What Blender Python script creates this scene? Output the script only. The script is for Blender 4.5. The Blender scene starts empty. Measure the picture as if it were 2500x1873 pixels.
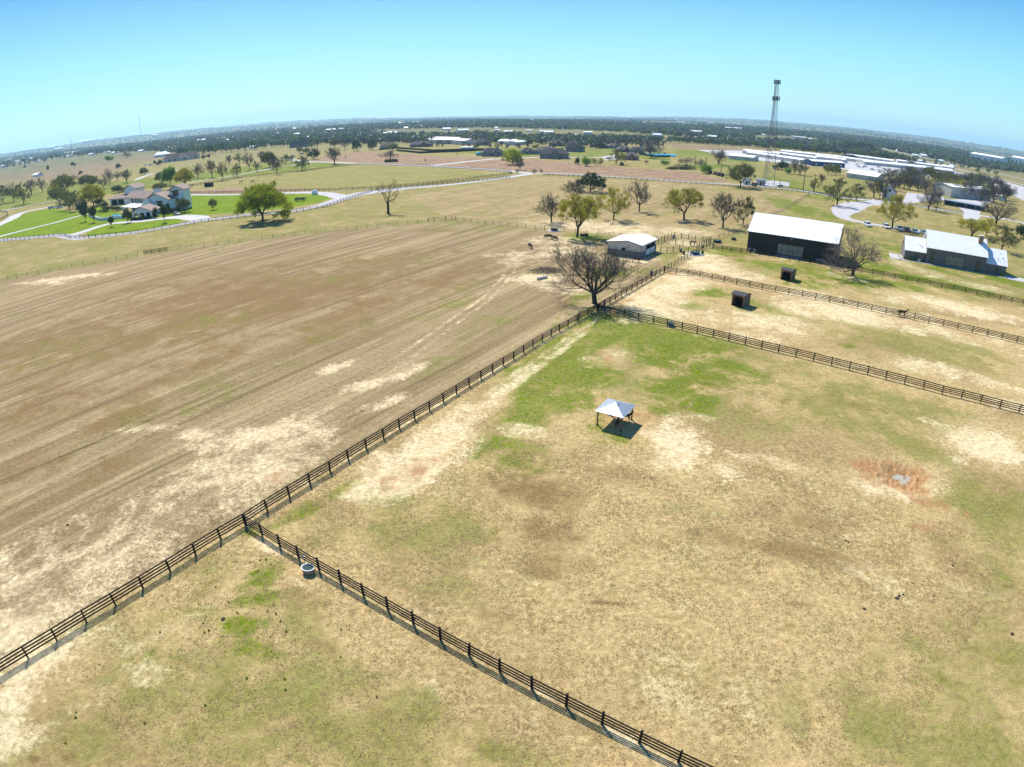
import bpy, bmesh, math, random
import numpy as np
from mathutils import Vector, Matrix

random.seed(7); RNG = np.random.default_rng(7)
PI = math.pi
SC = bpy.context.scene
COL = SC.collection

# ------------------------------------------------------------------ camera model
# a wide drone lens with barrel distortion: angle from the axis = polynomial of the radius on the sensor (mm)
CAM_H, PITCH, ROLL = 36.0, 0.4318, 0.007
KP = (0.04723657302740276, -0.00015927498824948777, -4.725221142740152e-06, 1.0953948562612966e-07)
_cp, _sp = math.cos(PITCH), math.sin(PITCH)

def ray(px, py):
    """direction through a point of the 2500 x 1873 survey photograph (camera at 0,0,CAM_H, facing +Y)"""
    u, v = px - 1250.0, 936.5 - py
    cr, sr = math.cos(ROLL), math.sin(ROLL)
    u, v = cr*u + sr*v, -sr*u + cr*v
    r = math.hypot(u, v)
    if r < 1e-6:
        return Vector((0, _cp, -_sp))
    rm = r*36/2500
    th = KP[0]*rm + KP[1]*rm**2 + KP[2]*rm**3 + KP[3]*rm**4
    s, c = math.sin(th), math.cos(th)
    a, b = u/r*s, v/r*s
    return Vector((a, c*_cp + b*_sp, -c*_sp + b*_cp))

def hills(x, y):
    """low ridges on the skyline to the left and to the right, none in the middle"""
    r = np.hypot(x, y); az = np.degrees(np.arctan2(x, y))
    n = 9*np.sin(az*0.9 + 1.0) + 6*np.sin(az*2.3) + 3*np.sin(az*5.1 + 2)
    left = 40*np.clip((-az - 8)/14, 0, 1)**0.8 + 0.25*np.clip(-az - 10, 0, 40)
    right = 34*np.clip((az - 11)/10, 0, 1)**0.7 + 0.3*np.clip(az - 14, 0, 40)
    ridge = np.maximum(left, right) + n*0.4
    ramp = np.clip((r - 5200)/5200, 0, 1); ramp = ramp*ramp*(3 - 2*ramp)
    mid = np.clip((r - 2300)/2600, 0, 1)*(6*np.sin(r/610 + az*0.13) + 5*np.sin(az*0.35 + r/1500)) * (r < 9e9)
    sink = 34*np.exp(-(az/14.0)**2)*np.clip((r - 3000)/5000, 0, 1)
    # the land climbs gently to the far left, and a little to the far right
    d = np.interp(az, [-62, -52, -48, -44, -40, -32, -24, 43, 52, 62], [1.15, .95, .72, .48, .30, .10, 0, 0, .30, .45])
    rise = np.clip(r - 480, 0, 6500)*np.tan(np.radians(d))*np.clip((r - 480)/150, 0, 1)
    return rise + ramp*(ridge + 8) - sink + mid*np.clip((r - 2300)/2600, 0, 1) - np.where(r > 2300, 5*np.clip((r-2300)/2500, 0, 1), 0)

_RS = np.concatenate([np.arange(300, 3000, 10.0), np.geomspace(3000, 13000, 120)])
def G(px, py, z=0.0):
    """the point of the ground seen there (z: height above the ground)"""
    d = ray(px, py); h = math.hypot(d.x, d.y)
    k = (z - CAM_H)/min(d.z, -1e-4); r = k*h
    if r > 430:
        zz = CAM_H + d.z/h*_RS - z - hills(_RS*d.x/h, _RS*d.y/h)
        i = np.nonzero(zz < 0)[0]
        i = int(i[0]) if len(i) else len(_RS) - 1
        f = 1.0 if i == 0 else float(zz[i-1]/(zz[i-1] - zz[i])) if zz[i] < 0 else 1.0
        r = float(_RS[i-1] + (_RS[i] - _RS[i-1])*f) if i else 300.0
        x, y = d.x/h*r, d.y/h*r
        return Vector((x, y, float(hills(np.array([x]), np.array([y]))[0]) + z))
    return Vector((d.x*k, d.y*k, z))

def G2(px, py, z=0.0):
    g = G(px, py, z); return (g.x, g.y)

def proj(P):
    """world point -> survey photograph pixel"""
    x, y, z = P[0], P[1], P[2] - CAM_H
    fw = y*_cp - z*_sp; up = y*_sp + z*_cp
    l = math.sqrt(x*x + fw*fw + up*up); th = math.acos(fw/l); rr = math.hypot(x, up)
    lo, hi = 0.0, 24.0
    for _ in range(40):
        m = (lo + hi)/2
        if KP[0]*m + KP[1]*m**2 + KP[2]*m**3 + KP[3]*m**4 < th: lo = m
        else: hi = m
    r = lo*2500/36
    u, v = x/rr*r, up/rr*r
    cr, sr = math.cos(ROLL), math.sin(ROLL)
    return (1250 + cr*u - sr*v, 936.5 - (sr*u + cr*v))

def height_at(px, py, base):
    """height of the point above `base` (a ground point) seen at photograph pixel px,py"""
    d = ray(px, py); k = math.hypot(base.x, base.y)/math.hypot(d.x, d.y)
    return CAM_H + d.z*k - base.z

# ------------------------------------------------------------------ object helpers
AX = math.radians(-33.4)                       # the whole property is laid out on this axis
UX = Vector((math.cos(AX), math.sin(AX), 0)); VX = Vector((-math.sin(AX), math.cos(AX), 0))

def tag(o, label=None, cat=None, group=None, kind=None):
    if label: o['label'] = label
    if cat: o['category'] = cat
    if group: o['group'] = group
    if kind: o['kind'] = kind
    return o

def empty(name, loc=(0, 0, 0), rz=0.0, label=None, cat=None, group=None):
    o = bpy.data.objects.new(name, None); COL.objects.link(o)
    o.location = loc; o.rotation_euler = (0, 0, rz); o.empty_display_size = 0.5
    return tag(o, label, cat, group)

def mesh_obj(name, me, mat=None, parent=None, loc=(0, 0, 0)):
    o = bpy.data.objects.new(name, me); COL.objects.link(o); o.location = loc
    if mat is not None and not me.materials: me.materials.append(mat)
    if parent is not None: o.parent = parent
    return o

class MB:
    """collects faces of one part"""
    def __init__(s): s.v = []; s.f = []; s.sm = []
    def add(s, vs, fs, smooth=False):
        b = len(s.v); s.v += [tuple(p) for p in vs]; s.f += [tuple(i + b for i in f) for f in fs]; s.sm += [smooth]*len(fs)
        return s
    def box(s, x0, x1, y0, y1, z0, z1):
        vs = [(x0,y0,z0),(x1,y0,z0),(x1,y1,z0),(x0,y1,z0),(x0,y0,z1),(x1,y0,z1),(x1,y1,z1),(x0,y1,z1)]
        return s.add(vs, [(0,3,2,1),(4,5,6,7),(0,1,5,4),(1,2,6,5),(2,3,7,6),(3,0,4,7)])
    def prism(s, pts, z0, z1):
        n = len(pts)
        a = sum(pts[i][0]*pts[(i+1)%n][1] - pts[(i+1)%n][0]*pts[i][1] for i in range(n))
        if a < 0: pts = pts[::-1]
        vs = [(p[0], p[1], z0) for p in pts] + [(p[0], p[1], z1) for p in pts]
        return s.add(vs, [tuple(range(n))[::-1], tuple(range(n, 2*n))] + [(i, (i+1)%n, n+(i+1)%n, n+i) for i in range(n)])
    def sweep_y(s, prof, y0, y1):
        """profile of (x,z) points extruded along y"""
        n = len(prof)
        vs = [(p[0], y0, p[1]) for p in prof] + [(p[0], y1, p[1]) for p in prof]
        return s.add(vs, [tuple(range(n)), tuple(range(n, 2*n))[::-1]] + [(i, n+i, n+(i+1)%n, (i+1)%n) for i in range(n)])
    def sweep_x(s, prof, x0, x1):
        n = len(prof)
        vs = [(x0, p[0], p[1]) for p in prof] + [(x1, p[0], p[1]) for p in prof]
        return s.add(vs, [tuple(range(n))[::-1], tuple(range(n, 2*n))] + [(i, (i+1)%n, n+(i+1)%n, n+i) for i in range(n)])
    def tube(s, a, b, ra, rb=None, n=6, cap=True):
        a, b = Vector(a), Vector(b); rb = ra if rb is None else rb
        d = (b - a).normalized(); x = d.orthogonal().normalized(); y = d.cross(x)
        vs = []
        for c, r in ((a, ra), (b, rb)):
            for i in range(n):
                t = 2*PI*i/n; vs.append(c + x*(r*math.cos(t)) + y*(r*math.sin(t)))
        fs = [(i, (i+1)%n, n+(i+1)%n, n+i) for i in range(n)]
        if cap: fs += [tuple(range(n))[::-1], tuple(range(n, 2*n))]
        return s.add(vs, fs, n > 5)
    def lathe(s, prof, n=20, c=(0, 0, 0), sy=1.0):
        vs = []
        for r, z in prof:
            for i in range(n):
                t = 2*PI*i/n; vs.append((c[0] + r*math.cos(t), c[1] + sy*r*math.sin(t), c[2] + z))
        fs = []
        for k in range(len(prof) - 1):
            for i in range(n):
                fs.append((k*n+i, k*n+(i+1)%n, (k+1)*n+(i+1)%n, (k+1)*n+i))
        fs += [tuple(range(n))[::-1], tuple(range((len(prof)-1)*n, len(prof)*n))]
        return s.add(vs, fs, True)
    def slab(s, quad, t):
        """a quad (counter-clockwise seen from above) given thickness t downwards"""
        q = [Vector(p) for p in quad]; n = len(q)
        nn = (q[1]-q[0]).cross(q[2]-q[0]).normalized()*t
        return s.add(q + [p - nn for p in q], [tuple(range(n)), tuple(range(n, 2*n))[::-1]] + [(i, n+i, n+(i+1)%n, (i+1)%n) for i in range(n)])
    def mesh(s, name):
        me = bpy.data.meshes.new(name); me.from_pydata(s.v, [], s.f)
        me.polygons.foreach_set('use_smooth', s.sm); me.update(); return me
    def build(s, name, mat, parent=None, loc=(0, 0, 0)):
        return mesh_obj(name, s.mesh(name), mat, parent, loc)

def np_mesh(name, verts, quads, smooth=False):
    """big mesh of quads (N x 4) or triangles (N x 3) from numpy arrays"""
    verts = np.asarray(verts, np.float32); quads = np.asarray(quads, np.int32); k = quads.shape[1]
    me = bpy.data.meshes.new(name)
    me.vertices.add(len(verts)); me.vertices.foreach_set('co', verts.ravel())
    me.loops.add(quads.size); me.loops.foreach_set('vertex_index', quads.ravel())
    me.polygons.add(len(quads)); me.polygons.foreach_set('loop_start', np.arange(0, quads.size, k, dtype=np.int32))
    me.polygons.foreach_set('loop_total', np.full(len(quads), k, np.int32))
    if smooth: me.polygons.foreach_set('use_smooth', np.ones(len(quads), bool))
    me.update(calc_edges=True); return me

def copy_tree(root, loc, rz=0.0, scale=None, label=None, group=None):
    r = root.copy(); COL.objects.link(r); r.location = loc; r.rotation_euler = (0, 0, rz)
    if scale is not None: r.scale = scale
    if label: r['label'] = label
    if group: r['group'] = group
    elif 'group' in r: del r['group']
    for ch in list(root.children):
        c = ch.copy(); COL.objects.link(c); c.parent = r
        for g in list(ch.children):
            d = g.copy(); COL.objects.link(d); d.parent = c
    return r

# ------------------------------------------------------------------ materials
class NT:
    def __init__(s, m): s.t = m.node_tree; s.n = s.t.nodes; s.l = s.t.links
    def __call__(s, typ, **kw):
        nd = s.n.new(typ)
        for k, v in kw.items():
            if k in ('ins',):
                for a, b in v.items():
                    if hasattr(b, 'is_output') or isinstance(b, bpy.types.NodeSocket): s.l.new(b, nd.inputs[a])
                    else: nd.inputs[a].default_value = b
            else: setattr(nd, k, v)
        return nd
    def math(s, op, a, b=None, c=None, clamp=False):
        nd = s.n.new('ShaderNodeMath'); nd.operation = op; nd.use_clamp = clamp
        for i, x in enumerate((a, b, c)):
            if x is None: continue
            if isinstance(x, bpy.types.NodeSocket): s.l.new(x, nd.inputs[i])
            else: nd.inputs[i].default_value = x
        return nd.outputs[0]
    def mix(s, f, a, b, mode='MIX'):
        nd = s.n.new('ShaderNodeMix'); nd.data_type = 'RGBA'; nd.blend_type = mode
        for i, x in ((0, f), (6, a), (7, b)):
            if isinstance(x, bpy.types.NodeSocket): s.l.new(x, nd.inputs[i])
            else: nd.inputs[i].default_value = x if i == 0 else (tuple(x) + (1,) if len(x) == 3 else x)
        return nd.outputs[2]
    def noise(s, vec, scale, detail=4, rough=0.6, dist=0.0):
        nd = s.n.new('ShaderNodeTexNoise'); nd.inputs['Scale'].default_value = scale
        nd.inputs['Detail'].default_value = detail; nd.inputs['Roughness'].default_value = rough
        nd.inputs['Distortion'].default_value = dist
        if vec is not None: s.l.new(vec, nd.inputs['Vector'])
        return nd.outputs['Fac']
    def remap(s, x, a, b, c=0.0, d=1.0, smooth=False):
        nd = s.n.new('ShaderNodeMapRange'); nd.interpolation_type = 'SMOOTHSTEP' if smooth else 'LINEAR'
        s.l.new(x, nd.inputs[0])
        for i, q in ((1, a), (2, b), (3, c), (4, d)): nd.inputs[i].default_value = q
        return nd.outputs[0]

def new_mat(name):
    m = bpy.data.materials.new(name); m.use_nodes = True
    return m, NT(m), m.node_tree.nodes['Principled BSDF']

def mat(name, col, rough=0.7, var=0.25, scale=2.0, bump=0.0, metal=0.0, spec=0.3, stretch=None, col2=None):
    """plain material with weathering: two noise scales vary the colour, optional bump"""
    m, t, b = new_mat(name)
    tc = t('ShaderNodeTexCoord'); vec = tc.outputs['Object']
    if stretch:
        mp = t('ShaderNodeMapping'); mp.inputs['Scale'].default_value = stretch
        t.l.new(vec, mp.inputs[0]); vec = mp.outputs[0]
    n1 = t.noise(vec, scale, 6, 0.65); n2 = t.noise(tc.outputs['Object'], scale*0.13, 3, 0.5)
    f = t.math('ADD', t.math('MULTIPLY', n1, 0.6), t.math('MULTIPLY', n2, 0.4))
    lo = tuple(c*(1-var) for c in col); hi = tuple(min(1, c*(1+var)) for c in col)
    if col2: lo, hi = col, col2
    t.l.new(t.mix(t.remap(f, 0.32, 0.68), lo, hi), b.inputs['Base Color'])
    b.inputs['Roughness'].default_value = rough; b.inputs['Metallic'].default_value = metal
    b.inputs['Specular IOR Level'].default_value = spec
    if bump:
        bp = t('ShaderNodeBump'); bp.inputs['Strength'].default_value = bump; bp.inputs['Distance'].default_value = 0.03
        t.l.new(n1, bp.inputs['Height']); t.l.new(bp.outputs[0], b.inputs['Normal'])
    return m

def ribbed(name, col, rough=0.35, axis=0, pitch=0.4, metal=0.0, depth=0.5, dark=0.75, spec=0.5):
    """standing-seam or board siding: regular ribs across one local axis"""
    m, t, b = new_mat(name)
    tc = t('ShaderNodeTexCoord'); sp = t('ShaderNodeSeparateXYZ'); t.l.new(tc.outputs['Object'], sp.inputs[0])
    x = sp.outputs[axis]
    fr = t.math('FRACT', t.math('DIVIDE', x, pitch))
    seam = t.math('LESS_THAN', t.math('ABSOLUTE', t.math('SUBTRACT', fr, 0.5)), 0.09)
    n = t.noise(tc.outputs['Object'], 0.9, 5, 0.6); nn = t.noise(tc.outputs['Object'], 7.0, 4, 0.6)
    base = t.mix(t.remap(n, 0.3, 0.7), tuple(c*0.86 for c in col), col)
    base = t.mix(t.math('MULTIPLY', seam, 1 - dark), base, tuple(c*0.35 for c in col))
    base = t.mix(t.remap(nn, 0.55, 0.8, 0, 0.25), base, tuple(c*0.6 for c in col))
    t.l.new(base, b.inputs['Base Color'])
    b.inputs['Roughness'].default_value = rough; b.inputs['Metallic'].default_value = metal
    b.inputs['Specular IOR Level'].default_value = spec
    bp = t('ShaderNodeBump'); bp.inputs['Strength'].default_value = depth; bp.inputs['Distance'].default_value = 0.04
    t.l.new(t.math('ADD', seam, t.math('MULTIPLY', nn, 0.15)), bp.inputs['Height']); t.l.new(bp.outputs[0], b.inputs['Normal'])
    return m

def leaf_mat(name, c1, c2, trans=0.35, hue=0.02):
    """foliage: every clump its own tone, a little light coming through"""
    m, t, b = new_mat(name)
    tc = t('ShaderNodeTexCoord'); oi = t('ShaderNodeObjectInfo')
    n = t.noise(tc.outputs['Object'], 1.1, 3, 0.6); n2 = t.noise(tc.outputs['Object'], 9.0, 2, 0.5)
    f = t.math('ADD', t.math('MULTIPLY', n, 0.55), t.math('MULTIPLY', n2, 0.45))
    f = t.math('ADD', f, t.math('MULTIPLY', t.math('SUBTRACT', oi.outputs['Random'], 0.5), 0.25))
    c = t.mix(t.remap(f, 0.3, 0.7), c1, c2)
    t.l.new(c, b.inputs['Base Color']); b.inputs['Roughness'].default_value = 0.6
    b.inputs['Specular IOR Level'].default_value = 0.2
    tr = t('ShaderNodeBsdfTranslucent'); t.l.new(c, tr.inputs['Color'])
    mx = t('ShaderNodeMixShader'); mx.inputs[0].default_value = trans
    t.l.new(b.outputs[0], mx.inputs[1]); t.l.new(tr.outputs[0], mx.inputs[2])
    out = [n_ for n_ in t.n if n_.type == 'OUTPUT_MATERIAL'][0]; t.l.new(mx.outputs[0], out.inputs['Surface'])
    return m

def glass_mat(name, col=(0.03, 0.045, 0.05), rough=0.06):
    m, t, b = new_mat(name)
    tc = t('ShaderNodeTexCoord'); n = t.noise(tc.outputs['Object'], 0.8, 2)
    t.l.new(t.mix(n, tuple(c*0.5 for c in col), tuple(c*1.5 for c in col)), b.inputs['Base Color'])
    b.inputs['Roughness'].default_value = rough; b.inputs['Specular IOR Level'].default_value = 0.8
    return m

M = {}
M['fence'] = mat('fence black wood', (0.012, 0.008, 0.007), 0.75, 0.45, 3.0, 0.3)
M['tpost'] = mat('steel post', (0.05, 0.055, 0.05), 0.6, 0.3, 2.0)
M['wire'] = mat('fence wire', (0.16, 0.15, 0.14), 0.5, 0.2, 2.0, metal=0.5)
M['rustpipe'] = mat('pipe rail', (0.075, 0.038, 0.025), 0.7, 0.4, 3.0)
M['bark'] = mat('oak bark', (0.045, 0.036, 0.030), 0.9, 0.45, 2.2, 0.6)
M['twig'] = mat('bare twigs', (0.105, 0.092, 0.080), 0.9, 0.35, 0.7)
M['greytwig'] = mat('grey twigs', (0.15, 0.13, 0.125), 0.9, 0.3, 0.7)
M['leaf_olive'] = leaf_mat('olive catkin foliage', (0.24, 0.22, 0.022), (0.50, 0.46, 0.060), 0.4)
M['leaf_dusk'] = leaf_mat('muted oak foliage', (0.12, 0.13, 0.038), (0.26, 0.26, 0.080), 0.3)
M['leaf_green'] = leaf_mat('spring green foliage', (0.15, 0.205, 0.012), (0.40, 0.44, 0.030), 0.4)
M['leaf_bright'] = leaf_mat('bright green foliage', (0.10, 0.22, 0.02), (0.27, 0.40, 0.045), 0.4)
M['leaf_dark'] = leaf_mat('evergreen foliage', (0.028, 0.055, 0.020), (0.08, 0.115, 0.038), 0.2)
M['far_grey'] = leaf_mat('far bare woodland', (0.070, 0.082, 0.068), (0.15, 0.165, 0.13), 0.2)
M['far_green'] = leaf_mat('far green woodland', (0.06, 0.105, 0.03), (0.15, 0.20, 0.05), 0.3)
M['roof_white'] = ribbed('white metal roof', (0.92, 0.92, 0.92), 0.5, 0, 0.45)
M['roof_white_y'] = ribbed('white metal roof across', (0.92, 0.92, 0.92), 0.5, 1, 0.45)
M['roof_grey'] = ribbed('galvanised roof', (0.42, 0.46, 0.52), 0.35, 0, 0.22, metal=0.35)
M['shingle'] = mat('dark shingle', (0.055, 0.055, 0.062), 0.85, 0.4, 6.0, 0.4)
M['shingle_brown'] = mat('brown shingle', (0.13, 0.105, 0.095), 0.85, 0.35, 5.0, 0.4)
M['roof_redbrown'] = mat('red-brown shingle', (0.25, 0.155, 0.135), 0.85, 0.3, 5.0, 0.3)
M['tile'] = ribbed('clay tile roof', (0.30, 0.20, 0.165), 0.8, 0, 0.3, depth=0.8, dark=0.6)
M['tile_y'] = ribbed('clay tile roof across', (0.30, 0.20, 0.165), 0.8, 1, 0.3, depth=0.8, dark=0.6)
M['stucco'] = mat('white stucco', (0.76, 0.76, 0.77), 0.85, 0.18, 1.2, 0.15)
M['eave'] = mat('dark timber eave', (0.035, 0.022, 0.018), 0.7, 0.3, 3.0)
M['blackboard'] = ribbed('black board siding', (0.013, 0.012, 0.012), 0.7, 0, 0.3, depth=0.6)
M['litboard_y'] = ribbed('sunlit brown siding end', (0.16, 0.06, 0.028), 0.7, 1, 0.3, depth=0.6)  # brown end boards of the black barn, sunlit tone put into the colour
M['greyboard'] = ribbed('weathered grey siding', (0.175, 0.155, 0.15), 0.8, 0, 0.3, depth=0.7)
M['greyboard_y'] = ribbed('weathered grey siding end', (0.175, 0.155, 0.15), 0.8, 1, 0.3, depth=0.7)
M['tanpanel'] = ribbed('tan panel', (0.60, 0.55, 0.51), 0.6, 0, 0.3, depth=0.4)
M['tanpanel_y'] = ribbed('tan panel side', (0.60, 0.55, 0.51), 0.6, 1, 0.3, depth=0.4)
M['block'] = mat('grey stone wainscot', (0.17, 0.165, 0.17), 0.85, 0.35, 3.0, 0.5)
M['browntrim'] = mat('brown trim', (0.045, 0.03, 0.025), 0.6, 0.3, 2.0)
M['whitepaint'] = mat('white paint', (0.76, 0.77, 0.78), 0.55, 0.08, 2.0)
M['wood'] = mat('brown post wood', (0.20, 0.10, 0.045), 0.75, 0.4, 3.0, 0.4, stretch=(1, 1, 0.15))
M['shedwood'] = ribbed('shed siding', (0.125, 0.09, 0.068), 0.8, 0, 0.25, depth=0.6)
M['shedtrim'] = mat('shed trim wood', (0.19, 0.10, 0.05), 0.75, 0.35, 3.0)
M['steel'] = mat('galvanised steel', (0.36, 0.38, 0.40), 0.45, 0.2, 1.0, metal=0.6)
M['towersteel'] = mat('tower steel', (0.085, 0.10, 0.13), 0.5, 0.25, 0.6, metal=0.3)
M['antenna'] = mat('antenna panel', (0.055, 0.07, 0.11), 0.6, 0.3, 1.0)
M['concrete'] = mat('pale concrete', (0.43, 0.42, 0.42), 0.85, 0.16, 1.2, 0.1)
M['gravel'] = mat('pale gravel', (0.42, 0.40, 0.41), 0.9, 0.2, 3.0, 0.3)
M['stone'] = mat('limestone', (0.55, 0.50, 0.43), 0.9, 0.2, 2.0, 0.6)
M['brick'] = mat('red brick', (0.17, 0.08, 0.06), 0.85, 0.35, 5.0, 0.3)
M['chimney'] = mat('tan chimney stone', (0.30, 0.20, 0.14), 0.85, 0.35, 3.0, 0.5)
M['glass'] = glass_mat('dark glass')
M['glass_pale'] = glass_mat('reflection-tinted glass', (0.16, 0.19, 0.18), 0.12)  # paler colour stands in for reflections in the panes
M['dark'] = mat('painted interior shade', (0.012, 0.011, 0.012), 0.9, 0.3, 1.0)  # near-black colour stands in for shade inside openings and porches
M['bluewall'] = mat('navy metal wall', (0.018, 0.045, 0.13), 0.5, 0.2, 1.0)
M['yellow'] = mat('yellow facade', (0.80, 0.52, 0.02), 0.6, 0.1, 1.0)
M['rubber'] = mat('black rubber', (0.018, 0.019, 0.022), 0.7, 0.3, 3.0)
M['bluepl'] = mat('blue plastic', (0.03, 0.07, 0.22), 0.5, 0.2, 3.0)
M['hide'] = mat('black hide', (0.012, 0.010, 0.010), 0.75, 0.4, 3.0)
M['horsehide'] = mat('dark bay hide', (0.040, 0.022, 0.014), 0.65, 0.4, 2.0)
M['tanhide'] = mat('grey dun hide', (0.20, 0.16, 0.13), 0.7, 0.3, 2.0)
M['hay'] = mat('weathered hay', (0.22, 0.17, 0.115), 0.95, 0.35, 4.0, 0.8)
M['haydark'] = mat('dark hay', (0.06, 0.05, 0.045), 0.95, 0.35, 4.0, 0.8)
M['brush'] = mat('brush pile', (0.20, 0.15, 0.115), 0.95, 0.4, 2.0)
def water(name, col, rough):
    m, t, b = new_mat(name)
    tc = t('ShaderNodeTexCoord'); n = t.noise(tc.outputs['Object'], 3.0, 3)
    t.l.new(t.mix(n, tuple(c*0.8 for c in col), tuple(c*1.2 for c in col)), b.inputs['Base Color'])
    b.inputs['Roughness'].default_value = rough; b.inputs['Specular IOR Level'].default_value = 0.6
    bp = t('ShaderNodeBump'); bp.inputs['Strength'].default_value = 0.1; t.l.new(n, bp.inputs['Height']); t.l.new(bp.outputs[0], b.inputs['Normal'])
    return m
M['trough_water'] = water('trough water', (0.03, 0.05, 0.055), 0.08)
M['pool_water'] = water('pool water', (0.08, 0.42, 0.55), 0.08)
M['mud_water'] = water('muddy water', (0.34, 0.32, 0.26), 0.55)

# ------------------------------------------------------------------ the ground
SUN_AZ, SUN_EL = math.radians(-25.0), math.radians(50.0)      # ahead and a little left of the camera: shadows fall towards it
FAZ = math.atan2(0.548, 0.837)                                 # azimuth of the long fence and of the mowing lines

def ellipse_field(X, Y, specs):
    """sum of soft ellipses; each given by its centre and radii as surveyed on the photograph and laid on the ground"""
    F = np.zeros_like(X)
    for cx, cy, rx, ry, rot, s in specs:
        k = 1.1302
        cx, cy, rx, ry = cx*k, cy*k, rx*k, ry*k
        c, sn = math.cos(rot), math.sin(rot)
        P = G(cx, cy); A = G(cx + rx*c*0.5, cy + rx*sn*0.5) - P; B = G(cx - ry*sn*0.5, cy + ry*c*0.5) - P
        A *= 2; B *= 2
        det = A.x*B.y - A.y*B.x
        dx, dy = X - P.x, Y - P.y
        a = (dx*B.y - dy*B.x)/det; b = (-dx*A.y + dy*A.x)/det
        q = a*a + b*b
        q = q/1.35; m = q < 6
        F[m] = np.maximum(F[m], s*np.exp(-q[m]**1.3*0.9))
    return F

def line_field(X, Y, specs):
    F = np.zeros_like(X)
    for pts, w, s in specs:
        pts = [G(p[0]*1.1302, p[1]*1.1302) for p in pts]
        D = np.full(X.shape, 1e9)
        for a, b in zip(pts[:-1], pts[1:]):
            d = b - a; L2 = d.x*d.x + d.y*d.y
            t = np.clip(((X - a.x)*d.x + (Y - a.y)*d.y)/L2, 0, 1)
            D = np.minimum(D, np.hypot(X - a.x - t*d.x, Y - a.y - t*d.y))
        F = np.maximum(F, s*np.exp(-(D/w)**2))
    return F

def in_poly(X, Y, pts):
    inside = np.zeros(X.shape, bool); n = len(pts)
    for i in range(n):
        x1, y1 = pts[i]; x2, y2 = pts[(i+1) % n]
        c = ((y1 > Y) != (y2 > Y)) & (X < (x2 - x1)*(Y - y1)/(y2 - y1 + 1e-12) + x1)
        inside ^= c
    return inside

def P2(*pts, k=1.0): return [G2(x*k, y*k) for x, y in pts]

# rotation: radians in the picture (x right, y down). numbers refer to the 2212-px wide survey copy
SAND = [(120,1210,240,80,-.5,.46),(420,1045,240,50,-.45,.46),(60,1330,120,40,-.5,.5),(640,930,120,40,-.45,.42),(140,1420,150,60,-.4,.42),(1480,1010,160,30,.1,.34),(2050,1330,160,60,.2,.18),(1900,1240,200,40,.2,.18),(1560,690,160,40,.15,.36),(2000,700,180,24,.22,.36),(1938,1035,92,34,.15,.75),(905,985,120,48,-.5,.95),(860,1040,90,32,-.35,.8),(800,1062,60,18,-.2,.75),(980,915,90,24,-.5,.85),(1040,880,60,16,-.3,.7),
        (1110,830,90,10,-.6,.75),(1200,765,60,7,-.6,.6),(1240,735,40,6,-.6,.55),(1120,930,60,15,.1,.55),
        (1465,955,62,48,.4,.85),(1450,1000,60,18,.1,.7),(1640,990,70,10,.15,.6),(1700,1005,60,10,.2,.5),(1395,935,30,14,0,.6),
        (560,940,120,22,-.2,.9),(430,937,45,11,-.1,.75),(600,985,90,30,-.5,.8),(520,1020,90,20,-.5,.65),(320,925,70,10,-.1,.5),(680,950,50,24,-.3,.65),
        (800,828,55,9,-.2,.75),(870,808,50,10,-.4,.7),(720,795,40,9,-.3,.7),(830,870,60,12,-.3,.5),(150,600,85,5,-.12,.75),(80,612,60,4,0,.55),(215,592,30,3,0,.6),(780,640,30,4,0,.3),
        (1410,640,70,34,-.3,.85),(1470,602,50,16,.2,.8),(1440,670,60,14,.2,.6),(1660,700,100,22,.15,.65),(1600,720,90,14,.2,.5),
        (1850,675,150,22,.2,.8),(1760,640,90,12,.2,.65),(1960,700,120,12,.22,.5),(1740,670,70,14,.2,.5),
        (1530,568,55,20,.2,.75),(1590,592,70,10,.2,.6),(1520,590,30,18,0,.5),(2080,668,150,14,.22,.75),(2180,690,70,12,.2,.6),(1960,655,80,8,.2,.45),(1830,600,60,6,.2,.4),
        (2020,795,110,16,.25,.55),(2120,960,95,38,.35,.85),(2185,985,70,30,.3,.7),(2050,925,70,12,.3,.5),(2200,880,60,14,.25,.5),(2140,830,80,10,.25,.5),
        (95,1440,95,48,-.4,.75),(50,1500,70,40,-.4,.7),(320,1450,55,30,0,.55),(30,1580,80,40,-.2,.6),(200,1510,60,24,-.4,.45),(575,1180,40,10,.4,.75),(630,1250,40,8,.5,.45),(350,1370,120,16,-.5,.5),
        (1400,1625,140,12,.5,.7),(1180,1500,60,8,.5,.4),(1250,545,120,18,0,.5),(1350,560,70,12,0,.55),(1170,600,60,12,0,.7),(1210,620,70,12,.1,.6),
        (1310,492,150,14,.05,.6),(1200,478,80,7,0,.4),(1460,500,80,9,.1,.55),(1480,525,40,8,0,.7),(1400,540,60,9,0,.5),(1130,555,80,20,0,.4),(1190,520,60,10,0,.5),
        (1870,440,60,3,.1,.5),(1690,560,10,3,0,.5),(2000,590,50,8,.2,.45),(1950,570,30,10,.3,.5),(2120,620,70,6,.2,.5),(1560,1000,40,8,.1,.3),(1290,780,40,14,0,.5),(1500,900,50,9,.2,.35),(1330,770,40,20,0,.55)]
RED = [(1938,1028,60,24,.12,.95),(1965,1050,44,16,.4,.9),(1880,1010,34,13,.3,.9),(2010,1085,55,16,.45,.6),(870,1030,60,28,-.5,.40),(930,1000,40,12,-.3,.3),(1995,1140,24,8,.2,.45),(2050,1100,60,14,.4,.3),
       (1440,590,25,6,.1,.5),(1370,905,70,26,0,.30),(1310,775,42,18,0,.32),(600,1030,50,18,-.5,.25)]
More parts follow.
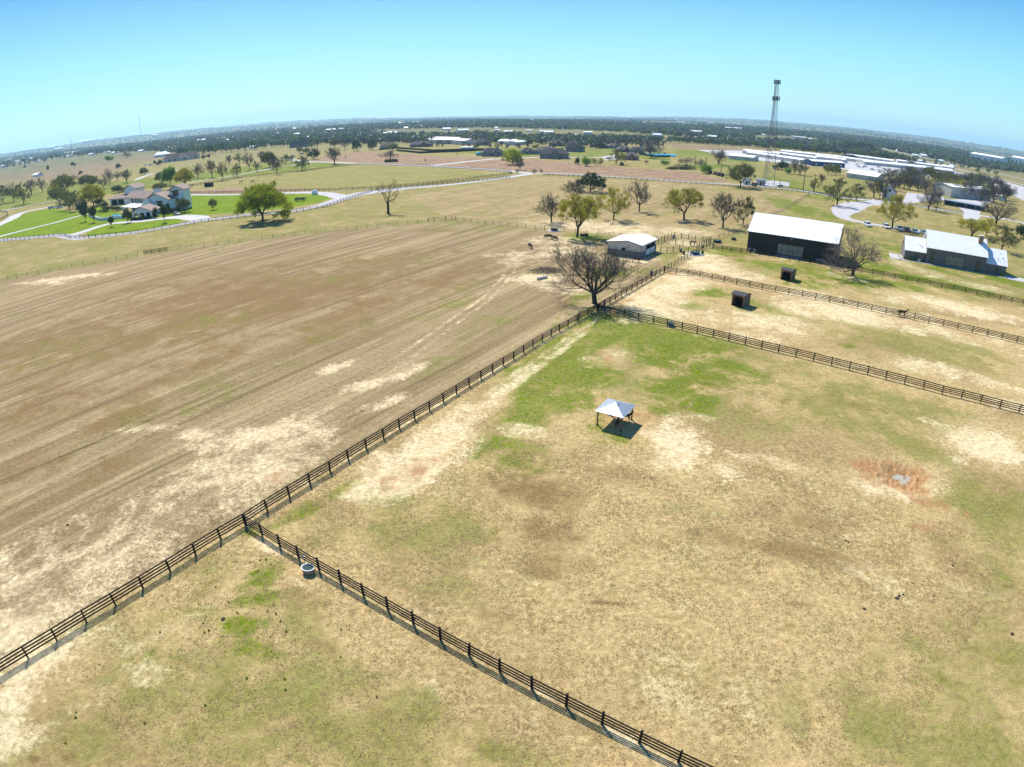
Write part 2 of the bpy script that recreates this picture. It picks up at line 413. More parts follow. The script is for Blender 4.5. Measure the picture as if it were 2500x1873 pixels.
GREEN = [(1900,575,120,9,.2,.6),(2130,590,110,10,.25,.7),(2100,545,60,8,.2,.5),(1740,615,60,8,.1,.6),(1560,540,40,8,.2,.7),(1420,545,40,6,.1,.5),(1215,800,105,52,-.2,.95),(1160,835,60,26,-.4,.8),(1250,745,90,28,-.2,.8),(1345,700,110,26,.1,.95),(1430,735,130,34,.15,.95),(1500,790,110,34,.2,.75),(1460,845,70,34,.3,.7),(1380,760,60,30,0,.6),
         (1130,905,80,34,-.3,.5),(1075,965,60,36,-.2,.45),(1120,990,70,40,0,.4),(1345,948,40,10,.2,.9),(1300,925,26,26,0,.7),(1230,860,60,26,0,.6),(1420,890,26,9,.2,.7),(830,1070,50,16,0,.6),(640,1110,60,14,-.5,.6),(720,1070,80,10,-.6,.5),
         (575,1240,40,24,-.4,.75),(540,1290,60,28,0,.45),(515,1350,48,24,-.2,.80),(420,1330,60,20,-.3,.4),(330,1420,60,20,0,.35),(540,1400,80,30,.3,.4),(180,1510,30,14,0,.5),(540,1150,20,10,0,.75),
         (1740,585,70,14,.2,.75),(1690,575,40,8,.2,.7),(1810,600,50,9,.2,.7),(1640,570,60,8,.1,.6),(1850,605,70,12,.15,.85),(1920,612,60,8,.2,.8),(1420,641,16,9,0,.8),(1720,608,36,6,.2,.8),
         (1530,634,36,9,0,.6),(1500,662,30,8,0,.6),(1640,668,60,20,.2,.4),(1600,650,20,6,0,.5),(1830,746,22,5,.1,.7),(2020,608,200,10,.22,.6),(2080,580,160,14,.18,.5),(1960,545,70,18,.3,.45),(1760,540,60,8,.1,.5),
         (1730,450,90,12,.3,.7),(1820,430,60,6,.1,.85),(1700,395,60,10,.2,.5),(1265,512,40,9,0,.8),(1240,690,20,16,0,.5),(1260,640,40,10,-.4,.5),(1320,590,50,12,0,.5),(1390,585,40,10,0,.4),(1530,545,60,4,.15,.8),(1580,545,50,5,.15,.7),
         (560,492,44,8,0,.3),(1300,545,60,8,0,.4),(1170,590,40,8,0,.4),(1100,830,10,4,0,.3),(1500,330,60,6,0,.6),(1620,345,40,5,0,.8),(1520,360,70,4,0,.7),(1740,345,60,3,0,.7),(1590,410,60,3,0,.3)]
OLIVE = [(420,1480,330,170,.3,.66),(700,1560,300,90,.4,.66),(160,1560,220,120,0,.5),(1000,1600,260,60,.5,.6),(2120,1500,200,220,.1,.66),(1950,1560,240,120,.2,.55),(1800,880,260,60,.25,.62),(1450,800,200,100,.1,.55),(850,1150,200,70,.1,.55),(1500,860,240,70,.2,.5),(1650,800,200,50,.25,.6),(1800,610,260,40,.2,.45),(2050,610,230,26,.22,.7),(1980,745,200,38,.22,.75),(1700,810,140,40,.25,.6),(1850,850,130,36,.3,.6),(2000,900,140,40,.3,.7),(2150,1090,120,60,.3,.8),(2180,1200,90,70,.3,.65),(2060,1180,80,30,.3,.55),(1620,900,110,34,.2,.5),(1560,850,60,24,.2,.5),
         (1980,960,100,26,.3,.7),(2060,640,150,14,.2,.5),(1750,700,60,24,.2,.4),(1780,660,50,12,.2,.5),(1560,640,60,22,.2,.5),(1900,640,90,10,.2,.5),
         (850,1120,130,60,.2,.5),(1000,1130,130,50,.2,.55),(950,1240,150,60,.3,.4),(760,1120,80,40,.3,.5),(1120,1080,70,40,0,.3),(1500,1120,140,60,0,.25),(1750,1240,160,60,.2,.2),
         (420,1250,120,50,-.4,.4),(620,1330,140,70,.3,.45),(760,1480,180,60,.35,.5),(500,1560,220,60,.1,.5),(900,1600,220,60,.3,.55),(250,1600,140,50,.2,.5),(1150,1640,200,40,.4,.4),(640,1640,120,30,0,.5),(130,1360,70,26,-.5,.3),
         (2050,1500,260,160,.3,.45),(2160,1380,120,80,0,.35),(1900,1620,200,60,.2,.35),(1750,1500,200,80,.2,.2),(2150,1640,120,60,0,.55),
         (200,560,300,10,-.1,.45),(700,600,160,16,0,.35),(980,640,120,30,-.4,.35),(900,560,200,20,0,.3),(400,700,220,30,-.2,.3),(150,760,180,40,-.2,.35),(500,820,240,40,-.3,.35),(700,720,150,30,-.3,.3),(350,900,140,24,-.3,.35),(1050,700,90,36,-.5,.4),(960,770,100,24,-.5,.3),
         (850,392,220,14,-.05,.8),(960,395,120,10,0,.8),(700,410,120,8,0,.5),(820,430,140,7,-.1,.55),(1050,470,110,26,0,.7),(960,455,120,16,0,.6),(1150,430,160,16,0,.55),(1400,420,200,14,0,.5),(900,480,80,12,0,.5),(760,470,100,10,-.1,.7),(650,488,90,7,-.1,.5),(350,520,200,9,-.1,.55),(1560,440,100,16,.1,.4)]
BROWN = [(500,640,420,90,-.12,.55),(200,720,300,70,-.2,.5),(850,620,220,60,-.25,.45),(350,800,260,50,-.3,.4),(560,640,360,60,-.15,.75),(300,720,260,46,-.2,.65),(120,860,160,40,-.3,.55),(480,770,220,26,-.3,.5),(760,680,160,30,-.4,.6),(980,600,120,26,-.3,.6),(800,560,200,16,-.1,.5),(260,900,120,20,-.3,.5),(60,1010,90,40,-.4,.5),(250,1000,120,16,-.45,.45),
         (1130,1065,110,50,.1,.65),(1160,1140,120,40,.2,.6),(1200,1220,80,30,0,.5),(1080,1330,60,22,0,.4),(1540,1160,90,20,.2,.4),(1720,1120,90,20,.2,.4),(1750,1200,120,20,.2,.5),(1600,1260,60,14,.2,.4),(1840,870,90,20,.2,.45),(1680,860,60,16,.2,.5),(1520,830,40,14,0,.4),
         (1310,1303,46,5,.05,.85),(1730,1305,40,6,.1,.7),(1790,1300,30,4,.1,.5),(1890,1385,50,5,.05,.5),(1560,1258,40,6,.3,.6),(1400,1175,50,8,.2,.4),(1650,1178,50,4,.1,.5),(1950,1240,60,6,.1,.4),(2180,1265,20,4,0,.6),(1300,770,26,12,0,.6),
         (650,1290,60,30,.3,.4),(460,1270,60,20,-.4,.35),(820,1540,100,20,.4,.4),(1050,1620,60,16,.4,.4),(700,1400,50,20,.3,.35),(75,1640,12,9,0,.95),(150,1635,20,6,-.3,.8),
         (1180,582,44,8,.1,.5),(1390,525,50,5,0,.5),(1500,590,30,4,.2,.3),(950,498,90,4,0,.5),(860,520,60,3,0,.3)]
TRACKS = [([(1080,548),(1098,575),(1085,600),(1040,645),(960,700),(880,755),(740,850),(600,965)],0.60,.36),([(1098,548),(1116,575),(1103,600),(1058,648),(985,700),(900,765),(760,862)],0.60,.36),
          ([(0,1275),(250,1155),(500,1015),(640,940)],1.6,.6),([(0,1330),(200,1230),(420,1105)],1.2,.55),([(1290,690),(1140,790),(1010,880),(800,1040)],0.8,.45),
          ([(1880,540),(1700,520),(1640,500)],0.8,.3),([(1650,655),(1800,690),(2000,735),(2212,800)],0.6,.35),([(2212,770),(2000,720),(1850,690)],0.8,.4)]
DARKLINES = [([(0,1040),(200,960),(330,905)],.35,.8),([(190,955),(350,880),(600,790)],.3,.7),([(170,1010),(350,930),(520,850)],.3,.7),([(0,1110),(180,1010),(400,900)],.25,.6),([(0,905),(300,800),(560,690)],.3,.6),([(0,840),(340,735),(700,600)],.25,.5),([(500,1060),(640,970),(800,880)],.25,.6),([(0,760),(300,690),(560,620)],.3,.4),([(200,1160),(500,1000),(700,880)],.2,.5),([(620,780),(800,700),(1000,600)],.25,.4),([(0,1190),(200,1080)],.2,.5)]

def ground():
    r = [0.0] + list(np.geomspace(12, 1000, 880)) + list(np.geomspace(1020, 13500, 110))
    az = np.concatenate([np.linspace(-180, -62, 24)[:-1], np.linspace(-62, 62, 780), np.linspace(62, 180, 24)[1:]])
    R, A = np.meshgrid(np.array(r[1:]), np.radians(az), indexing='ij')
    X, Y = R*np.sin(A), R*np.cos(A)
    Z = hills(X, Y)
    # the wallow in the near paddock is a real hollow
    mp = G(1947*1.1302, 1027*1.1302)
    Z += 0.14*RNG.normal(0, 1, Z.shape)*np.exp(-((X-mp.x)**2 + (Y-mp.y)**2)/3.6**2)*(R < 200)
    Z -= 0.55*np.exp(-((X-mp.x)**2 + (Y-mp.y)**2)/2.2**2)
    nr, na = X.shape
    V = np.concatenate([[[0, 0, 0]], np.stack([X, Y, Z], -1).reshape(-1, 3)])
    i, j = np.meshgrid(np.arange(nr-1), np.arange(na-1), indexing='ij')
    a = 1 + i*na + j
    Q = np.stack([a, a+1, a+1+na, a+na], -1).reshape(-1, 4)[:, ::-1]
    Q = np.concatenate([Q, [[0, 0, 0, 0]][:0]]) if False else Q
    me = np_mesh('ground', V, Q, True)
    xs, ys = V[:, 0], V[:, 1]
    near = np.hypot(xs, ys) < 2500
    x, y = xs[near], ys[near]
    def full(f): o = np.zeros(len(xs), np.float32); o[near] = f; return o
    sand = ellipse_field(x, y, SAND); sand = np.maximum(sand, line_field(x, y, TRACKS))
    red = ellipse_field(x, y, RED); green = ellipse_field(x, y, GREEN); olive = ellipse_field(x, y, OLIVE); brown = ellipse_field(x, y, BROWN)
    dark = line_field(x, y, DARKLINES)
    # worn red-tan strips along the paddock fences
    FL = lambda pts, w, s: line_field(x, y, [([(p[0]/1.1302, p[1]/1.1302) for p in pts], w, s)])
    strip = np.maximum(FL([(1622,668),(2500,850)], 1.3, .6), FL([(1465,765),(2050,885),(2500,1015)], .9, .45))
    strip = np.maximum(strip, FL([(1640,672),(1480,768)], 1.0, .6)); strip = np.maximum(strip, FL([(1470,770),(1300,880)], .7, .4))
    red = np.maximum(red, strip*0.5); sand = np.maximum(sand, strip*0.8)
    # worn pale band on the meadow side of the long fence
    band = FL([(0,1560),(280,1400),(580,1205),(700,1120)], 4.5, .52); sand = np.maximum(sand, band)
    sand = np.maximum(sand, FL([(-30,1640),(1460,760)], .5, .5)*0.8)
    meadow = in_poly(x, y, P2((-600,1990),(1458,752),(1622,662),(1590,600),(1458,577),(1104,540),(745,573),(336,628),(0,690),(-900,800)))
    padd = in_poly(x, y, P2((-600,1990),(1458,752),(1622,662),(1740,606),(2600,760),(3200,2600),(-600,2600)))
    lawn = np.zeros(len(x), np.float32)
    for poly in (P2((0,553),(52,524),(122,509),(196,519),(250,500),(300,560),(202,565),(166,576),(-30,583),(-60,565)),
                 P2((207,572),(260,550),(304,545),(405,535),(448,533),(436,546),(318,567),(217,578)),
                 P2((430,530),(492,526),(600,517),(700,509),(785,492),(817,482),(800,476),(690,474),(560,477),(470,478),(445,505),(300,530)),
                 P2((190,520),(260,545),(330,540),(300,520),(240,505))):
        lawn[in_poly(x, y, poly)] = 1
    tan = np.zeros(len(x), np.float32)
    for poly in (P2((747,393),(1049,404),(1208,387),(1100,383),(905,372),(860,371),(830,378),(790,384)),
                 P2((1060,404),(1210,390),(1290,388),(1420,400),(1530,410),(1640,416),(1700,422),(1790,445),(1660,440),(1475,428),(1339,422),(1240,416)),
                 P2((0,425),(118,405),(250,392),(330,382),(420,376),(400,385),(330,400),(270,425),(140,440),(0,446)),
                 P2((1640,352),(1800,360),(1950,372),(2150,392),(2150,398),(1900,380),(1640,360)),
                 P2((450,476),(585,470),(760,466),(800,462),(600,458),(455,468))):
        tan[in_poly(x, y, poly)] = 1
    purple = np.zeros(len(x), np.float32)
    for poly in (P2((0,403),(150,384),(310,371),(330,382),(250,391),(118,404),(0,424)), P2((380,352),(640,352),(640,358),(400,364))):
        purple[in_poly(x, y, poly)] = 1
    tanw = tan
    beyond = (~meadow) & (~padd)
    # general greening of the pastures beyond the wire fence
    olive = np.maximum(olive, np.where(beyond & (tan < .5) & (lawn < .5) & (purple < .5), .60, 0))
    pasture = in_poly(x, y, P2((600,437),(876,405),(1049,411),(1225,425),(918,456),(690,464),(560,455)))
    olive = np.maximum(olive, np.where(pasture, .80, 0))
    parkg = in_poly(x, y, P2((455,447),(600,430),(736,418),(876,399),(750,392),(640,400),(500,420),(430,425),(330,440),(200,450),(0,465),(-40,520),(60,505),(160,492),(300,470)))
    green = np.maximum(green, np.where(parkg, .62, 0))
    hill = in_poly(x, y, P2((1640,362),(1760,366),(1900,420),(2130,440),(2110,485),(1980,470),(1820,450),(1780,440),(1700,410)))
    olive = np.maximum(olive, np.where(hill, .85, 0))
    yard = in_poly(x, y, P2((1640,392),(1380,384),(1280,386),(1100,372),(1250,360),(1600,360)))
    green = np.maximum(green, np.where(yard, .55, 0))
    cp = in_poly(x, y, P2((1240,437),(1330,432),(1640,447),(1900,471),(1975,481),(1890,525),(1760,580),(1600,586),(1458,573),(1104,537),(1000,480)))
    meadow_w = np.where(cp, .62, meadow.astype(np.float32)); olive = np.where(cp, olive*.55, olive)
    oth = beyond & ~cp & ~pasture & (lawn < .5) & (tan < .5); meadow_w = np.where(oth, .40, meadow_w)
    for nm, chans in (('soil', (full(sand), full(green), full(red), full(lawn))), ('sward', (full(olive), full(brown), full(tanw), full(meadow_w))), ('marks', (full(dark), full(purple), full(padd.astype(np.float32)), np.clip((np.hypot(xs, ys)-600)/900, 0, 1)))):
        at = me.color_attributes.new(nm, 'FLOAT_COLOR', 'POINT')
        at.data.foreach_set('color', np.stack(chans, -1).astype(np.float32).ravel())
    o = mesh_obj('ground', me, ground_mat()); tag(o, kind='structure'); return o

def ground_mat():
    m, t, b = new_mat('pasture soil and grass')
    tc = t('ShaderNodeTexCoord'); pos = tc.outputs['Object']
    at = {}
    for nm in ('soil', 'sward', 'marks'):
        a = t('ShaderNodeAttribute'); a.attribute_name = nm
        s = t('ShaderNodeSeparateColor'); t.l.new(a.outputs['Color'], s.inputs[0])
        at[nm] = (s.outputs[0], s.outputs[1], s.outputs[2], a.outputs['Alpha'])
    sand, green, red, lawn = at['soil']; olive, brown, tan, meadow = at['sward']; dark, purple, padd, far = at['marks']
    n_big = t.noise(pos, 0.05, 8, 0.62, 0.6); n_mid = t.noise(pos, 0.30, 9, 0.72, 0.5); n_tuft = t.noise(pos, 1.9, 6, 0.72); n_fine = t.noise(pos, 8.0, 4, 0.7)
    n_pat = t.noise(pos, 0.115, 9, 0.70, 0.8)
    # mowing rows of the meadow: the same noise stretched along the rows
    def stretched(lx, ly, da, det, rough, dist):
        mp = t('ShaderNodeMapping'); mp.vector_type = 'TEXTURE'; mp.inputs['Rotation'].default_value = (0, 0, PI/2 - FAZ + da); mp.inputs['Scale'].default_value = (lx, ly, 1)
        t.l.new(pos, mp.inputs[0]); return t.noise(mp.outputs[0], 1.0, det, rough, dist)
    rows = stretched(26, 0.8, 0.0, 5, 0.68, 0.15); swath = stretched(90, 4.2, .03, 6, 0.62, 0.35); furrow = stretched(70, 1.7, -.02, 2, 0.5, 0.25)
    mix1 = t.math('ADD', t.math('MULTIPLY', n_mid, 0.6), t.math('MULTIPLY', n_tuft, 0.4))
    edge = t.math('ADD', t.math('ADD', t.math('MULTIPLY', n_pat, 0.45), t.math('MULTIPLY', n_mid, 0.35)), t.math('MULTIPLY', n_tuft, 0.20))
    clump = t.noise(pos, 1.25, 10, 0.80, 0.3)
    tuft = t.math('ADD', t.math('MULTIPLY', n_tuft, 0.55), t.math('MULTIPLY', n_fine, 0.45))
    def over(field, col_in, lo, hi, soft=0.14, gain=5.0, thr=0.5, src=None, thin=0.0):
        """where field + noise passes the threshold, lay a two-tone colour over col_in"""
        v = t.math('ADD', field, t.math('MULTIPLY', t.math('SUBTRACT', src or edge, 0.5), gain))
        v = t.math('MULTIPLY', v, t.remap(field, 0.02, 0.25))
        f = t.remap(v, thr - soft, thr + soft, 0, 1, True)
        if thin: f = t.math('MULTIPLY', f, t.remap(clump, 0.40, 0.58, 1 - thin, 1.0))
        return t.mix(f, col_in, t.mix(t.remap(tuft, 0.36, 0.64), lo, hi)), f
    tt = lambda lo, hi: t.mix(t.remap(tuft, 0.35, 0.65), lo, hi)
    c = tt(STRAW[0], STRAW[1])
    c = t.mix(t.remap(n_pat, 0.49, 0.62, 0, 0.6), c, tt(STRAW[2], STRAW[3]))
    c = t.mix(t.remap(n_big, 0.48, 0.62, 0, 0.8), c, tt((0.225,0.160,0.085), (0.40,0.310,0.185)))
    c = t.mix(t.remap(edge, 0.52, 0.60, 0, 0.65), c, STRAW[4])
    c = t.mix(t.remap(n_mid, 0.55, 0.66, 0, 0.4), c, (0.21, 0.175, 0.062))
    sw = t.math('ADD', t.math('MULTIPLY', t.remap(swath, 0.41, 0.59), 0.75), t.math('MULTIPLY', t.remap(rows, 0.38, 0.62), 0.25))
    cm = t.mix(sw, tt(MEADOW[0], MEADOW[1]), tt(MEADOW[2], MEADOW[3]))
    cm = t.mix(t.remap(n_pat, 0.50, 0.66, 0, 0.55), cm, tt((0.19,0.165,0.075), (0.30,0.265,0.135)))
    cm = t.mix(t.remap(furrow, 0.58, 0.68, 0, 0.42), cm, (0.115, 0.078, 0.040))
    cm = t.mix(t.remap(furrow, 0.32, 0.42, 0.35, 0), cm, (0.50, 0.40, 0.26))
    c = t.mix(meadow, c, cm)
    c, _ = over(brown, c, (0.165,0.110,0.054), (0.295,0.205,0.113), 0.34, 4.2, 0.46, None, 0.4)
    c, _ = over(olive, c, (0.130,0.135,0.040), (0.300,0.285,0.110), 0.38, 4.2, 0.50, None, 0.45)
    c, _ = over(green, c, (0.075,0.125,0.008), (0.215,0.255,0.028), 0.34, 5.5, 0.40, None, 0.55)
    c = t.mix(tan, c, t.mix(t.remap(edge, 0.42, 0.58), (0.22,0.150,0.105), (0.36,0.265,0.19)))
    c = t.mix(purple, c, t.mix(t.remap(edge, 0.42, 0.58), (0.12,0.095,0.075), (0.21,0.165,0.13)))
    c, fs = over(sand, c, (0.51,0.42,0.28), (0.72,0.615,0.45), 0.38, 5.5, 0.48, None, 0.5)
    c, _ = over(red, c, (0.20,0.095,0.045), (0.50,0.32,0.19), 0.30, 5.0, 0.42, mix1, 0.40)
    c = t.mix(lawn, c, t.mix(t.remap(edge, 0.40, 0.60), (0.125,0.185,0.002), (0.225,0.275,0.006)))
    dk = t.math('MULTIPLY', t.remap(t.math('ADD', dark, t.math('MULTIPLY', t.math('SUBTRACT', n_mid, .5), 1.2)), .35, .75), 0.6)
    c = t.mix(dk, c, (0.10, 0.070, 0.035))
    # scattered sprigs: green and dark specks between the dry grass
    vo = t('ShaderNodeTexVoronoi'); vo.inputs['Scale'].default_value = 0.8; vo.inputs['Randomness'].default_value = 1.0
    t.l.new(pos, vo.inputs['Vector'])
    sp = t.math('MULTIPLY', t.math('LESS_THAN', vo.outputs['Distance'], 0.13), t.math('GREATER_THAN', n_mid, 0.59))
    c = t.mix(t.math('MULTIPLY', sp, t.math('MULTIPLY', t.math('SUBTRACT', 1.0, fs), 0.25)), c, (0.10, 0.115, 0.03))
    gr = t.math('SUBTRACT', 1.0, t.math('MULTIPLY', fs, 0.6))
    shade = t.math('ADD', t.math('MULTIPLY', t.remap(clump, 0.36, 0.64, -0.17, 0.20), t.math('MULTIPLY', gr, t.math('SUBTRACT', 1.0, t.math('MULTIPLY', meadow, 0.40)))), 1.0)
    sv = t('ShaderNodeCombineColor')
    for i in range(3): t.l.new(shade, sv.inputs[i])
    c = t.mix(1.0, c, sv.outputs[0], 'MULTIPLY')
    c = t.mix(far, c, t.mix(t.remap(n_big, .4, .6), (0.12, 0.13, 0.06), (0.25, 0.22, 0.135)))
    hs = t('ShaderNodeHueSaturation'); hs.inputs['Hue'].default_value = 0.504; hs.inputs['Saturation'].default_value = 1.05; hs.inputs['Value'].default_value = 1.29; gm = t('ShaderNodeGamma'); gm.inputs[1].default_value = 1.27; t.l.new(c, gm.inputs[0]); t.l.new(gm.outputs[0], hs.inputs['Color']); c = hs.outputs[0]
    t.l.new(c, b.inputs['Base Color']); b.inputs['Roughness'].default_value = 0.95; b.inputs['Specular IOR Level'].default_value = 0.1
    bp = t('ShaderNodeBump'); bp.inputs['Strength'].default_value = 0.9; bp.inputs['Distance'].default_value = 0.22
    hgt = t.math('ADD', t.math('MULTIPLY', n_tuft, 0.7), t.math('MULTIPLY', n_fine, 0.4))
    hgt = t.math('ADD', hgt, t.math('MULTIPLY', t.math('MULTIPLY', rows, meadow), 0.5))
    t.l.new(hgt, bp.inputs['Height']); t.l.new(bp.outputs[0], b.inputs['Normal'])
    return m

STRAW = [(0.280,0.206,0.106), (0.575,0.460,0.285), (0.195,0.165,0.070), (0.400,0.335,0.168), (0.64,0.535,0.365)]
MEADOW = [(0.185,0.135,0.080), (0.315,0.240,0.152), (0.265,0.200,0.124), (0.455,0.368,0.250)]
GROUND = ground()

# grass standing in the near paddocks: tufts of short blades over the bare spots' surroundings, as many as nobody could count
def grass(name, n, seed, mt, green):
    R = np.random.default_rng(seed)
    r = np.sqrt(R.uniform(19**2, 62**2, n)) if not green else np.sqrt(R.uniform(19**2, 125**2, n))
    if not green: r[::2] = np.sqrt(R.uniform(45**2, 105**2, len(r[::2])))
    az = np.radians(R.uniform(-52, 52, n)); x, y = r*np.sin(az), r*np.cos(az)
    sand = np.maximum(ellipse_field(x, y, SAND), ellipse_field(x, y, RED)); gr = ellipse_field(x, y, GREEN)
    pch = np.sin(x*.9 + 2*np.sin(y*.37)) + np.sin(y*1.1 + 2*np.sin(x*.41)) + R.normal(0, .8, n)
    k = (sand < .22 + R.uniform(0, .3, n)) & ((gr*1.2 > R.uniform(.15, .9, n)) if green else (pch > -.3))
    x, y = x[k], y[k]; m = len(x); B = 4
    a = R.uniform(0, 2*PI, (m, B)); ln = R.uniform(.04, .15, (m, B)); h = R.uniform(.03, .11, (m, B))*R.uniform(.6, 1.3, (m, 1)); w = .022
    bx = x[:, None] + R.normal(0, .05, (m, B)); by = y[:, None] + R.normal(0, .05, (m, B)); z0 = np.zeros_like(bx)
    p0 = np.stack([bx - np.sin(a)*w, by + np.cos(a)*w, z0], -1); p1 = np.stack([bx + np.sin(a)*w, by - np.cos(a)*w, z0], -1); p2 = np.stack([bx + np.cos(a)*ln, by + np.sin(a)*ln, h], -1)
    V = np.stack([p0, p1, p2], 2).reshape(-1, 3); F = np.arange(len(V)).reshape(-1, 3)
    tag(mesh_obj(name, np_mesh(name, V, F), mt), kind='stuff')
M['grass_dry'] = leaf_mat('dry grass blades', (0.34, 0.27, 0.13), (0.66, 0.55, 0.32), 0.62)
M['grass_green'] = leaf_mat('green grass blades', (0.13, 0.18, 0.015), (0.30, 0.34, 0.05), 0.6)
grass('grass', 120000, 31, M['grass_dry'], False); grass('grass', 60000, 32, M['grass_green'], True)

# roads, drives and yards: thin sheets lying on the ground
def ribbon(name, pts, w, m, z=0.03, label=None):
    P = [G(x, y) for x, y in pts]
    # smooth the centre line
    S = []
    n = len(P)
    for i in range(n - 1):
        p0, p1, p2, p3 = P[max(i-1, 0)], P[i], P[i+1], P[min(i+2, n-1)]
        k = max(2, int((p2-p1).length/4))
        for j in range(k):
            u = j/k
            S.append(0.5*((2*p1) + (p2-p0)*u + (2*p0-5*p1+4*p2-p3)*u*u + (3*p1-p0-3*p2+p3)*u**3))
    S.append(P[-1]); ws = w if isinstance(w, (list, tuple)) else [w]*n
    V, F = [], []
    for i, p in enumerate(S):
        d = (S[min(i+1, len(S)-1)] - S[max(i-1, 0)]).normalized(); q = Vector((-d.y, d.x, 0))
        f = i/(len(S)-1)*(n-1); a = int(min(f, n-2)); ww = ws[a] + (ws[a+1]-ws[a])*(f-a)
        ww *= 1 + 0.05*math.sin(i*1.7)
        for s in (-1, 1): V.append((p.x + q.x*s*ww/2, p.y + q.y*s*ww/2, p.z + z))
        if i: k = 2*i; F.append((k-2, k-1, k+1, k))
    b = MB(); b.add(V, F); o = b.build(name, m); return tag(o, kind='structure')
def yard(name, pts, m, z=0.03):
    b = MB(); P = [G(*q) for q in pts]; b.add([(p.x, p.y, p.z + z) for p in P], [tuple(range(len(P)))])
    o = b.build(name, m); return tag(o, kind='structure')

ribbon('driveway', [(-40,590),(60,582),(140,575),(168,578),(196,582),(240,577),(318,569),(434,550),(480,541),(540,533),(600,525),(707,516),(760,507),(800,497),(838,485),(890,472),(976,461),(1092,451.5),(1180,441),(1240,433),(1280,427),(1301,424)], [6,6,6,6,6,6,6,6,6,6,6,6,8,10,13,9,6,6,6,6,6,6], M['gravel'], 0.031)
ribbon('driveway', [(166,577),(203,566),(261,548),(304,543),(348,540),(405,533),(440,529.5),(470,531),(489,535),(478,541)], [7,6,5,5,5,6,9,10,9,7], M['concrete'], 0.036)
ribbon('driveway', [(838,482),(800,474),(760,470.5),(690,471.5),(591,475),(520,476),(460,475)], [10,8,6,5,4,4,4], M['gravel'], 0.041)
ribbon('path', [(-30,585),(10,575),(60,562),(130,545),(191,528),(215,524)], [5,5,4,3.5,3.5,3.5], M['concrete'], 0.046)
ribbon('driveway', [(-20,556),(25,536),(45,523),(81,513),(122,506),(150,503)], [9,8,9,8,6,5], M['concrete'], 0.033)
ribbon('path', [(-10,516.5),(60,505),(122,493),(160,486)], 3.5, M['concrete'], 0.037)
ribbon('road', [(700,389),(753,394.8),(811,396.5),(877,399.5),(960,402),(1049,405.5),(1150,411),(1240,417.5),(1301,424),(1339,423.5),(1475,430),(1663,443),(1760,449),(1840,454),(1912,461),(1985,470),(2067,484),(2135,489),(2210,498),(2352,521),(2460,536),(2540,556)], 6.0, M['gravel'], 0.034)
ribbon('road', [(1052,405.5),(1100,399.5),(1208,388.5),(1279,385.5),(1315,384.5),(1382,384),(1478,385)], [7,6,6,6,6,6,6], M['concrete'], 0.039)
ribbon('path', [(455,446),(545,433),(628,418.5),(675,408.5),(715,403),(753,397)], 3.0, M['concrete'], 0.044)
ribbon('path', [(330,440),(370,425),(420,418),(470,410)], 5.0, M['concrete'], 0.042)
ribbon('driveway', [(2153,490),(2126,496),(2090,500),(2063,513),(2055,527),(2075,537),(2113,544.5),(2158,552.5),(2203,559.5),(2260,566),(2330,580)], [9,9,10,13,14,12,7,5.5,5,5,5], M['gravel'], 0.047)
yard('concrete_yard', [(2305,489),(2375,484),(2430,489),(2400,505),(2392,520),(2393,532),(2380,540),(2352,534),(2351,514),(2330,500)], M['concrete'], 0.052)
yard('concrete_yard', [(1885,441),(1930,446),(1925,456),(1860,454),(1830,448),(1850,441)], M['gravel'], 0.054)
yard('concrete_yard', [(1330+870,500),(2215,470),(2300,480),(2310,489),(2260,492)], M['gravel'], 0.038)
yard('parking_lot', [(1700,366),(1900,371),(2160,392),(2330,418),(2380,430),(2300,434),(2150,425),(2060,414),(1850,392),(1760,378)], M['concrete'], 0.04)
ribbon('road', [(2150,362),(2230,379),(2330,400),(2420,420),(2540,448)], 9, M['concrete'], 0.06)
ribbon('road', [(2200,380),(2300,404),(2400,428),(2540,462)], 9, M['concrete'], 0.065)
yard('parking_lot', [(2380,432),(2440,440),(2520,462),(2520,500),(2470,476),(2420,455)], M['gravel'], 0.062)
yard('concrete_yard', [(1470,383),(1500,378),(1510,388),(1480,392)], M['concrete'], 0.05)
# the muddy pool in the wallow
def mud_pool():
    p = G(1952*1.1302, 1029*1.1302); b = MB()
    vs = []
    for i in range(28):
        a = 2*PI*i/28; r = 1.0*(1 + 0.18*math.sin(3*a + 1) + 0.1*math.sin(5*a)); vs.append((p.x + r*1.1*math.cos(a), p.y + r*0.95*math.sin(a), -0.40))
    b.add(vs, [tuple(range(28))]); tag(b.build('water', M['mud_water']), kind='structure')
mud_pool()

# ------------------------------------------------------------------ trees
def rot_about(v, axis, a): return Matrix.Rotation(a, 3, axis) @ v

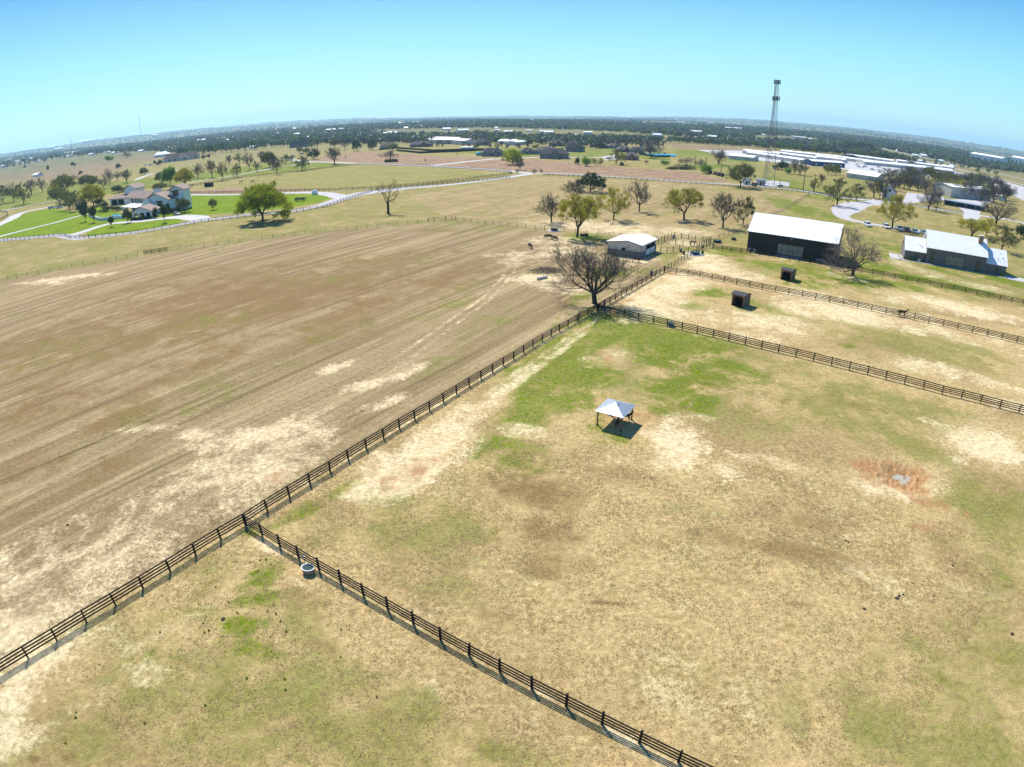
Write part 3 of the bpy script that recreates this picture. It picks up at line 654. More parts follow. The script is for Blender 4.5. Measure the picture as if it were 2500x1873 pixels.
class TreeGen:
    """an open-grown oak: short bole, heavy crooked limbs, forking down to twigs; all branches are tapered tubes"""
    def __init__(s, seed, levels=4, bole=0.26, limbs=7, spread=(35, 72), kids=(5, 5, 4, 4), ratio=(0.55, 0.55, 0.55, 0.5), wander=0.25,
                 r0=0.027, sides=(9, 6, 4, 3, 3), up=0.10, droop=0.0, rmin=0.0024, limb_len=0.55, lean=0.0, tops=1):
        s.R = random.Random(seed); s.wood = MB(); s.twig = MB(); s.tips = []; s.p = dict(levels=levels, kids=kids, ratio=ratio, wander=wander, sides=sides, up=up, droop=droop, rmin=rmin)
        R = s.R
        for b in range(tops):
            base = Vector((0, 0, -0.02)) + (Vector((R.uniform(-.06, .06), R.uniform(-.06, .06), 0)) if tops > 1 else Vector())
            d = Vector((R.uniform(-lean, lean), R.uniform(-lean, lean), 1)).normalized()
            if tops > 1: d = Vector((math.cos(b*2*PI/tops + .5)*.35, math.sin(b*2*PI/tops + .5)*.35, 1)).normalized()
            pts = [base]; rad = [r0*1.5/math.sqrt(tops)]; n = 4
            for i in range(n):
                d = (d + Vector((R.uniform(-1, 1), R.uniform(-1, 1), 0))*0.06).normalized()
                pts.append(pts[-1] + d*(bole/n)); rad.append(r0/math.sqrt(tops)*(1.08 - 0.08*i/n))
            s.tube(pts, rad, sides[0], s.wood)
            ph = R.uniform(0, 6.28)
            for k in range(limbs):
                a = ph + 2*PI*k/limbs + R.uniform(-.35, .35); el = math.radians(R.uniform(*spread))
                if k == 0: el = math.radians(82)
                dd = Vector((math.cos(a)*math.cos(el), math.sin(a)*math.cos(el), math.sin(el)))
                if tops > 1: dd = (dd + d*0.5).normalized()
                p0 = pts[-1] - d*(bole*0.28*R.random())
                s.branch(p0, dd, limb_len*R.uniform(.8, 1.15), r0*R.uniform(.50, .68)/math.sqrt(tops), 1)
    def tube(s, pts, rad, n, mb):
        vs = []; x = None
        for i, p in enumerate(pts):
            d = (pts[min(i+1, len(pts)-1)] - pts[max(i-1, 0)]).normalized()
            if x is None: x = d.orthogonal().normalized()
            x = (x - d*x.dot(d)).normalized(); y = d.cross(x)
            for k in range(n):
                t = 2*PI*k/n; vs.append(p + x*(rad[i]*math.cos(t)) + y*(rad[i]*math.sin(t)))
        fs = []
        for i in range(len(pts)-1):
            for k in range(n): fs.append((i*n+k, i*n+(k+1) % n, (i+1)*n+(k+1) % n, (i+1)*n+k))
        mb.add(vs, fs, n > 4)
    def branch(s, p, d, L, r, lev):
        R = s.R; P = s.p; n = 5 if lev <= 2 else 3
        pts = [p.copy()]; rad = [r]; dirs = [d]
        for i in range(n):
            w = P['wander']*(1.0 if lev < 3 else 0.7)
            d = (d + Vector((R.uniform(-1, 1), R.uniform(-1, 1), R.uniform(-.8, .8)))*w + Vector((0, 0, P['up'] - P['droop']*(i/n)*lev*0.5))).normalized()
            pts.append(pts[-1] + d*(L/n)); rad.append(max(P['rmin']*0.7, r*(1 - 0.72*(i+1)/n))); dirs.append(d)
        s.tube(pts, rad, P['sides'][min(lev, len(P['sides'])-1)], s.wood if lev <= 2 else s.twig)
        if lev >= P['levels']:
            s.tips += [pts[-1], pts[-2]]; return
        nk = P['kids'][lev]
        for k in range(nk):
            t = 0.30 + 0.70*(k + R.random())/nk; f = t*n; i = min(int(f), n-1); q = pts[i].lerp(pts[i+1], f-i)
            ax = dirs[i].orthogonal().normalized(); ax = rot_about(ax, dirs[i], R.uniform(0, 6.28))
            dd = rot_about(dirs[i], ax, math.radians(R.uniform(28, 58)))
            s.branch(q, dd, L*P['ratio'][lev]*R.uniform(.75, 1.2), max(P['rmin'], rad[i]*R.uniform(.5, .68)), lev+1)
        s.branch(pts[-1], dirs[-1], L*P['ratio'][lev]*.9, max(P['rmin'], rad[-1]*.95), lev+1)

def leaves(mb, tips, n, size, jitter, R, flat=0.3):
    for _ in range(n):
        p = Vector(R.choice(tips)) + Vector((R.gauss(0, jitter), R.gauss(0, jitter), R.gauss(0, jitter*.8)))
        a = Vector((R.gauss(0, 1), R.gauss(0, 1), R.gauss(0, 1)*flat + .2)).normalized(); b = a.orthogonal().normalized(); b = rot_about(b, a, R.uniform(0, 6.28)); c = a.cross(b)
        s = size*R.uniform(.6, 1.4); b *= s; c *= s*R.uniform(.5, .9)
        mb.add([p-b, p-c*.9+b*.1, p+b, p+c], [(0, 1, 2, 3)])

PROTO = {}
def norm_tree(name, gen, wmat, cmat, leafn=0, lsize=.02, ljit=.03, lmat=None, seed=1, dome=0):
    """a prototype normalised to height 1 and width 1; the placed copies scale it"""
    R = random.Random(seed); leaf = MB()
    if leafn: leaves(leaf, gen.tips, leafn, lsize, ljit, R)
    if dome:
        # the outer crown: sprays gathered in clumps over an uneven dome, open below
        ts = gen.tips; zz = sorted(t_[2] for t_ in ts); z0, z1 = zz[int(len(zz)*.06)], zz[int(len(zz)*.97)]; rr = sorted(math.hypot(t_[0], t_[1]) for t_ in ts)[int(len(ts)*.90)]
        cl = []
        for _ in range(dome):
            a = R.uniform(0, 6.28); u = R.uniform(-.25, 1); k = math.sqrt(max(0, 1 - max(0, u)**2))*R.uniform(.72, 1.03)*(1 + .10*math.sin(3*a + seed)); cl.append(Vector((math.cos(a)*rr*k, math.sin(a)*rr*k, z0 + (z1 - z0)*(.28 + .72*u*R.uniform(.9, 1.04)))))
        for c_ in cl: leaves(leaf, [c_], int(leafn*1.1/dome), lsize, ljit*R.uniform(1.3, 2.4), R)
    allv = gen.twig.v + leaf.v if (gen.twig.v or leaf.v) else gen.wood.v
    zs = [v[2] for v in allv]; top = sorted(zs)[int(len(zs)*.999)]
    xs = sorted(v[0] for v in allv); ys = sorted(v[1] for v in allv); q = lambda a, f: a[int(len(a)*f)]
    wx = q(xs, .996) - q(xs, .004); wy = q(ys, .996) - q(ys, .004); w = (wx + wy)/2
    def fix(mb): mb.v = [(v[0]/w, v[1]/w, v[2]/top) for v in mb.v]
    for mb in (gen.wood, gen.twig, leaf): fix(mb)
    crown = MB(); crown.add(gen.twig.v, gen.twig.f); nt = len(gen.twig.f); crown.add(leaf.v, leaf.f)
    cm = crown.mesh('crown'); cm.materials.append(cmat)
    if leafn:
        cm.materials.append(lmat); mi = np.zeros(len(crown.f), np.int32); mi[nt:] = 1; cm.polygons.foreach_set('material_index', mi)
    # bole thickness was squeezed or stretched by the crown width: keep as is, oaks vary
    PROTO[name] = dict(wood=(gen.wood.mesh('trunk'), wmat), crown=(cm, None))

def put_tree(kind, bx, by, ty, wpx, name='oak_tree', label=None, cat='tree', group=None, rz=None, P=None, h=None, w=None):
    """tree standing where its foot is seen, with the height and crown width surveyed on the photograph"""
    if P is None:
        P = G(bx, by); h = height_at(bx, ty, P); cy = (by+ty)/2
        a = ray(bx - wpx/2, cy); b = ray(bx + wpx/2, cy); w = (P - Vector((0, 0, CAM_H))).length*a.angle(b)
    pr = PROTO[kind]; e = empty(name, P, random.uniform(0, 6.28) if rz is None else rz, label, cat, group); e.scale = (w, w, h)
    def part(nm, mm):
        o = mesh_obj(nm, mm[0], mm[1], e); return o
    part('trunk', pr['wood'])
    part('crown', pr['crown'])
    return e

def protos():
    # bare oaks
    for i, (sd, sp, k) in enumerate([(3, (20, 70), (5, 5, 4, 4)), (11, (25, 75), (5, 5, 4, 4)), (23, (12, 60), (5, 5, 5, 4))]):
        norm_tree('bare%d' % i, TreeGen(sd, 4, 0.27, 8, sp, (5, 5, 5, 5), limb_len=.50, wander=.27, rmin=.0036), M['bark'], M['twig'])
    norm_tree('hero', TreeGen(5, 5, 0.24, 9, (2, 74), (4, 5, 5, 4, 3), (0.62, .58, .56, .52, .5), 0.25, 0.034, limb_len=.50, rmin=.0020, droop=.03, up=.10, ), M['bark'], M['twig'])
    norm_tree('barnoak', TreeGen(17, 5, 0.22, 8, (5, 66), (4, 5, 4, 4, 3), (0.60, .60, .56, .52, .5), 0.26, 0.032, limb_len=.52, rmin=.0022, droop=.06, up=.08), M['bark'], M['greytwig'])
    norm_tree('greybare', TreeGen(29, 4, 0.16, 8, (15, 75), (5, 5, 5, 4), limb_len=.5, rmin=.0034), M['bark'], M['greytwig'])
    norm_tree('forkbare', TreeGen(31, 4, 0.14, 4, (30, 70), (5, 5, 4, 4), limb_len=.48, tops=3, rmin=.0032), M['bark'], M['greytwig'])
    # oaks in thin spring leaf
    for i, sd in enumerate((41, 53)):
        norm_tree('olive%d' % i, TreeGen(sd, 4, 0.27, 6, (12, 66), (5, 5, 4, 4), limb_len=.5, wander=.27, rmin=.003), M['bark'], M['twig'], 4200, .013, .022, M['leaf_olive'], sd, 26)
        norm_tree('dusk%d' % i, TreeGen(sd+4, 4, 0.27, 6, (18, 70), (5, 5, 4, 4), limb_len=.5, wander=.27, rmin=.003), M['bark'], M['twig'], 3200, .014, .024, M['leaf_dusk'], sd, 16)
    norm_tree('oliveful', TreeGen(61, 4, 0.22, 7, (5, 70), (5, 5, 4, 3), limb_len=.5), M['bark'], M['twig'], 7000, .016, .028, M['leaf_olive'], 6, 46)
    norm_tree('green0', TreeGen(67, 4, 0.22, 8, (0, 72), (5, 5, 4, 3), limb_len=.5), M['bark'], M['twig'], 11000, .017, .026, M['leaf_green'], 7, 90)
    norm_tree('green1', TreeGen(71, 4, 0.24, 7, (10, 75), (5, 5, 4, 3), limb_len=.48), M['bark'], M['twig'], 5000, .021, .032, M['leaf_green'], 8, 36)
    norm_tree('bright', TreeGen(73, 3, 0.20, 7, (5, 75), (5, 5, 4), limb_len=.46), M['bark'], M['twig'], 3000, .028, .045, M['leaf_bright'], 9, 24)
    norm_tree('evergreen', TreeGen(79, 4, 0.18, 8, (5, 66), (5, 5, 4, 3), limb_len=.52), M['bark'], M['twig'], 7000, .016, .026, M['leaf_dark'], 10, 34)
    norm_tree('duskful', TreeGen(83, 4, 0.22, 7, (5, 70), (5, 5, 4, 3), limb_len=.5), M['bark'], M['twig'], 5000, .018, .03, M['leaf_dusk'], 11, 40)
    norm_tree('young', TreeGen(89, 3, 0.26, 8, (35, 80), (5, 5, 4), limb_len=.40, r0=.022), M['bark'], M['twig'], 2600, .030, .045, M['leaf_dark'], 12)
    norm_tree('shrub', TreeGen(97, 3, 0.04, 9, (15, 80), (5, 5, 4), limb_len=.5, r0=.02), M['bark'], M['twig'], 2600, .030, .05, M['leaf_dark'], 13)
    norm_tree('shrubgreen', TreeGen(101, 3, 0.04, 9, (10, 80), (5, 5, 4), limb_len=.5, r0=.02), M['bark'], M['twig'], 2800, .030, .05, M['leaf_bright'], 14)
    norm_tree('shrubbare', TreeGen(103, 4, 0.03, 10, (15, 75), (4, 5, 4, 3), limb_len=.55, r0=.018, rmin=.004), M['bark'], M['greytwig'])
    norm_tree('dead', TreeGen(107, 4, 0.40, 4, (5, 70), (3, 3, 3, 3), limb_len=.42, wander=.34, r0=.030, rmin=.003, lean=.05), M['bark'], M['bark'])
    # far trees: a clumped crown of larger leaf sprays on a short stem
    for i, (nm, mt) in enumerate([('fargrey', M['far_grey']), ('fargreen', M['far_green']), ('fardark', M['leaf_dark'])]):
        R = random.Random(200+i); wood, crown = MB(), MB()
        wood.tube((0, 0, -.05), (0, 0, .6), .03, .015, 5)
        for _ in range(13):
            a, e2 = R.uniform(0, 6.28), R.uniform(-.2, 1.3); L = R.uniform(.3, .46)
            wood.tube((0, 0, R.uniform(.25, .5)), (L*math.cos(a)*math.cos(e2), L*math.sin(a)*math.cos(e2), .5 + L*math.sin(e2)), .012, .003, 3)
        tips = []
        for _ in range(16):
            a, zz = R.uniform(0, 6.28), R.uniform(.36, .88); rr = .40*math.sqrt(max(.05, 1-((zz-.58)/.40)**2))*R.uniform(.45, 1)
            tips.append((rr*math.cos(a), rr*math.sin(a), zz))
        leaves(crown, tips, 420 if i else 330, .045, .075, R)
        PROTO[nm] = dict(wood=(wood.mesh('trunk'), M['bark']), crown=(crown.mesh('crown'), mt))
protos()

# --- every tree one can tell apart: kind, foot x, foot y, top y, crown width, name, label, group
TREES = [
 ('hero',1452,741,594,184,'oak_tree','large bare oak with dark spreading limbs leaning over the corner of the black plank fences'),
 ('barnoak',2081,674,556,152,'oak_tree','big bare oak with grey twigs in front of the black barn and fence'),
 ('olive0',1409,579,474,106,'oak_tree','large yellow-green oak on the wire fence line, just behind the small tan barn'),
 ('bare0',1346,543,470,72,'oak_tree','bare oak with a dark trunk left of the yellow-green oak by the wire fence'),
 ('bare1',1405,496,441,62,'oak_tree','bare oak half hidden behind the yellow-green oak and touching the dark evergreen'),
 ('evergreen',1441,469,420,78,'oak_tree','dark evergreen oak with a wide flat crown, farthest back of the paddock grove'),
 ('olive1',1498,537,456,80,'oak_tree','thin olive-leaved oak standing behind the small tan barn'),
 ('bare2',1561,517,437,68,'oak_tree','bare brown oak with a rounded crown in the middle of the tan pasture'),
 ('olive0',1670,537,458,92,'oak_tree','broad olive oak standing alone with shade below it in the pasture'),
 ('bare1',1765,556,470,70,'oak_tree','bare oak just left of the white barn roof'),
 ('dusk0',1814,549,474,58,'oak_tree','olive-grey oak touching the left end of the white barn roof'),
 ('duskful',1808,457,396,64,'oak_tree','rounded olive-green oak beside the foot of the lattice tower'),
 ('green1',1251,402,362,54,'oak_tree','bright yellow-green oak on the tan field below the grey-roofed houses'),
 ('bare2',1270,416,385,26,'oak_tree','small bare oak right of the yellow-green oak on the tan field'),
 ('shrubbare',1264,424,410,12,'ornamental_tree','small purple-grey clipped tree alone by the lane gate'),
 ('shrubbare',1304,424,411,15,'ornamental_tree','wider purple-grey clipped tree in the pair beside the lane bend'),
 ('shrubbare',1321,423,411,10,'ornamental_tree','narrow purple-grey clipped tree at the right of the pair by the lane bend'),
 ('dusk1',1504,402,361,50,'oak_tree','dark dense oak with a low trunk shading green turf beside the brick-roofed house'),
 ('greybare',1590,386,339,62,'oak_tree','tall grey bare tree in the yard of the house with the covered pool'),
 ('forkbare',1752,402,361,46,'oak_tree','bare many-stemmed tree in front of the white storage sheds'),
 ('shrubgreen',1724,424,399,32,'oak_tree','low bushy green tree beside the dark hay bale'),
 ('shrubbare',1676,404,381,38,'thicket','bare grey thicket behind the brush heaps'),
 ('shrubbare',1712,409,386,32,'thicket','bare grey thicket between the two utility poles'),
 ('bare0',1578,401,390,12,'young_tree','tiny bare sapling alone on bright turf'),
 ('shrubgreen',1622,402,391,25,'bush','round bright green bush on the turf before the brush heaps'),
 ('shrub',1410,401,383,18,'bush','dark upright bush at the left end of the yard hedge row'),
 ('shrubgreen',1430,406,380,26,'bush','bright green bush in the yard hedge row'),
 ('dusk0',1452,405,386,14,'young_tree','slim olive tree right of the bright green yard bush'),
 ('dusk1',1466,405,385,15,'young_tree','slim forked olive tree nearest the dark dense oak'),
 ('olive1',1987,468,435,24,'oak_tree','small olive tree growing around a utility pole by the lane'),
 ('bare1',2006,452,424,22,'oak_tree','small bare tree behind the utility poles'),
 ('duskful',2021,426,398,28,'oak_tree','rounded grey-olive tree beside the blue storage building'),
 ('green1',2040,426,399,22,'oak_tree','rounded green tree at the corner of the blue storage building'),
 ('bare0',1939,425,387,33,'oak_tree','bare tree left of the blue storage building'),
 ('dusk1',1953,428,391,38,'oak_tree','dark tree with several trunks before the blue storage building'),
 ('shrub',1909,416,391,42,'thicket','dark evergreen thicket right of the lattice tower'),
 ('shrubgreen',1925,425,409,20,'bush','lime-green bush at the edge of the hillside thicket'),
 ('dusk1',2043,502,429,72,'oak_tree','large dusky oak with three trunks left of the gravel drive'),
 ('dusk0',2091,491,444,40,'oak_tree','medium olive oak on the fence line right of the three-trunked oak'),
 ('bare2',2133,484,430,56,'oak_tree','bare oak left of the white gabled cottage'),
 ('dusk0',2147,485,436,40,'oak_tree','leaning olive oak against the white gabled cottage'),
 ('olive1',2178,557,472,95,'oak_tree','spreading olive oak standing among the parked cars'),
 ('greybare',2266,513,456,58,'oak_tree','grey bare oak, left one of the pair before the open carport'),
 ('greybare',2285,515,460,44,'oak_tree','grey bare oak, right one of the pair before the open carport'),
 ('bare0',2431,549,483,95,'oak_tree','wide bare oak right of the white concrete yard'),
 ('olive0',2371,579,533,86,'oak_tree','low wide olive oak behind the chimney end of the farmhouse'),
 ('olive1',2408,578,531,50,'oak_tree','narrow olive oak between the farmhouse chimney and the dusky oak'),
 ('dusk1',2445,613,544,76,'oak_tree','dusky oak with bare limbs behind the right wing of the farmhouse'),
 ('shrub',2492,583,545,34,'thicket','dark thicket at the right edge beyond the farmhouse'),
 ('green0',642,540,446,122,'oak_tree','big round green oak with a wide shadow beside the lane fence'),
 ('dead',948,522,437,60,'dead_tree','dead crooked tree with broken limbs standing alone in the pasture'),
 ('dusk0',9,496,447,42,'oak_tree','dusky oak at the very left edge of the row by the white path'),
 ('bare0',34,492,443,38,'oak_tree','bare dark oak, second in the row at the left edge'),
 ('dusk1',58,498,442,44,'oak_tree','dark leaning oak closest to the white path'),
 ('bare1',77,476,437,34,'oak_tree','bare dark oak in the gap between the left row and the lone oak'),
 ('bare2',104,469,431,30,'oak_tree','upright dark oak alone left of the mansion grove'),
 ('dusk0',171,511,466,58,'oak_tree','dark oak with twin trunks shading the parked white van'),
 ('dusk1',189,514,462,50,'oak_tree','dark oak next to the little dark pavilion by the mansion'),
 ('duskful',147,500,456,52,'oak_tree','dense grey oak above the parked white pickup'),
 ('duskful',158,472,424,66,'oak_tree','tallest dark oak at the back of the mansion grove'),
 ('olive1',134,480,446,30,'oak_tree','small yellow-green oak in the middle of the dark grove'),
 ('oliveful',229,503,446,68,'oak_tree','golden-green oak right of the dark grove at the mansion'),
 ('duskful',216,462,425,52,'oak_tree','dark grey-green oak behind the golden-green oak'),
 ('bare0',254,462,428,32,'oak_tree','bare oak behind the mansion garage wing'),
 ('bare2',269,450,410,28,'oak_tree','tall thin bare oak behind the mansion roofs'),
 ('bare1',310,447,413,34,'oak_tree','bare oak with a forked trunk behind the mansion gable'),
 ('bare0',287,442,417,24,'oak_tree','small bare oak at the bend of the white path behind the mansion'),
 ('shrub',290,471,450,36,'thicket','dark shrub thicket against the back of the mansion'),
 ('duskful',391,466,446,40,'thicket','olive shrubby tree left of the mansion tower'),
 ('duskful',397,451,418,38,'oak_tree','muted green oak at the left of the green trio above the mansion'),
 ('bright',417,453,405,34,'oak_tree','bright green oak in the middle of the green trio above the mansion'),
 ('oliveful',452,453,408,52,'oak_tree','broad olive oak at the right of the green trio above the mansion'),
 ('bare0',484,435,397,36,'oak_tree','bare oak first in the park row right of the green trio'),
 ('bare1',518,434,389,30,'oak_tree','bare oak with rising limbs second in the park row'),
 ('bare2',545,440,391,34,'oak_tree','bare oak touching the lane fence in the park row'),
 ('dusk0',579,433,397,28,'oak_tree','greenish oak beside the white park path'),
 ('bare1',560,405,378,20,'oak_tree','small pale bare oak behind the greenish park oak'),
 ('dusk1',585,398,372,28,'oak_tree','dark oak behind the park path near the brown-roofed house'),
 ('bare0',610,415,369,28,'oak_tree','tall dark bare oak in the middle of the park'),
 ('bare2',628,420,391,24,'oak_tree','low bare oak with a straight trunk on the park path'),
 ('bare1',639,396,368,24,'oak_tree','bare oak at the back of the park above the parked cars'),
 ('duskful',658,409,368,38,'oak_tree','dense dark oak with olive top in the park'),
 ('bare2',668,415,379,30,'oak_tree','bare oak in front of the dense dark park oak'),
 ('bare0',677,426,380,30,'oak_tree','bare oak beside the lane fence, right of the dense dark park oak'),
 ('dusk0',698,403,375,26,'oak_tree','greenish-grey oak right of the park trio'),
 ('bare1',712,399,378,15,'oak_tree','slim bare oak behind the greenish-grey park oak'),
 ('dusk1',738,417,378,34,'oak_tree','grey oak with a dark trunk at the lane fence near the road corner'),
 ('bare2',746,410,381,24,'oak_tree','small bare oak just behind the grey oak near the road corner'),
 ('evergreen',768,389,361,32,'oak_tree','dark green bushy oak beside the road'),
 ('duskful',748,377,360,20,'oak_tree','round grey-green small tree left of the dark bushy oak'),
 ('duskful',732,375,357,16,'oak_tree','round grey-green sapling standing on the far lawn'),
 ('bare1',817,401,359,46,'oak_tree','bare forked oak leaning right at the road side'),
 ('greybare',953,391,365,46,'oak_tree','neat rounded bare tree inside a ring hedge on the tan field'),
 ('dusk1',760,364,341,18,'oak_tree','dark oak right of the long grey-roofed hall'),
 ('bare0',775,361,339,18,'oak_tree','bare oak second right of the long grey-roofed hall'),
 ('duskful',817,362,336,26,'oak_tree','dark leafy oak behind the forked roadside oak'),
 ('bare2',841,366,338,24,'oak_tree','tall bare oak on the green yard left of the dark cedar'),
 ('evergreen',872,369,340,24,'cedar_tree','dark cedar on the far edge of the tan field'),
 ('evergreen',910,367,340,24,'cedar_tree','second dark cedar right of the first on the far field edge'),
 ('bare1',888,356,336,18,'oak_tree','bare oak between the two dark cedars'),
 ('duskful',959,367,350,30,'oak_tree','grey-olive bushy tree above the neat rounded bare tree'),
 ('young',273,554,527,16,'young_tree','slim young tree by the drive bend in front of the mansion pool'),
 ('young',403,543,497,17,'young_tree','tall young tree on the round lawn before the mansion tower'),
 ('evergreen',312,544,506,24,'cedar_tree','clump of dark cedars hiding the pool end of the mansion porch'),
 ('young',382,532,505,11,'cypress_tree','narrow dark cypress at the right of the mansion portico'),
 ('young',412,523,494,11,'cypress_tree','narrow dark cypress against the white mansion gable'),
 ('duskful',451,518,482,36,'oak_tree','grey-green tree at the right corner of the mansion tower'),
 ('young',209,541,503,19,'young_tree','round dark young tree left of the white garden wall'),
 ('young',230,543,502,20,'young_tree','round grey young tree in front of the white garden wall'),
 ('duskful',521,512,484,22,'young_tree','small olive tree alone on the bright lawn right of the mansion'),
 ('shrub',179,406,394,12,'young_tree','small dark round tree on the far ploughed field edge'),
 ('shrub',117,415,403,10,'young_tree','small dark tree on the plough line, left of centre'),
 ('shrub',197,426,416,11,'young_tree','lone dark round tree on the pale far field above the mansion grove'),
 ('shrub',61,410,402,7,'young_tree','tiny dark tree on the far field by the left edge'),
 ('bright',264,396,379,15,'young_tree','bright round green tree on the far field'),
 ('green1',274,392,380,10,'young_tree','small green tree right of the bright round tree on the far field'),
 ('evergreen',290,412,398,15,'young_tree','dark green tree on the pale field above the mansion'),
 ('evergreen',353,427,408,24,'oak_tree','dark leafy oak beside the white park road behind the mansion'),
 ('dusk1',310,386,368,22,'oak_tree','dusky tree at the edge of the far ploughed field'),
 ('shrub',378,401,391,11,'bush','dark bush left of the red-brown roofed house'),
 ('shrub',391,403,389,15,'bush','wide dark bush in front of the red-brown roofed house'),
 ('young',510,388,377,8,'cedar_tree','tiny cone-shaped cedar right of the red-brown roofed house'),
 ('young',497,390,379,13,'cedar_tree','wider cone-shaped cedar at the end of the red-brown roofed house'),
 ('evergreen',385,467,447,22,'thicket','dark shrub behind the mansion chimney'),
]
for k, bx, by, ty, w, nm, lb in TREES:
    put_tree(k, bx, by, ty, w, nm, lb, {'oak_tree': 'tree', 'young_tree': 'young tree', 'dead_tree': 'dead tree', 'cedar_tree': 'cedar', 'cypress_tree': 'cypress', 'thicket': 'thicket', 'bush': 'bush', 'ornamental_tree': 'ornamental tree'}[nm])

# --- rows of far trees that nothing tells apart: each its own object, one label per row
def tree_row(line, n, hpx, kinds, label, group, spread=3.0, name='far_tree'):
    R = random.Random(label)
    L = [0]
    for a, b in zip(line[:-1], line[1:]): L.append(L[-1] + math.hypot(b[0]-a[0], b[1]-a[1]))
    for i in range(n):
        s = (i + R.uniform(.1, .9))/n*L[-1]
        for a, b, l0, l1 in zip(line[:-1], line[1:], L[:-1], L[1:]):
            if l0 <= s <= l1:
                f = (s-l0)/(l1-l0); x, y = a[0] + (b[0]-a[0])*f, a[1] + (b[1]-a[1])*f; break
        y += R.uniform(-spread, spread)*.5
        h = hpx*R.uniform(.75, 1.2)
        put_tree(R.choice(kinds), x, y, y - h, h*R.uniform(.95, 1.35), name, label, 'tree', group)
tree_row([(432,382),(500,378),(580,370),(650,362)], 26, 19, ['fargreen','fargreen','fardark','fargrey'], 'dark green tree in the dense row edging the pale strip of field beyond the park', 'green trees beyond the park', 4)
tree_row([(436,376),(640,357)], 22, 17, ['fargrey','fargreen'], 'grey-green tree in the second row behind the dark green row beyond the park', 'second tree row beyond the park', 4)
tree_row([(1622,349),(1700,351),(1850,361),(1950,370)], 34, 15, ['fargreen','fargreen','fargreen','fargrey'], 'leafy green tree in the belt between the tan strip and the white storage sheds', 'green belt behind the storage sheds', 4)
tree_row([(1950,371),(2060,378),(2160,390),(2230,402)], 28, 19, ['fargrey','fargrey','fargreen'], 'grey bare tree in the belt right of the lattice tower', 'grey belt right of the tower', 5)
tree_row([(2066,366),(2130,372)], 8, 20, ['fardark'], 'dark pine in the clump above the grey belt on the right', 'pine clump on the right', 3, 'pine_tree')
tree_row([(2160,452),(2260,464),(2360,478),(2470,492)], 32, 38, ['dusk0','dusk1','bare0','bare2','bare1','olive1','greybare'], 'oak in the crowded grove around the long grey shed', 'oaks around the long grey shed', 22, 'oak_tree')
tree_row([(2200,432),(2330,446),(2450,462)], 28, 28, ['dusk0','bare1','bare2','greybare','bare0','duskful'], 'oak in the back rank of the grove above the long grey shed', 'back rank above the long grey shed', 12, 'oak_tree')
tree_row([(780,352),(860,350),(960,352),(1090,357)], 30, 16, ['fargrey','fargreen','fardark','fargrey'], 'tree among the white houses beyond the fenced green yard', 'trees among the white houses', 8)
tree_row([(1120,362),(1250,362),(1330,366),(1440,362)], 22, 14, ['fargreen','fargrey','fargrey'], 'tree between the roofs of the grey-roofed housing estate', 'trees in the housing estate', 8)
tree_row([(1440,362),(1530,360),(1620,362)], 20, 18, ['fargrey','fargrey','fargreen'], 'tree in the grey wood behind the brick-roofed houses', 'wood behind the brick-roofed houses', 6)
tree_row([(660,360),(720,356),(790,350)], 14, 17, ['fargrey','fardark','fargreen'], 'tree beyond the long grey-roofed hall', 'trees beyond the long hall', 6)
tree_row([(2230,398),(2330,412),(2440,430)], 10, 16, ['fargrey','fargreen'], 'small tree beside the far highway on the right', 'trees beside the highway', 8)
tree_row([(0,412),(60,404),(150,388),(250,378),(330,370)], 30, 13, ['fargrey','fargrey','fardark'], 'dark tree at the near edge of the far wood on the left', 'wood edge on the left', 5)

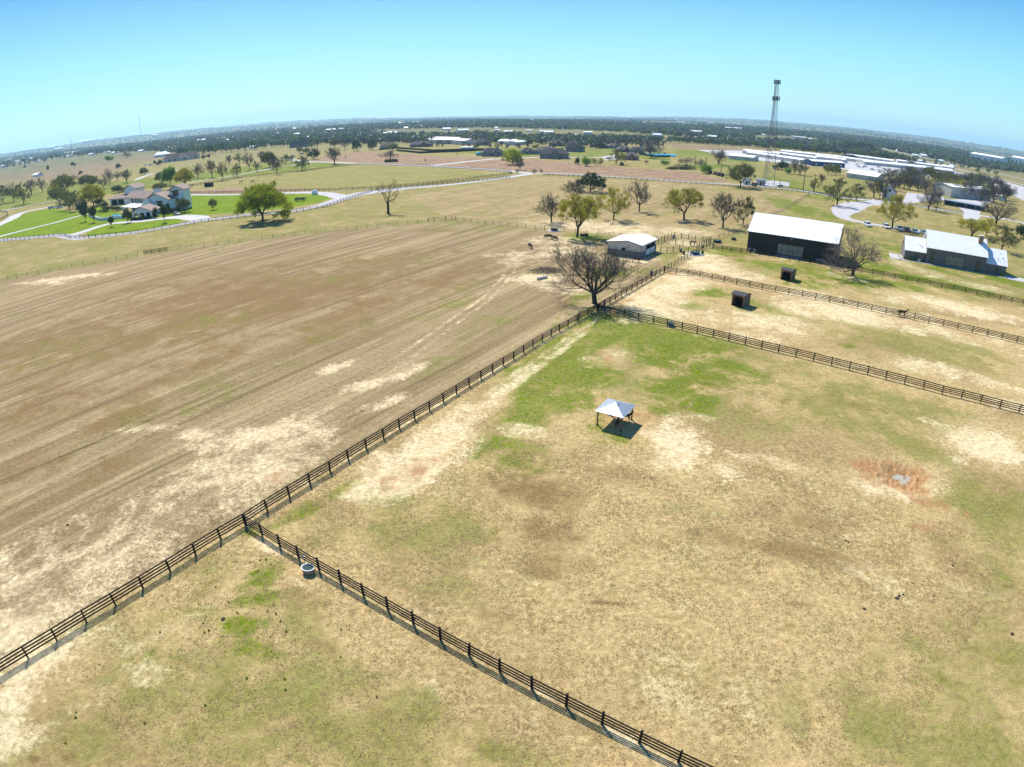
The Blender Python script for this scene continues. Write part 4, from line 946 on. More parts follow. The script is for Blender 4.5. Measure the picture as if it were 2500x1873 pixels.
# --- the far woodland: one mass of tree crowns reaching to the skyline
def woodland(name, nfaces, kinds, seed, rng, mt, rmin=480, rmax=12500):
    R = np.random.default_rng(seed)
    cs = []
    gaps = [P2(*p) for p in (((0,403),(150,384),(310,371),(330,382),(250,391),(118,404),(0,424)), ((0,425),(330,382),(420,376),(400,400),(140,440),(0,446)), ((430,385),(655,366),(655,380),(430,400)),
            ((747,372),(905,366),(1100,383),(1208,387),(1060,404),(747,393)), ((1240,384),(1640,384),(1640,416),(1240,410)), ((1600,352),(1800,360),(2150,392),(2330,418),(2500,450),(2500,520),(1700,470),(1600,400)),
            ((1560,333),(1800,338),(1850,346),(1600,345)), ((1840,330),(2000,338),(2000,348),(1840,345)), ((2150,362),(2330,400),(2540,448),(2540,470),(2280,408),(2140,372)),
            ((1270,331),(1480,334),(1480,340),(1270,337)), ((1390,322),(1470,325),(1470,329),(1390,327)))]
    line = [(-300,440),(0,402),(150,383),(310,370),(430,374),(650,357),(747,352),(900,352),(1100,350),(1250,352),(1440,358),(1625,347),(1850,360),(2150,388),(2330,408),(2500,424),(2800,470)]
    lim = [(math.degrees(math.atan2(G(*q).x, G(*q).y)), G(*q).length) for q in line]
    _lim = [(-90, 560), (-52, 700), (-45, 720), (-38, 690), (-30, 640), (-24, 700), (-15, 820), (-8, 800), (0, 780), (10, 760), (14, 780), (20, 800), (28, 640), (35, 560), (42, 470), (90, 420)]
    N = rng
    az = R.uniform(-62, 62, N); rr = np.exp(R.uniform(math.log(rmin), math.log(rmax), N))
    keep = rr > np.interp(az, [l[0] for l in lim], [l[1] for l in lim])
    x = rr*np.sin(np.radians(az)); y = rr*np.cos(np.radians(az))
    # clearings
    cl = np.sin(x/310 + 1.3*np.sin(y/700)) + np.sin(y/520 + np.sin(x/400)*1.5) + 0.6*np.sin((x+y)/170)
    keep &= (cl < np.where(rr > 1100, 1.25, 1.75)) | (rr > 6500)
    for g in gaps: keep &= ~in_poly(x, y, g)
    x, y, rr = x[keep], y[keep], rr[keep]
    s = np.clip(7.5*(rr/800)**0.55, 7, 16)*R.uniform(.75, 1.3, len(x)); hgt = np.clip(7.0*R.uniform(.7, 1.25, len(x))*(1 + rr/14000), 4, 10)
    z = hills(x, y)
    n = nfaces
    # crown: leaf sprays spread through an uneven ellipsoid
    C = R.normal(0, 1, (len(x), n, 3)); C /= np.linalg.norm(C, axis=2, keepdims=True) + 1e-6; C *= R.uniform(.35, 1, (len(x), n, 1))
    cen = np.stack([C[..., 0]*s[:, None]*.5 + x[:, None], C[..., 1]*s[:, None]*.5 + y[:, None], z[:, None] + hgt[:, None]*(.56 + .44*C[..., 2])], -1).reshape(-1, 3)
    q = np.repeat(np.maximum(s, hgt)*.20, n)
    A = R.normal(0, 1, (len(cen), 3)); A /= np.linalg.norm(A, axis=1, keepdims=True); B = R.normal(0, 1, (len(cen), 3)); B -= A*(A*B).sum(1, keepdims=True); B /= np.linalg.norm(B, axis=1, keepdims=True)
    A *= q[:, None]; B *= (q*.7)[:, None]; B[:, 2] *= .6
    V = np.stack([cen - A, cen - B, cen + A, cen + B], 1).reshape(-1, 3)
    F = np.arange(len(V)).reshape(-1, 4)
    o = mesh_obj(name, np_mesh(name, V, F), mt); tag(o, kind='stuff')
    tag(o, 'far woodland of %s trees stretching to the skyline' % kinds, 'woodland')
woodland("woodland", 26, "grey bare", 5, 17000, M['far_grey'])
woodland("woodland", 26, "dull green", 6, 11000, M['far_green'])
woodland("woodland", 34, "nearer grey and brown", 7, 13000, M['far_grey'], 500, 2700)
woodland("woodland", 34, "nearer green", 8, 7000, M['far_green'], 500, 2700)

# ------------------------------------------------------------------ fences
def topline(px, h=1.4):
    """ground points below fence-top points seen on the photograph"""
    return [Vector((G(x, y, h).x, G(x, y, h).y, 0)) for x, y in px]
def baseline(px): return [G(x, y) for x, y in px]

def walk(P, step):
    """points every `step` along a polyline, corners kept"""
    out = []
    for a, b in zip(P[:-1], P[1:]):
        L = (b-a).length; n = max(1, round(L/step))
        out += [a.lerp(b, i/n) for i in range(n)]
    out.append(P[-1]); return out

def post_mesh(w, d, h, seed=0):
    b = MB(); b.box(-w/2, w/2, -d/2, d/2, -.1, h - .015); b.add([(-w/2,-d/2,h-.015),(w/2,-d/2,h-.015),(w/2,d/2,h-.015),(-w/2,d/2,h-.015),(0,0,h+.01)], [(0,1,4),(1,2,4),(2,3,4),(3,0,4)])
    return b.mesh('post')
POSTS = {}

def rail_mesh(P, z, hgt, thk, off, sag=0.0, seed=0):
    R = random.Random(seed); b = MB()
    vs = []; n = len(P)
    for i, p in enumerate(P):
        d = (P[min(i+1, n-1)] - P[max(i-1, 0)]).normalized(); q = Vector((d.y, -d.x, 0))
        dz = R.uniform(-sag, sag)
        for o, zz in ((off, -hgt/2), (off + thk, -hgt/2), (off + thk, hgt/2), (off, hgt/2)):
            vs.append((p.x + q.x*o, p.y + q.y*o, p.z + z + zz + dz))
    fs = []
    for i in range(n-1):
        a = 4*i
        for k in range(4): fs.append((a+k, a+(k+1) % 4, a+4+(k+1) % 4, a+4+k))
    fs += [(3, 2, 1, 0), (4*n-4, 4*n-3, 4*n-2, 4*n-1)]
    b.add(vs, fs); return b

def fence(name, label, P, step=2.87, h=1.4, rails=(.36, .66, .96, 1.28), rh=.14, rt=.04, pw=.145, cat='fence', group=None, pm='fence', rm='fence', side=1, parts=True, sag=.012, post_name='post', rail_name='rail', extra=None):
    pts = walk(P, step); o = pts[0]
    root = empty(name, o, 0, label, cat, group)
    key = (pw, h, pm)
    if key not in POSTS: POSTS[key] = post_mesh(pw, pw, h)
    loc = [p - o for p in pts]; n = len(loc)
    order = sorted(range(n), key=lambda i: pts[i].length)
    own = set(order[:99]) if parts else set()
    rest = MB()
    for i, p in enumerate(loc):
        d = (loc[min(i+1, n-1)] - loc[max(i-1, 0)]); a = math.atan2(d.y, d.x)
        if i in own:
            q = mesh_obj(post_name, POSTS[key], M[pm], root, p); q.rotation_euler = (random.gauss(0, .022), random.gauss(0, .022), a + random.gauss(0, .05))
        else:
            k = pw*.6; rest.prism([(p.x-k, p.y-k), (p.x+k, p.y-k), (p.x+k, p.y+k), (p.x-k, p.y+k)], p.z - .1, p.z + h)
    if rest.v: q = rest.build(post_name, M[pm], root); tag(q, kind='stuff' if n > 99 else None)
    for k, z in enumerate(rails):
        rail_mesh(loc, z, rh, rt, side*pw/2 if side > 0 else -pw/2 - rt, sag, k).build(rail_name, M[rm], root)
    return root

TOP_A = [(-90,1664),(51.8,1578),(123,1535),(197,1490),(269,1448),(337,1407),(405,1366),(468,1327),(531,1289),(591.5,1254),(646,1219.5),(701,1186),(752,1156),(801.8,1126.7),(847,1097.7),(891.3,1071.2),(934,1045.9),(973,1022.3),(1010.8,1000.6),(1047.4,979.6),(1081.8,959),(1113.7,939.8),(1144.8,921),(1174,904.6),(1202,888.3),(1228.5,872),(1254.6,857.6),(1278.8,842.3),(1301.6,828.6),(1324,815.2),(1345.8,802.9),(1366.8,791.3),(1387,780.4)]
PA = topline(TOP_A)
D0 = topline([(1622,650)])[0]; C0 = topline([(1459,742)])[0]; B0_ = topline([(592,1253.8)])[0]
def straight_fence(name, label, P, **kw): return fence(name, label, P, step=99, **kw)
fence('plank_fence', 'long black plank fence from the lower left corner past the big bare oak', PA + [C0] + walk([C0, D0], 2.87)[1:], step=4.4, side=-1)
TOP_B = [(632.9,1277.5),(676.4,1304.7),(722.7,1332.2),(772.4,1361.2),(825.3,1390.9),(882,1423.5),(941.9,1457.1),(1005,1492.5),(1072,1529.7),(1143.6,1569),(1219.2,1608.8),(1298.8,1650.7),(1384.5,1693.6),(1473.8,1738.1),(1567.1,1784),(1664.8,1831.8)]
PB = topline(TOP_B); dB = (PB[-1] - PB[-4])/3
qd = (PB[0] - B0_).normalized()
fence('plank_fence', 'black plank fence in the foreground with the white-rimmed water trough beside it', [B0_ + qd*.14] + PB + [PB[-1] + dB*i for i in range(1, 6)], step=4.4)
TOP_C = [(1490,749),(1525,756),(1560,764),(1596,771),(1631,778.5),(1667,786.5),(1703.6,794.5),(1743.5,803.6),(1781.5,812.6),(1822,822),(1862.3,831.8),(1903.5,840.9),(1946.3,850.6),(1989.8,860.8),(2033.2,871.6),(2077.4,882.5),(2122,893.4),(2167.2,905),(2213.2,916.2),(2259.6,927.8),(2305.6,940.5),(2353,951.3),(2399.8,962.9),(2447.2,974.9)]
PC = topline(TOP_C); dC = (PC[-1] - PC[-4])/3
qc = (PC[0] - C0).normalized()
fence('plank_fence', 'black plank fence from the big bare oak trunk across to the right edge', [C0 + qc*.14] + PC + [PC[-1] + dC*i for i in range(1, 6)], step=4.4)
TOP_D = [(1710,662.3),(1862.6,691.3),(2027,722),(2165.4,750.3),(2341,787.6),(2486,819.8)]
PD = topline(TOP_D); dD = (PD[-1] - PD[-2]).normalized()
qdd = (PD[0] - D0).normalized()
fence('plank_fence', 'black plank fence between the two paddocks that each hold a small wooden shed', [D0 + qdd*.14] + PD + [PD[-1] + dD*20], step=2.9)
TOP_E = [(1741,596),(1880,615),(2158,662.3),(2359,701.4),(2500,731)]
PE = topline(TOP_E); dE = (PE[-1] - PE[-2]).normalized()
fence('plank_fence', 'black plank fence running below the black barn and the grey farmhouse', PE + [PE[-1] + dE*25], step=2.9)

# steel-post wire fences
WR = (.15, .4, .65, .9, 1.15)
def wire_fence(label, P, step=3.6, h=1.35, **kw):
    return fence('wire_fence', label, P, step=step, h=h, rails=WR, rh=.028, rt=.028, pw=.10, pm='tpost', rm='wire', sag=.01, rail_name='wire', **kw)
wf = [(-60,697),(0,688),(41,679.5),(258,638.5),(336,627)]
wire_fence('wire fence on thin steel posts left of the plank gate section', baseline(wf))
fence('plank_fence', 'short black plank section with sloping braces set into the wire fence', baseline([(352,622.5),(371,619.5),(390,616.5),(407,613.8)]), step=9, h=1.5)
wire_fence('wire fence on thin steel posts right of the short plank section', baseline([(410,613.4),(559,595),(640,585),(745,572),(871,560),(1044,543)]))
fence('pipe_fence', 'dark post corner of the wire fence out in the meadow, below the dead tree', baseline([(1046,542.6),(1060,541.3),(1088,538.8),(1104,537.5),(1113,539)]), step=5, h=1.6, rails=(.3,.6,.9,1.2,1.5), rh=.05, rt=.05, pm='tpost', rm='rustpipe')
wire_fence('wire fence on thin steel posts behind the grazing cattle and the yellow-green oak', baseline([(1116,539.3),(1240,553),(1352,564),(1458,574.5),(1548,580),(1604,588)]), step=3.3)
wire_fence('wire fence climbing from the pens past the barn roof to the lane', baseline([(1755,583),(1802,568),(1890,525.5),(1976,477)]), step=3.6, h=1.4)
fence('pipe_fence', 'dark pipe-post wire fence from the plank corner up to the livestock pens', [D0 + (baseline([(1678,631)])[0]-D0).normalized()*.2] + baseline([(1678,631),(1706,615),(1741,602)]), step=2.4, h=1.5, rails=(.25,.55,.85,1.15,1.42), rh=.03, rt=.03, pw=.13, pm='rustpipe', rm='wire')
fence('pipe_fence', 'low pipe gate fence left of the plank corner, under the bare branches', baseline([(1540,660),(1556.5,664.5),(1589,670.5),(1602,668)]), step=3.0, h=1.25, rails=(.25,.55,.85,1.15), rh=.03, rt=.03, pw=.09, pm='rustpipe', rm='wire')
# livestock pens behind the tan barn
pens = [('back run of the pipe livestock pens', [(1607,595),(1622,588),(1646,580)]), ('far side of the pipe livestock pens', [(1647,580),(1697,587),(1734,591.5)]), ('inner divider of the pipe livestock pens', [(1621,592),(1649,596.5),(1667,599.5),(1706,604)]),
        ('right side of the pipe livestock pens by the round tanks', [(1735,592),(1718,601),(1706,608),(1700,612)]), ('reddish front panels of the pipe livestock pens', [(1612,616.5),(1628,618),(1643,615.5),(1659,613),(1680,616.5)])]
for lb, pp in pens:
    fence('pipe_fence', lb + ' behind the small tan barn', baseline(pp), step=2.6, h=1.7, rails=(.3,.6,.9,1.2,1.55), rh=.05, rt=.05, pw=.14, pm='rustpipe', rm='rustpipe', group='livestock pens')
# lane fences in the middle distance: every board fence of three rails
LN = dict(step=3.1, rails=(.35,.75,1.2), rh=.13, rt=.05, pw=.15)
fence('plank_fence', 'dark plank fence along the near edge of the pale drive at the far left', baseline([(-70,600),(0,590.4),(60,585),(145,577),(158,577.4),(174,582.6),(217,581.7)]), **LN)
fence('plank_fence', 'dark plank fence along the pale drive in front of the mansion lawn', baseline([(217.5,581.7),(318.7,571.6),(434.6,554),(492.5,542.6),(634,528)]), **LN)
fence('plank_fence', 'dark plank fence along the drive below the lawn with the wagon', baseline([(634.5,528),(707,520.9),(790,507.8),(855,486),(907,468.7)]), **LN)
fence('plank_fence', 'dark plank fence along the lane above the dead tree', baseline([(907.5,468.6),(1005.6,458.6),(1092.5,449.9),(1180,441.6),(1245,434.5)]), **LN)
fence('plank_fence', 'dark plank fence on the inner side of the lane beside the green pasture', baseline([(687,468),(803,466),(918.7,461),(1034.5,451),(1130,440),(1220,429.6),(1250,425)]), **LN)
fence('plank_fence', 'dark plank fence behind the mansion lawn and its bare earth strip', baseline([(460.6,473.5),(520,472.5),(591,471.8),(686,468)]), **LN)
fence('plank_fence', 'dark plank fence along the park path with the row of bare oaks', baseline([(430,462),(520,446),(600,434),(736,419.5),(876,402.4)]), **LN)
fence('plank_fence', 'dark plank fence along the road at the far edge of the green pasture', baseline([(876.7,402),(1049,407.9),(1240,420),(1249,423.8)]), **LN)
fence('plank_fence', 'dark plank fence along the lane behind the paddock grove of oaks', baseline([(1327.5,428.5),(1475,434.5),(1634.5,444.5),(1779,456),(1802,457.5)]), **LN)
fence('plank_fence', 'dark plank fence along the lane in front of the tower compound', baseline([(1803,457.6),(1907,464.8),(1974,472),(2058.8,482.5),(2126.6,488.5)]), **LN)
fence('plank_fence', 'dark plank fence along the road behind the pair of grey bare oaks', baseline([(2208,500),(2280,511),(2352,523)]), **LN)
fence('plank_fence', 'dark plank fence curving by the drive at the left edge, near the white path', baseline([(-20,517),(18,519),(20,528),(-5,541)]), **LN)
fence('pipe_fence', 'thin fence along the white path at the far left', baseline([(30,511),(100,501.5),(150,493)]), step=3.6, h=1.2, rails=(.5,1.0), rh=.06, rt=.05, pm='rustpipe', rm='rustpipe')
fence('board_fence', 'tall dark privacy fence around the fenced green yard', baseline([(925,367),(965,363),(1060,370),(1180,367),(1180,362)]), step=8, h=2.0, rails=(1.0,), rh=1.9, rt=.06, pw=.16, cat='privacy fence')
fence('board_fence', 'tall dark privacy fence on the near side of the fenced green yard', baseline([(968,369),(1025,375),(1110,371.5),(1185,367.5)]), step=8, h=2.0, rails=(1.0,), rh=1.9, rt=.06, pw=.16, cat='privacy fence')
fence('board_fence', 'dark privacy fence around the covered pool', baseline([(1560,378),(1600,384.5),(1636,384),(1620,376)]), step=8, h=1.8, rails=(.95,), rh=1.7, rt=.06, pw=.16, cat='privacy fence')
fence('wire_fence', 'chain-link fence around the tower compound', baseline([(1842,456.5),(1900,458),(1927,452),(1925,444)]), step=3, h=2.3, rails=(1.0,2.2), rh=.05, rt=.05, pw=.07, pm='steel', rm='steel', cat='chain-link fence')

# ------------------------------------------------------------------ buildings
def local(root_pt, label, name, cat='building', rz=AX, group=None): return empty(name, root_pt, rz, label, cat, group)
def off(o, u, v, z=0): return o + UX*u + VX*v + Vector((0, 0, z))

def gable_x(parent, x0, x1, y0, y1, ze, zr, wall_m, end_m, roof_m, ov=0.35, thk=0.12, wall_name='wall', roof_name='roof', yr=None):
    """gabled block, ridge along x; walls and roof as separate parts"""
    yr = (y0+y1)/2 if yr is None else yr
    for a_, b_ in ((y0, y0+.15), (y1-.15, y1)): w = MB(); w.box(x0, x1, a_, b_, 0, ze); w.build(wall_name, wall_m, parent)
    pr = [(y0+.152, 0), (y1-.152, 0), (y1-.152, ze), (yr, zr-.02), (y0+.152, ze)]
    for a_, b_ in ((x0+.01, x0+.16), (x1-.16, x1-.01)): e = MB(); e.sweep_x(pr, a_, b_); e.build(wall_name, end_m, parent)
    s0 = (zr-ze)/(yr-y0); s1 = (zr-ze)/(y1-yr)
    r = MB(); a = (y0-ov, ze - s0*ov + .03); b = (y1+ov, ze - s1*ov + .03)
    r.sweep_x([a, (yr, zr+.03), b, (b[0], b[1]+thk), (yr, zr+.03+thk), (a[0], a[1]+thk)], x0-ov, x1+ov)
    return r.build(roof_name, roof_m, parent)

def gable_y(parent, x0, x1, y0, y1, ze, zr, wall_m, end_m, roof_m, ov=0.35, thk=0.12, z0=0, wall_name='wall', roof_name='roof'):
    xr = (x0+x1)/2
    for a_, b_ in ((x0, x0+.15), (x1-.15, x1)): w = MB(); w.box(a_, b_, y0, y1, z0, ze); w.build(wall_name, wall_m, parent)
    pr = [(x0+.152, z0), (x1-.152, z0), (x1-.152, ze), (xr, zr-.02), (x0+.152, ze)]
    for a_, b_ in ((y0+.01, y0+.16), (y1-.16, y1-.01)): e = MB(); e.sweep_y(pr, a_, b_); e.build(wall_name, end_m, parent)
    s = (zr-ze)/(xr-x0); r = MB(); a = (x0-ov, ze-s*ov+.03); b = (x1+ov, ze-s*ov+.03)
    r.sweep_y([a, (xr, zr+.03), b, (b[0], b[1]+thk), (xr, zr+.03+thk), (a[0], a[1]+thk)], y0-ov, y1+ov)
    return r.build(roof_name, roof_m, parent)

def hip(parent, x0, x1, y0, y1, ze, zr, wall_m, roof_m, ov=0.5, z0=0.0, wall_name='wall', roof_name='roof'):
    w = MB(); w.box(x0, x1, y0, y1, z0, ze); w.build(wall_name, wall_m, parent)
    a0, a1, b0, b1 = x0-ov, x1+ov, y0-ov, y1+ov; r = MB()
    if (a1-a0) >= (b1-b0):
        k = (b1-b0)/2; R = [(a0+k, (b0+b1)/2, zr), (a1-k, (b0+b1)/2, zr)]
        vs = [(a0,b0,ze-.1),(a1,b0,ze-.1),(a1,b1,ze-.1),(a0,b1,ze-.1),(a0,b0,ze+.08),(a1,b0,ze+.08),(a1,b1,ze+.08),(a0,b1,ze+.08)] + R
        fs = [(0,3,2,1),(0,1,5,4),(1,2,6,5),(2,3,7,6),(3,0,4,7),(4,5,9,8),(5,6,9),(6,7,8,9),(7,4,8)]
    else:
        k = (a1-a0)/2; R = [((a0+a1)/2, b0+k, zr), ((a0+a1)/2, b1-k, zr)]
        vs = [(a0,b0,ze-.1),(a1,b0,ze-.1),(a1,b1,ze-.1),(a0,b1,ze-.1),(a0,b0,ze+.08),(a1,b0,ze+.08),(a1,b1,ze+.08),(a0,b1,ze+.08)] + R
        fs = [(0,3,2,1),(0,1,5,4),(1,2,6,5),(2,3,7,6),(3,0,4,7),(4,5,8),(5,6,9,8),(6,7,9),(7,4,8,9)]
    r.add(vs, fs); return r.build(roof_name, roof_m, parent)

def window_y(parent, x0, x1, z0, z1, y, nx=1, nz=1, glass='glass', frame='browntrim', fw=.07, name='window', side=-1):
    """window on a wall whose outside faces -y (side -1) or +y"""
    s = side; g = MB(); g.box(x0, x1, min(y, y+s*.04), max(y, y+s*.04), z0, z1); w = g.build(name, M[glass], parent)
    f = MB(); d = s*.075; ya, yb = min(y, y+d), max(y, y+d)
    f.box(x0-fw, x1+fw, ya, yb, z1, z1+fw); f.box(x0-fw, x1+fw, ya, yb, z0-fw, z0)
    f.box(x0-fw, x0, ya, yb, z0, z1); f.box(x1, x1+fw, ya, yb, z0, z1)
    yc, yd = min(y+s*.041, y+s*.06), max(y+s*.041, y+s*.06)
    for i in range(1, nx): x = x0 + (x1-x0)*i/nx; f.box(x-fw/2, x+fw/2, yc, yd, z0, z1)
    for i in range(1, nz): z = z0 + (z1-z0)*i/nz; f.box(x0, x1, yc+.001, yd-.001, z-fw/3, z+fw/3)
    f.build('frame', M[frame], w); return w

# --- pavilion in the near paddock
def gazebo():
    a = G(1458.6, 1039.5); b = G(1515.5, 1054.7); c = G(1541, 1023.8); dpt = a + c - b
    cen = (a + c)/2; ang = math.atan2((b-a).y, (b-a).x); L = 3.15; W = 3.45
    r = empty('gazebo', cen, ang, 'open gazebo with a ridged galvanised hip roof on four brown posts in the near paddock', 'gazebo')
    zt = 2.05
    for sx in (-1, 1):
        for sy in (-1, 1):
            p = MB(); x, y = sx*(L/2), sy*(W/2); p.box(x-.075, x+.075, y-.075, y+.075, -.05, zt); q = p.build('post', M['wood'], r)
            f = MB(); f.box(x-.12, x+.12, y-.12, y+.12, 0, .09); f.build('post_foot', M['eave'], q)
    bm = MB(); e = L/2; g = W/2
    bm.box(-e, e, -g-.04, -g+.04, zt-.14, zt+.001); bm.box(-e, e, g-.04, g+.04, zt-.14, zt+.001); bm.box(-e-.04, -e+.04, -g+.041, g-.041, zt-.14, zt); bm.box(e-.04, e+.04, -g+.041, g-.041, zt-.14, zt)
    for y in (-g, g):
        bm.tube((-e+.08, y, zt-.34), (e-.08, y, zt-.34), .018)
        for i in range(7): x = -e + .2 + i*(L-.4)/6; bm.tube((x, y, zt-.34), (x, y, zt-.14), .012)
    for x in (-e, e):
        bm.tube((x, -g+.08, zt-.34), (x, g-.08, zt-.34), .018)
        for i in range(7): y = -g + .2 + i*(W-.4)/6; bm.tube((x, y, zt-.34), (x, y, zt-.14), .012)
    bm.build('beam', M['eave'], r)
    ov = .32; X, Y = e+ov, g+ov; zr = zt + .72; k = .45
    ro = MB()
    for q in ([(-X,-Y,zt),(X,-Y,zt),(.12,-k+.25,zr),(-.12,-k+.25,zr)], [(X,Y,zt),(-X,Y,zt),(-.12,k-.25,zr),(.12,k-.25,zr)]): ro.slab(q, .03)
    ro.build('roof', M['roof_grey'], r)
    rs = MB()
    for q in ([(X,-Y,zt),(X,Y,zt),(.12,k-.25,zr),(.12,-k+.25,zr)], [(-X,Y,zt),(-X,-Y,zt),(-.12,-k+.25,zr),(-.12,k-.25,zr)]): rs.slab(q, .03)
    m = ribbed('galvanised roof side', (0.42, 0.46, 0.52), 0.35, 1, 0.22, metal=0.35); rs.build('roof', m, r)
    cp = MB()
    cp.slab([(-.42,-.50,zr-.08),(.42,-.50,zr-.08),(.02,-.05,zr+.14),(-.02,-.05,zr+.14)], .02); cp.slab([(.42,.50,zr-.08),(-.42,.50,zr-.08),(-.02,.05,zr+.14),(.02,.05,zr+.14)], .02)
    cp.slab([(.42,-.50,zr-.08),(.42,.50,zr-.08),(.02,.05,zr+.14),(.02,-.05,zr+.14)], .02); cp.slab([(-.42,.50,zr-.08),(-.42,-.50,zr-.08),(-.02,-.05,zr+.14),(-.02,.05,zr+.14)], .02)
    cp.build('roof_cap', M['roof_grey'], r)
gazebo()

# --- two run-in sheds
def shed(origin, rz, label, sc=1.0):
    r = empty('run_in_shed', origin, rz, label, 'shed', 'run-in sheds'); r.scale = (sc, sc, sc)
    W, D, H1, H2 = 2.7, 3.1, 2.35, 2.75       # opening faces -y
    w = MB(); t = .08
    w.box(0, W, D-t, D, 0, H1); w.box(0, t, t, D-t-.001, 0, H1); w.box(W-t, W, t, D-t-.001, 0, H1)
    w.build('wall', M['shedwood'], r)
    f = MB(); f.box(0, .32, 0, t-.002, 0, H1); f.box(W-.32, W, 0, t-.002, 0, H1); f.box(.32, W-.32, 0, t-.002, H1-.32, H1)
    f.add([(.32, 0, H1-.32), (.7, 0, H1-.32), (.32, 0, H1-.7), (.32, t-.003, H1-.32), (.7, t-.003, H1-.32), (.32, t-.003, H1-.7)], [(0,2,1),(3,4,5),(1,2,5,4)])
    f.add([(W-.32, 0, H1-.32), (W-.7, 0, H1-.32), (W-.32, 0, H1-.7), (W-.32, t-.003, H1-.32), (W-.7, t-.003, H1-.32), (W-.32, t-.003, H1-.7)], [(0,1,2),(3,5,4),(1,4,5,2)])
    f.build('front', M['shedtrim'], r)
    k = MB(); k.box(t, W-t, t, D-t, 0, .03); k.box(t, W-t, D-t-.05, D-t-.01, .03, 1.2); k.build('shade_lining', M['dark'], r)  # near-black floor and back panel paint the shed's inner shade
    ro = MB(); ro.sweep_x([(-.35, H1-.02), (1.3, H2), (D+.25, H1-.25), (D+.25, H1-.17), (1.3, H2+.09), (-.35, H1+.08)], -.2, W+.2); ro.build('roof', M['shingle'], r)
    g = MB(); g.sweep_x([(0.002, H1), (1.3, H2-.03), (D-.002, H1-.16), (D-.002, H1-.3)], .02, t-.01); g.sweep_x([(0.002, H1), (1.3, H2-.03), (D-.002, H1-.16), (D-.002, H1-.3)], W-t+.01, W-.02); g.build('gable', M['shedwood'], r)
    return r
c0 = Vector((44.31, 115.27, 0)); c1 = Vector((45.55, 113.11, 0))
sa = math.atan2(c1.y-c0.y, c1.x-c0.x)
shed(c0, math.radians(-44), 'small wooden run-in shed with a horse inside, in the paddock nearer the camera')
s0 = G(1810 + 775*.12206, 510 + 1405*.12206); s1 = G(1810 + 1000*.12206, 510 + 1455*.12206)
shed(s0, math.radians(-42), 'small empty wooden run-in shed in the strip paddock before the black barn', 1.0)

# --- small tan barn by the pens
def tan_barn():
    o = G(1564.4, 630.8); r = local(o, 'small tan metal barn with a grey stone base and low white roof', 'small_barn', 'barn')
    L, W, ze, zr = 10.8, 9.6, 3.35, 4.15; hb = 1.35
    b = MB(); b.box(-W+.02, -.02, -.03, .12, 0, hb); b.box(-W+.02, -.02, L-.12, L+.03, 0, hb); b.box(-.15, .02, .121, 3.4, 0, hb); b.box(-.15, .02, 9.9, L-.121, 0, hb); b.box(-W-.02, -W+.15, .121, L-.121, 0, hb); b.build('stone_base', M['block'], r)
    w = MB(); w.box(-W, -W+.12, .12, L-.12, hb, ze); w.box(-.12, 0, .12, 3.4, hb, ze); w.box(-.12, 0, 9.9, L-.12, hb, ze); w.box(-.12, 0, 3.4, 9.9, ze-.55, ze); w.build('wall', M['tanpanel_y'], r)
    g = MB(); pr = [(-W, hb), (0, hb), (0, ze), (-W/2+.8, zr-.02), (-W, ze)]; g.sweep_y(pr, 0, .118); g.sweep_y(pr, L-.118, L); g.build('gable_wall', M['tanpanel'], r)
    s = (zr-ze)/(W/2+.8)
    ro = MB(); ro.sweep_y([(-W-.35, ze-.02), (-W/2+.8, zr+.03), (.35, ze-.04), (.35, ze+.06), (-W/2+.8, zr+.14), (-W-.35, ze+.08)], -.4, L+.4); ro.build('roof', M['roof_white_y'], r)
    t = MB(); t.box(-W-.01, .03, -.055, -.031, hb, hb+.16); t.box(.021, .05, -.03, 3.4, hb, hb+.16); t.box(-.02, .045, -.06, .05, 0.0, ze-.12); t.sweep_y([(-W-.36, ze-.09), (-W/2+.8, zr-.03), (.36, ze-.11), (.36, ze+.05), (-W/2+.8, zr+.12), (-W-.36, ze+.07)], -.46, -.405)
    t.build('trim', M['browntrim'], r)
    d = MB(); d.box(-3.9, -3.8, 3.4, 9.9, 0, ze-.3); d.box(-3.9, -.1, 3.41, 3.5, 0, ze-.3); d.box(-3.9, -.1, 9.8, 9.89, 0, ze-.3); d.build('stall_interior', M['dark'], r)  # near-black walls, stall shade put into the colour
    for y0, y1 in ((3.5, 6.5), (6.7, 9.8)):
        q = MB(); q.box(-.06, .03, y0+.05, y1-.05, .12, 1.6); q.build('stall_door', M['whitepaint'], r)
    q = MB(); q.box(-.1, .06, 6.5, 6.7, 0, ze-.55); q.build('post', M['block'], r)
    q = MB(); q.box(-5.6, -4.4, -.07, -.02, 1.55, 2.15); q.build('opening', M['dark'], r)  # solid panel on the wall, dark colour standing for shade within
    q = MB(); q.box(.06, .16, 9.95, 10.6, .3, 1.9); q.build('feed_bin', M['tpost'], r)
tan_barn()

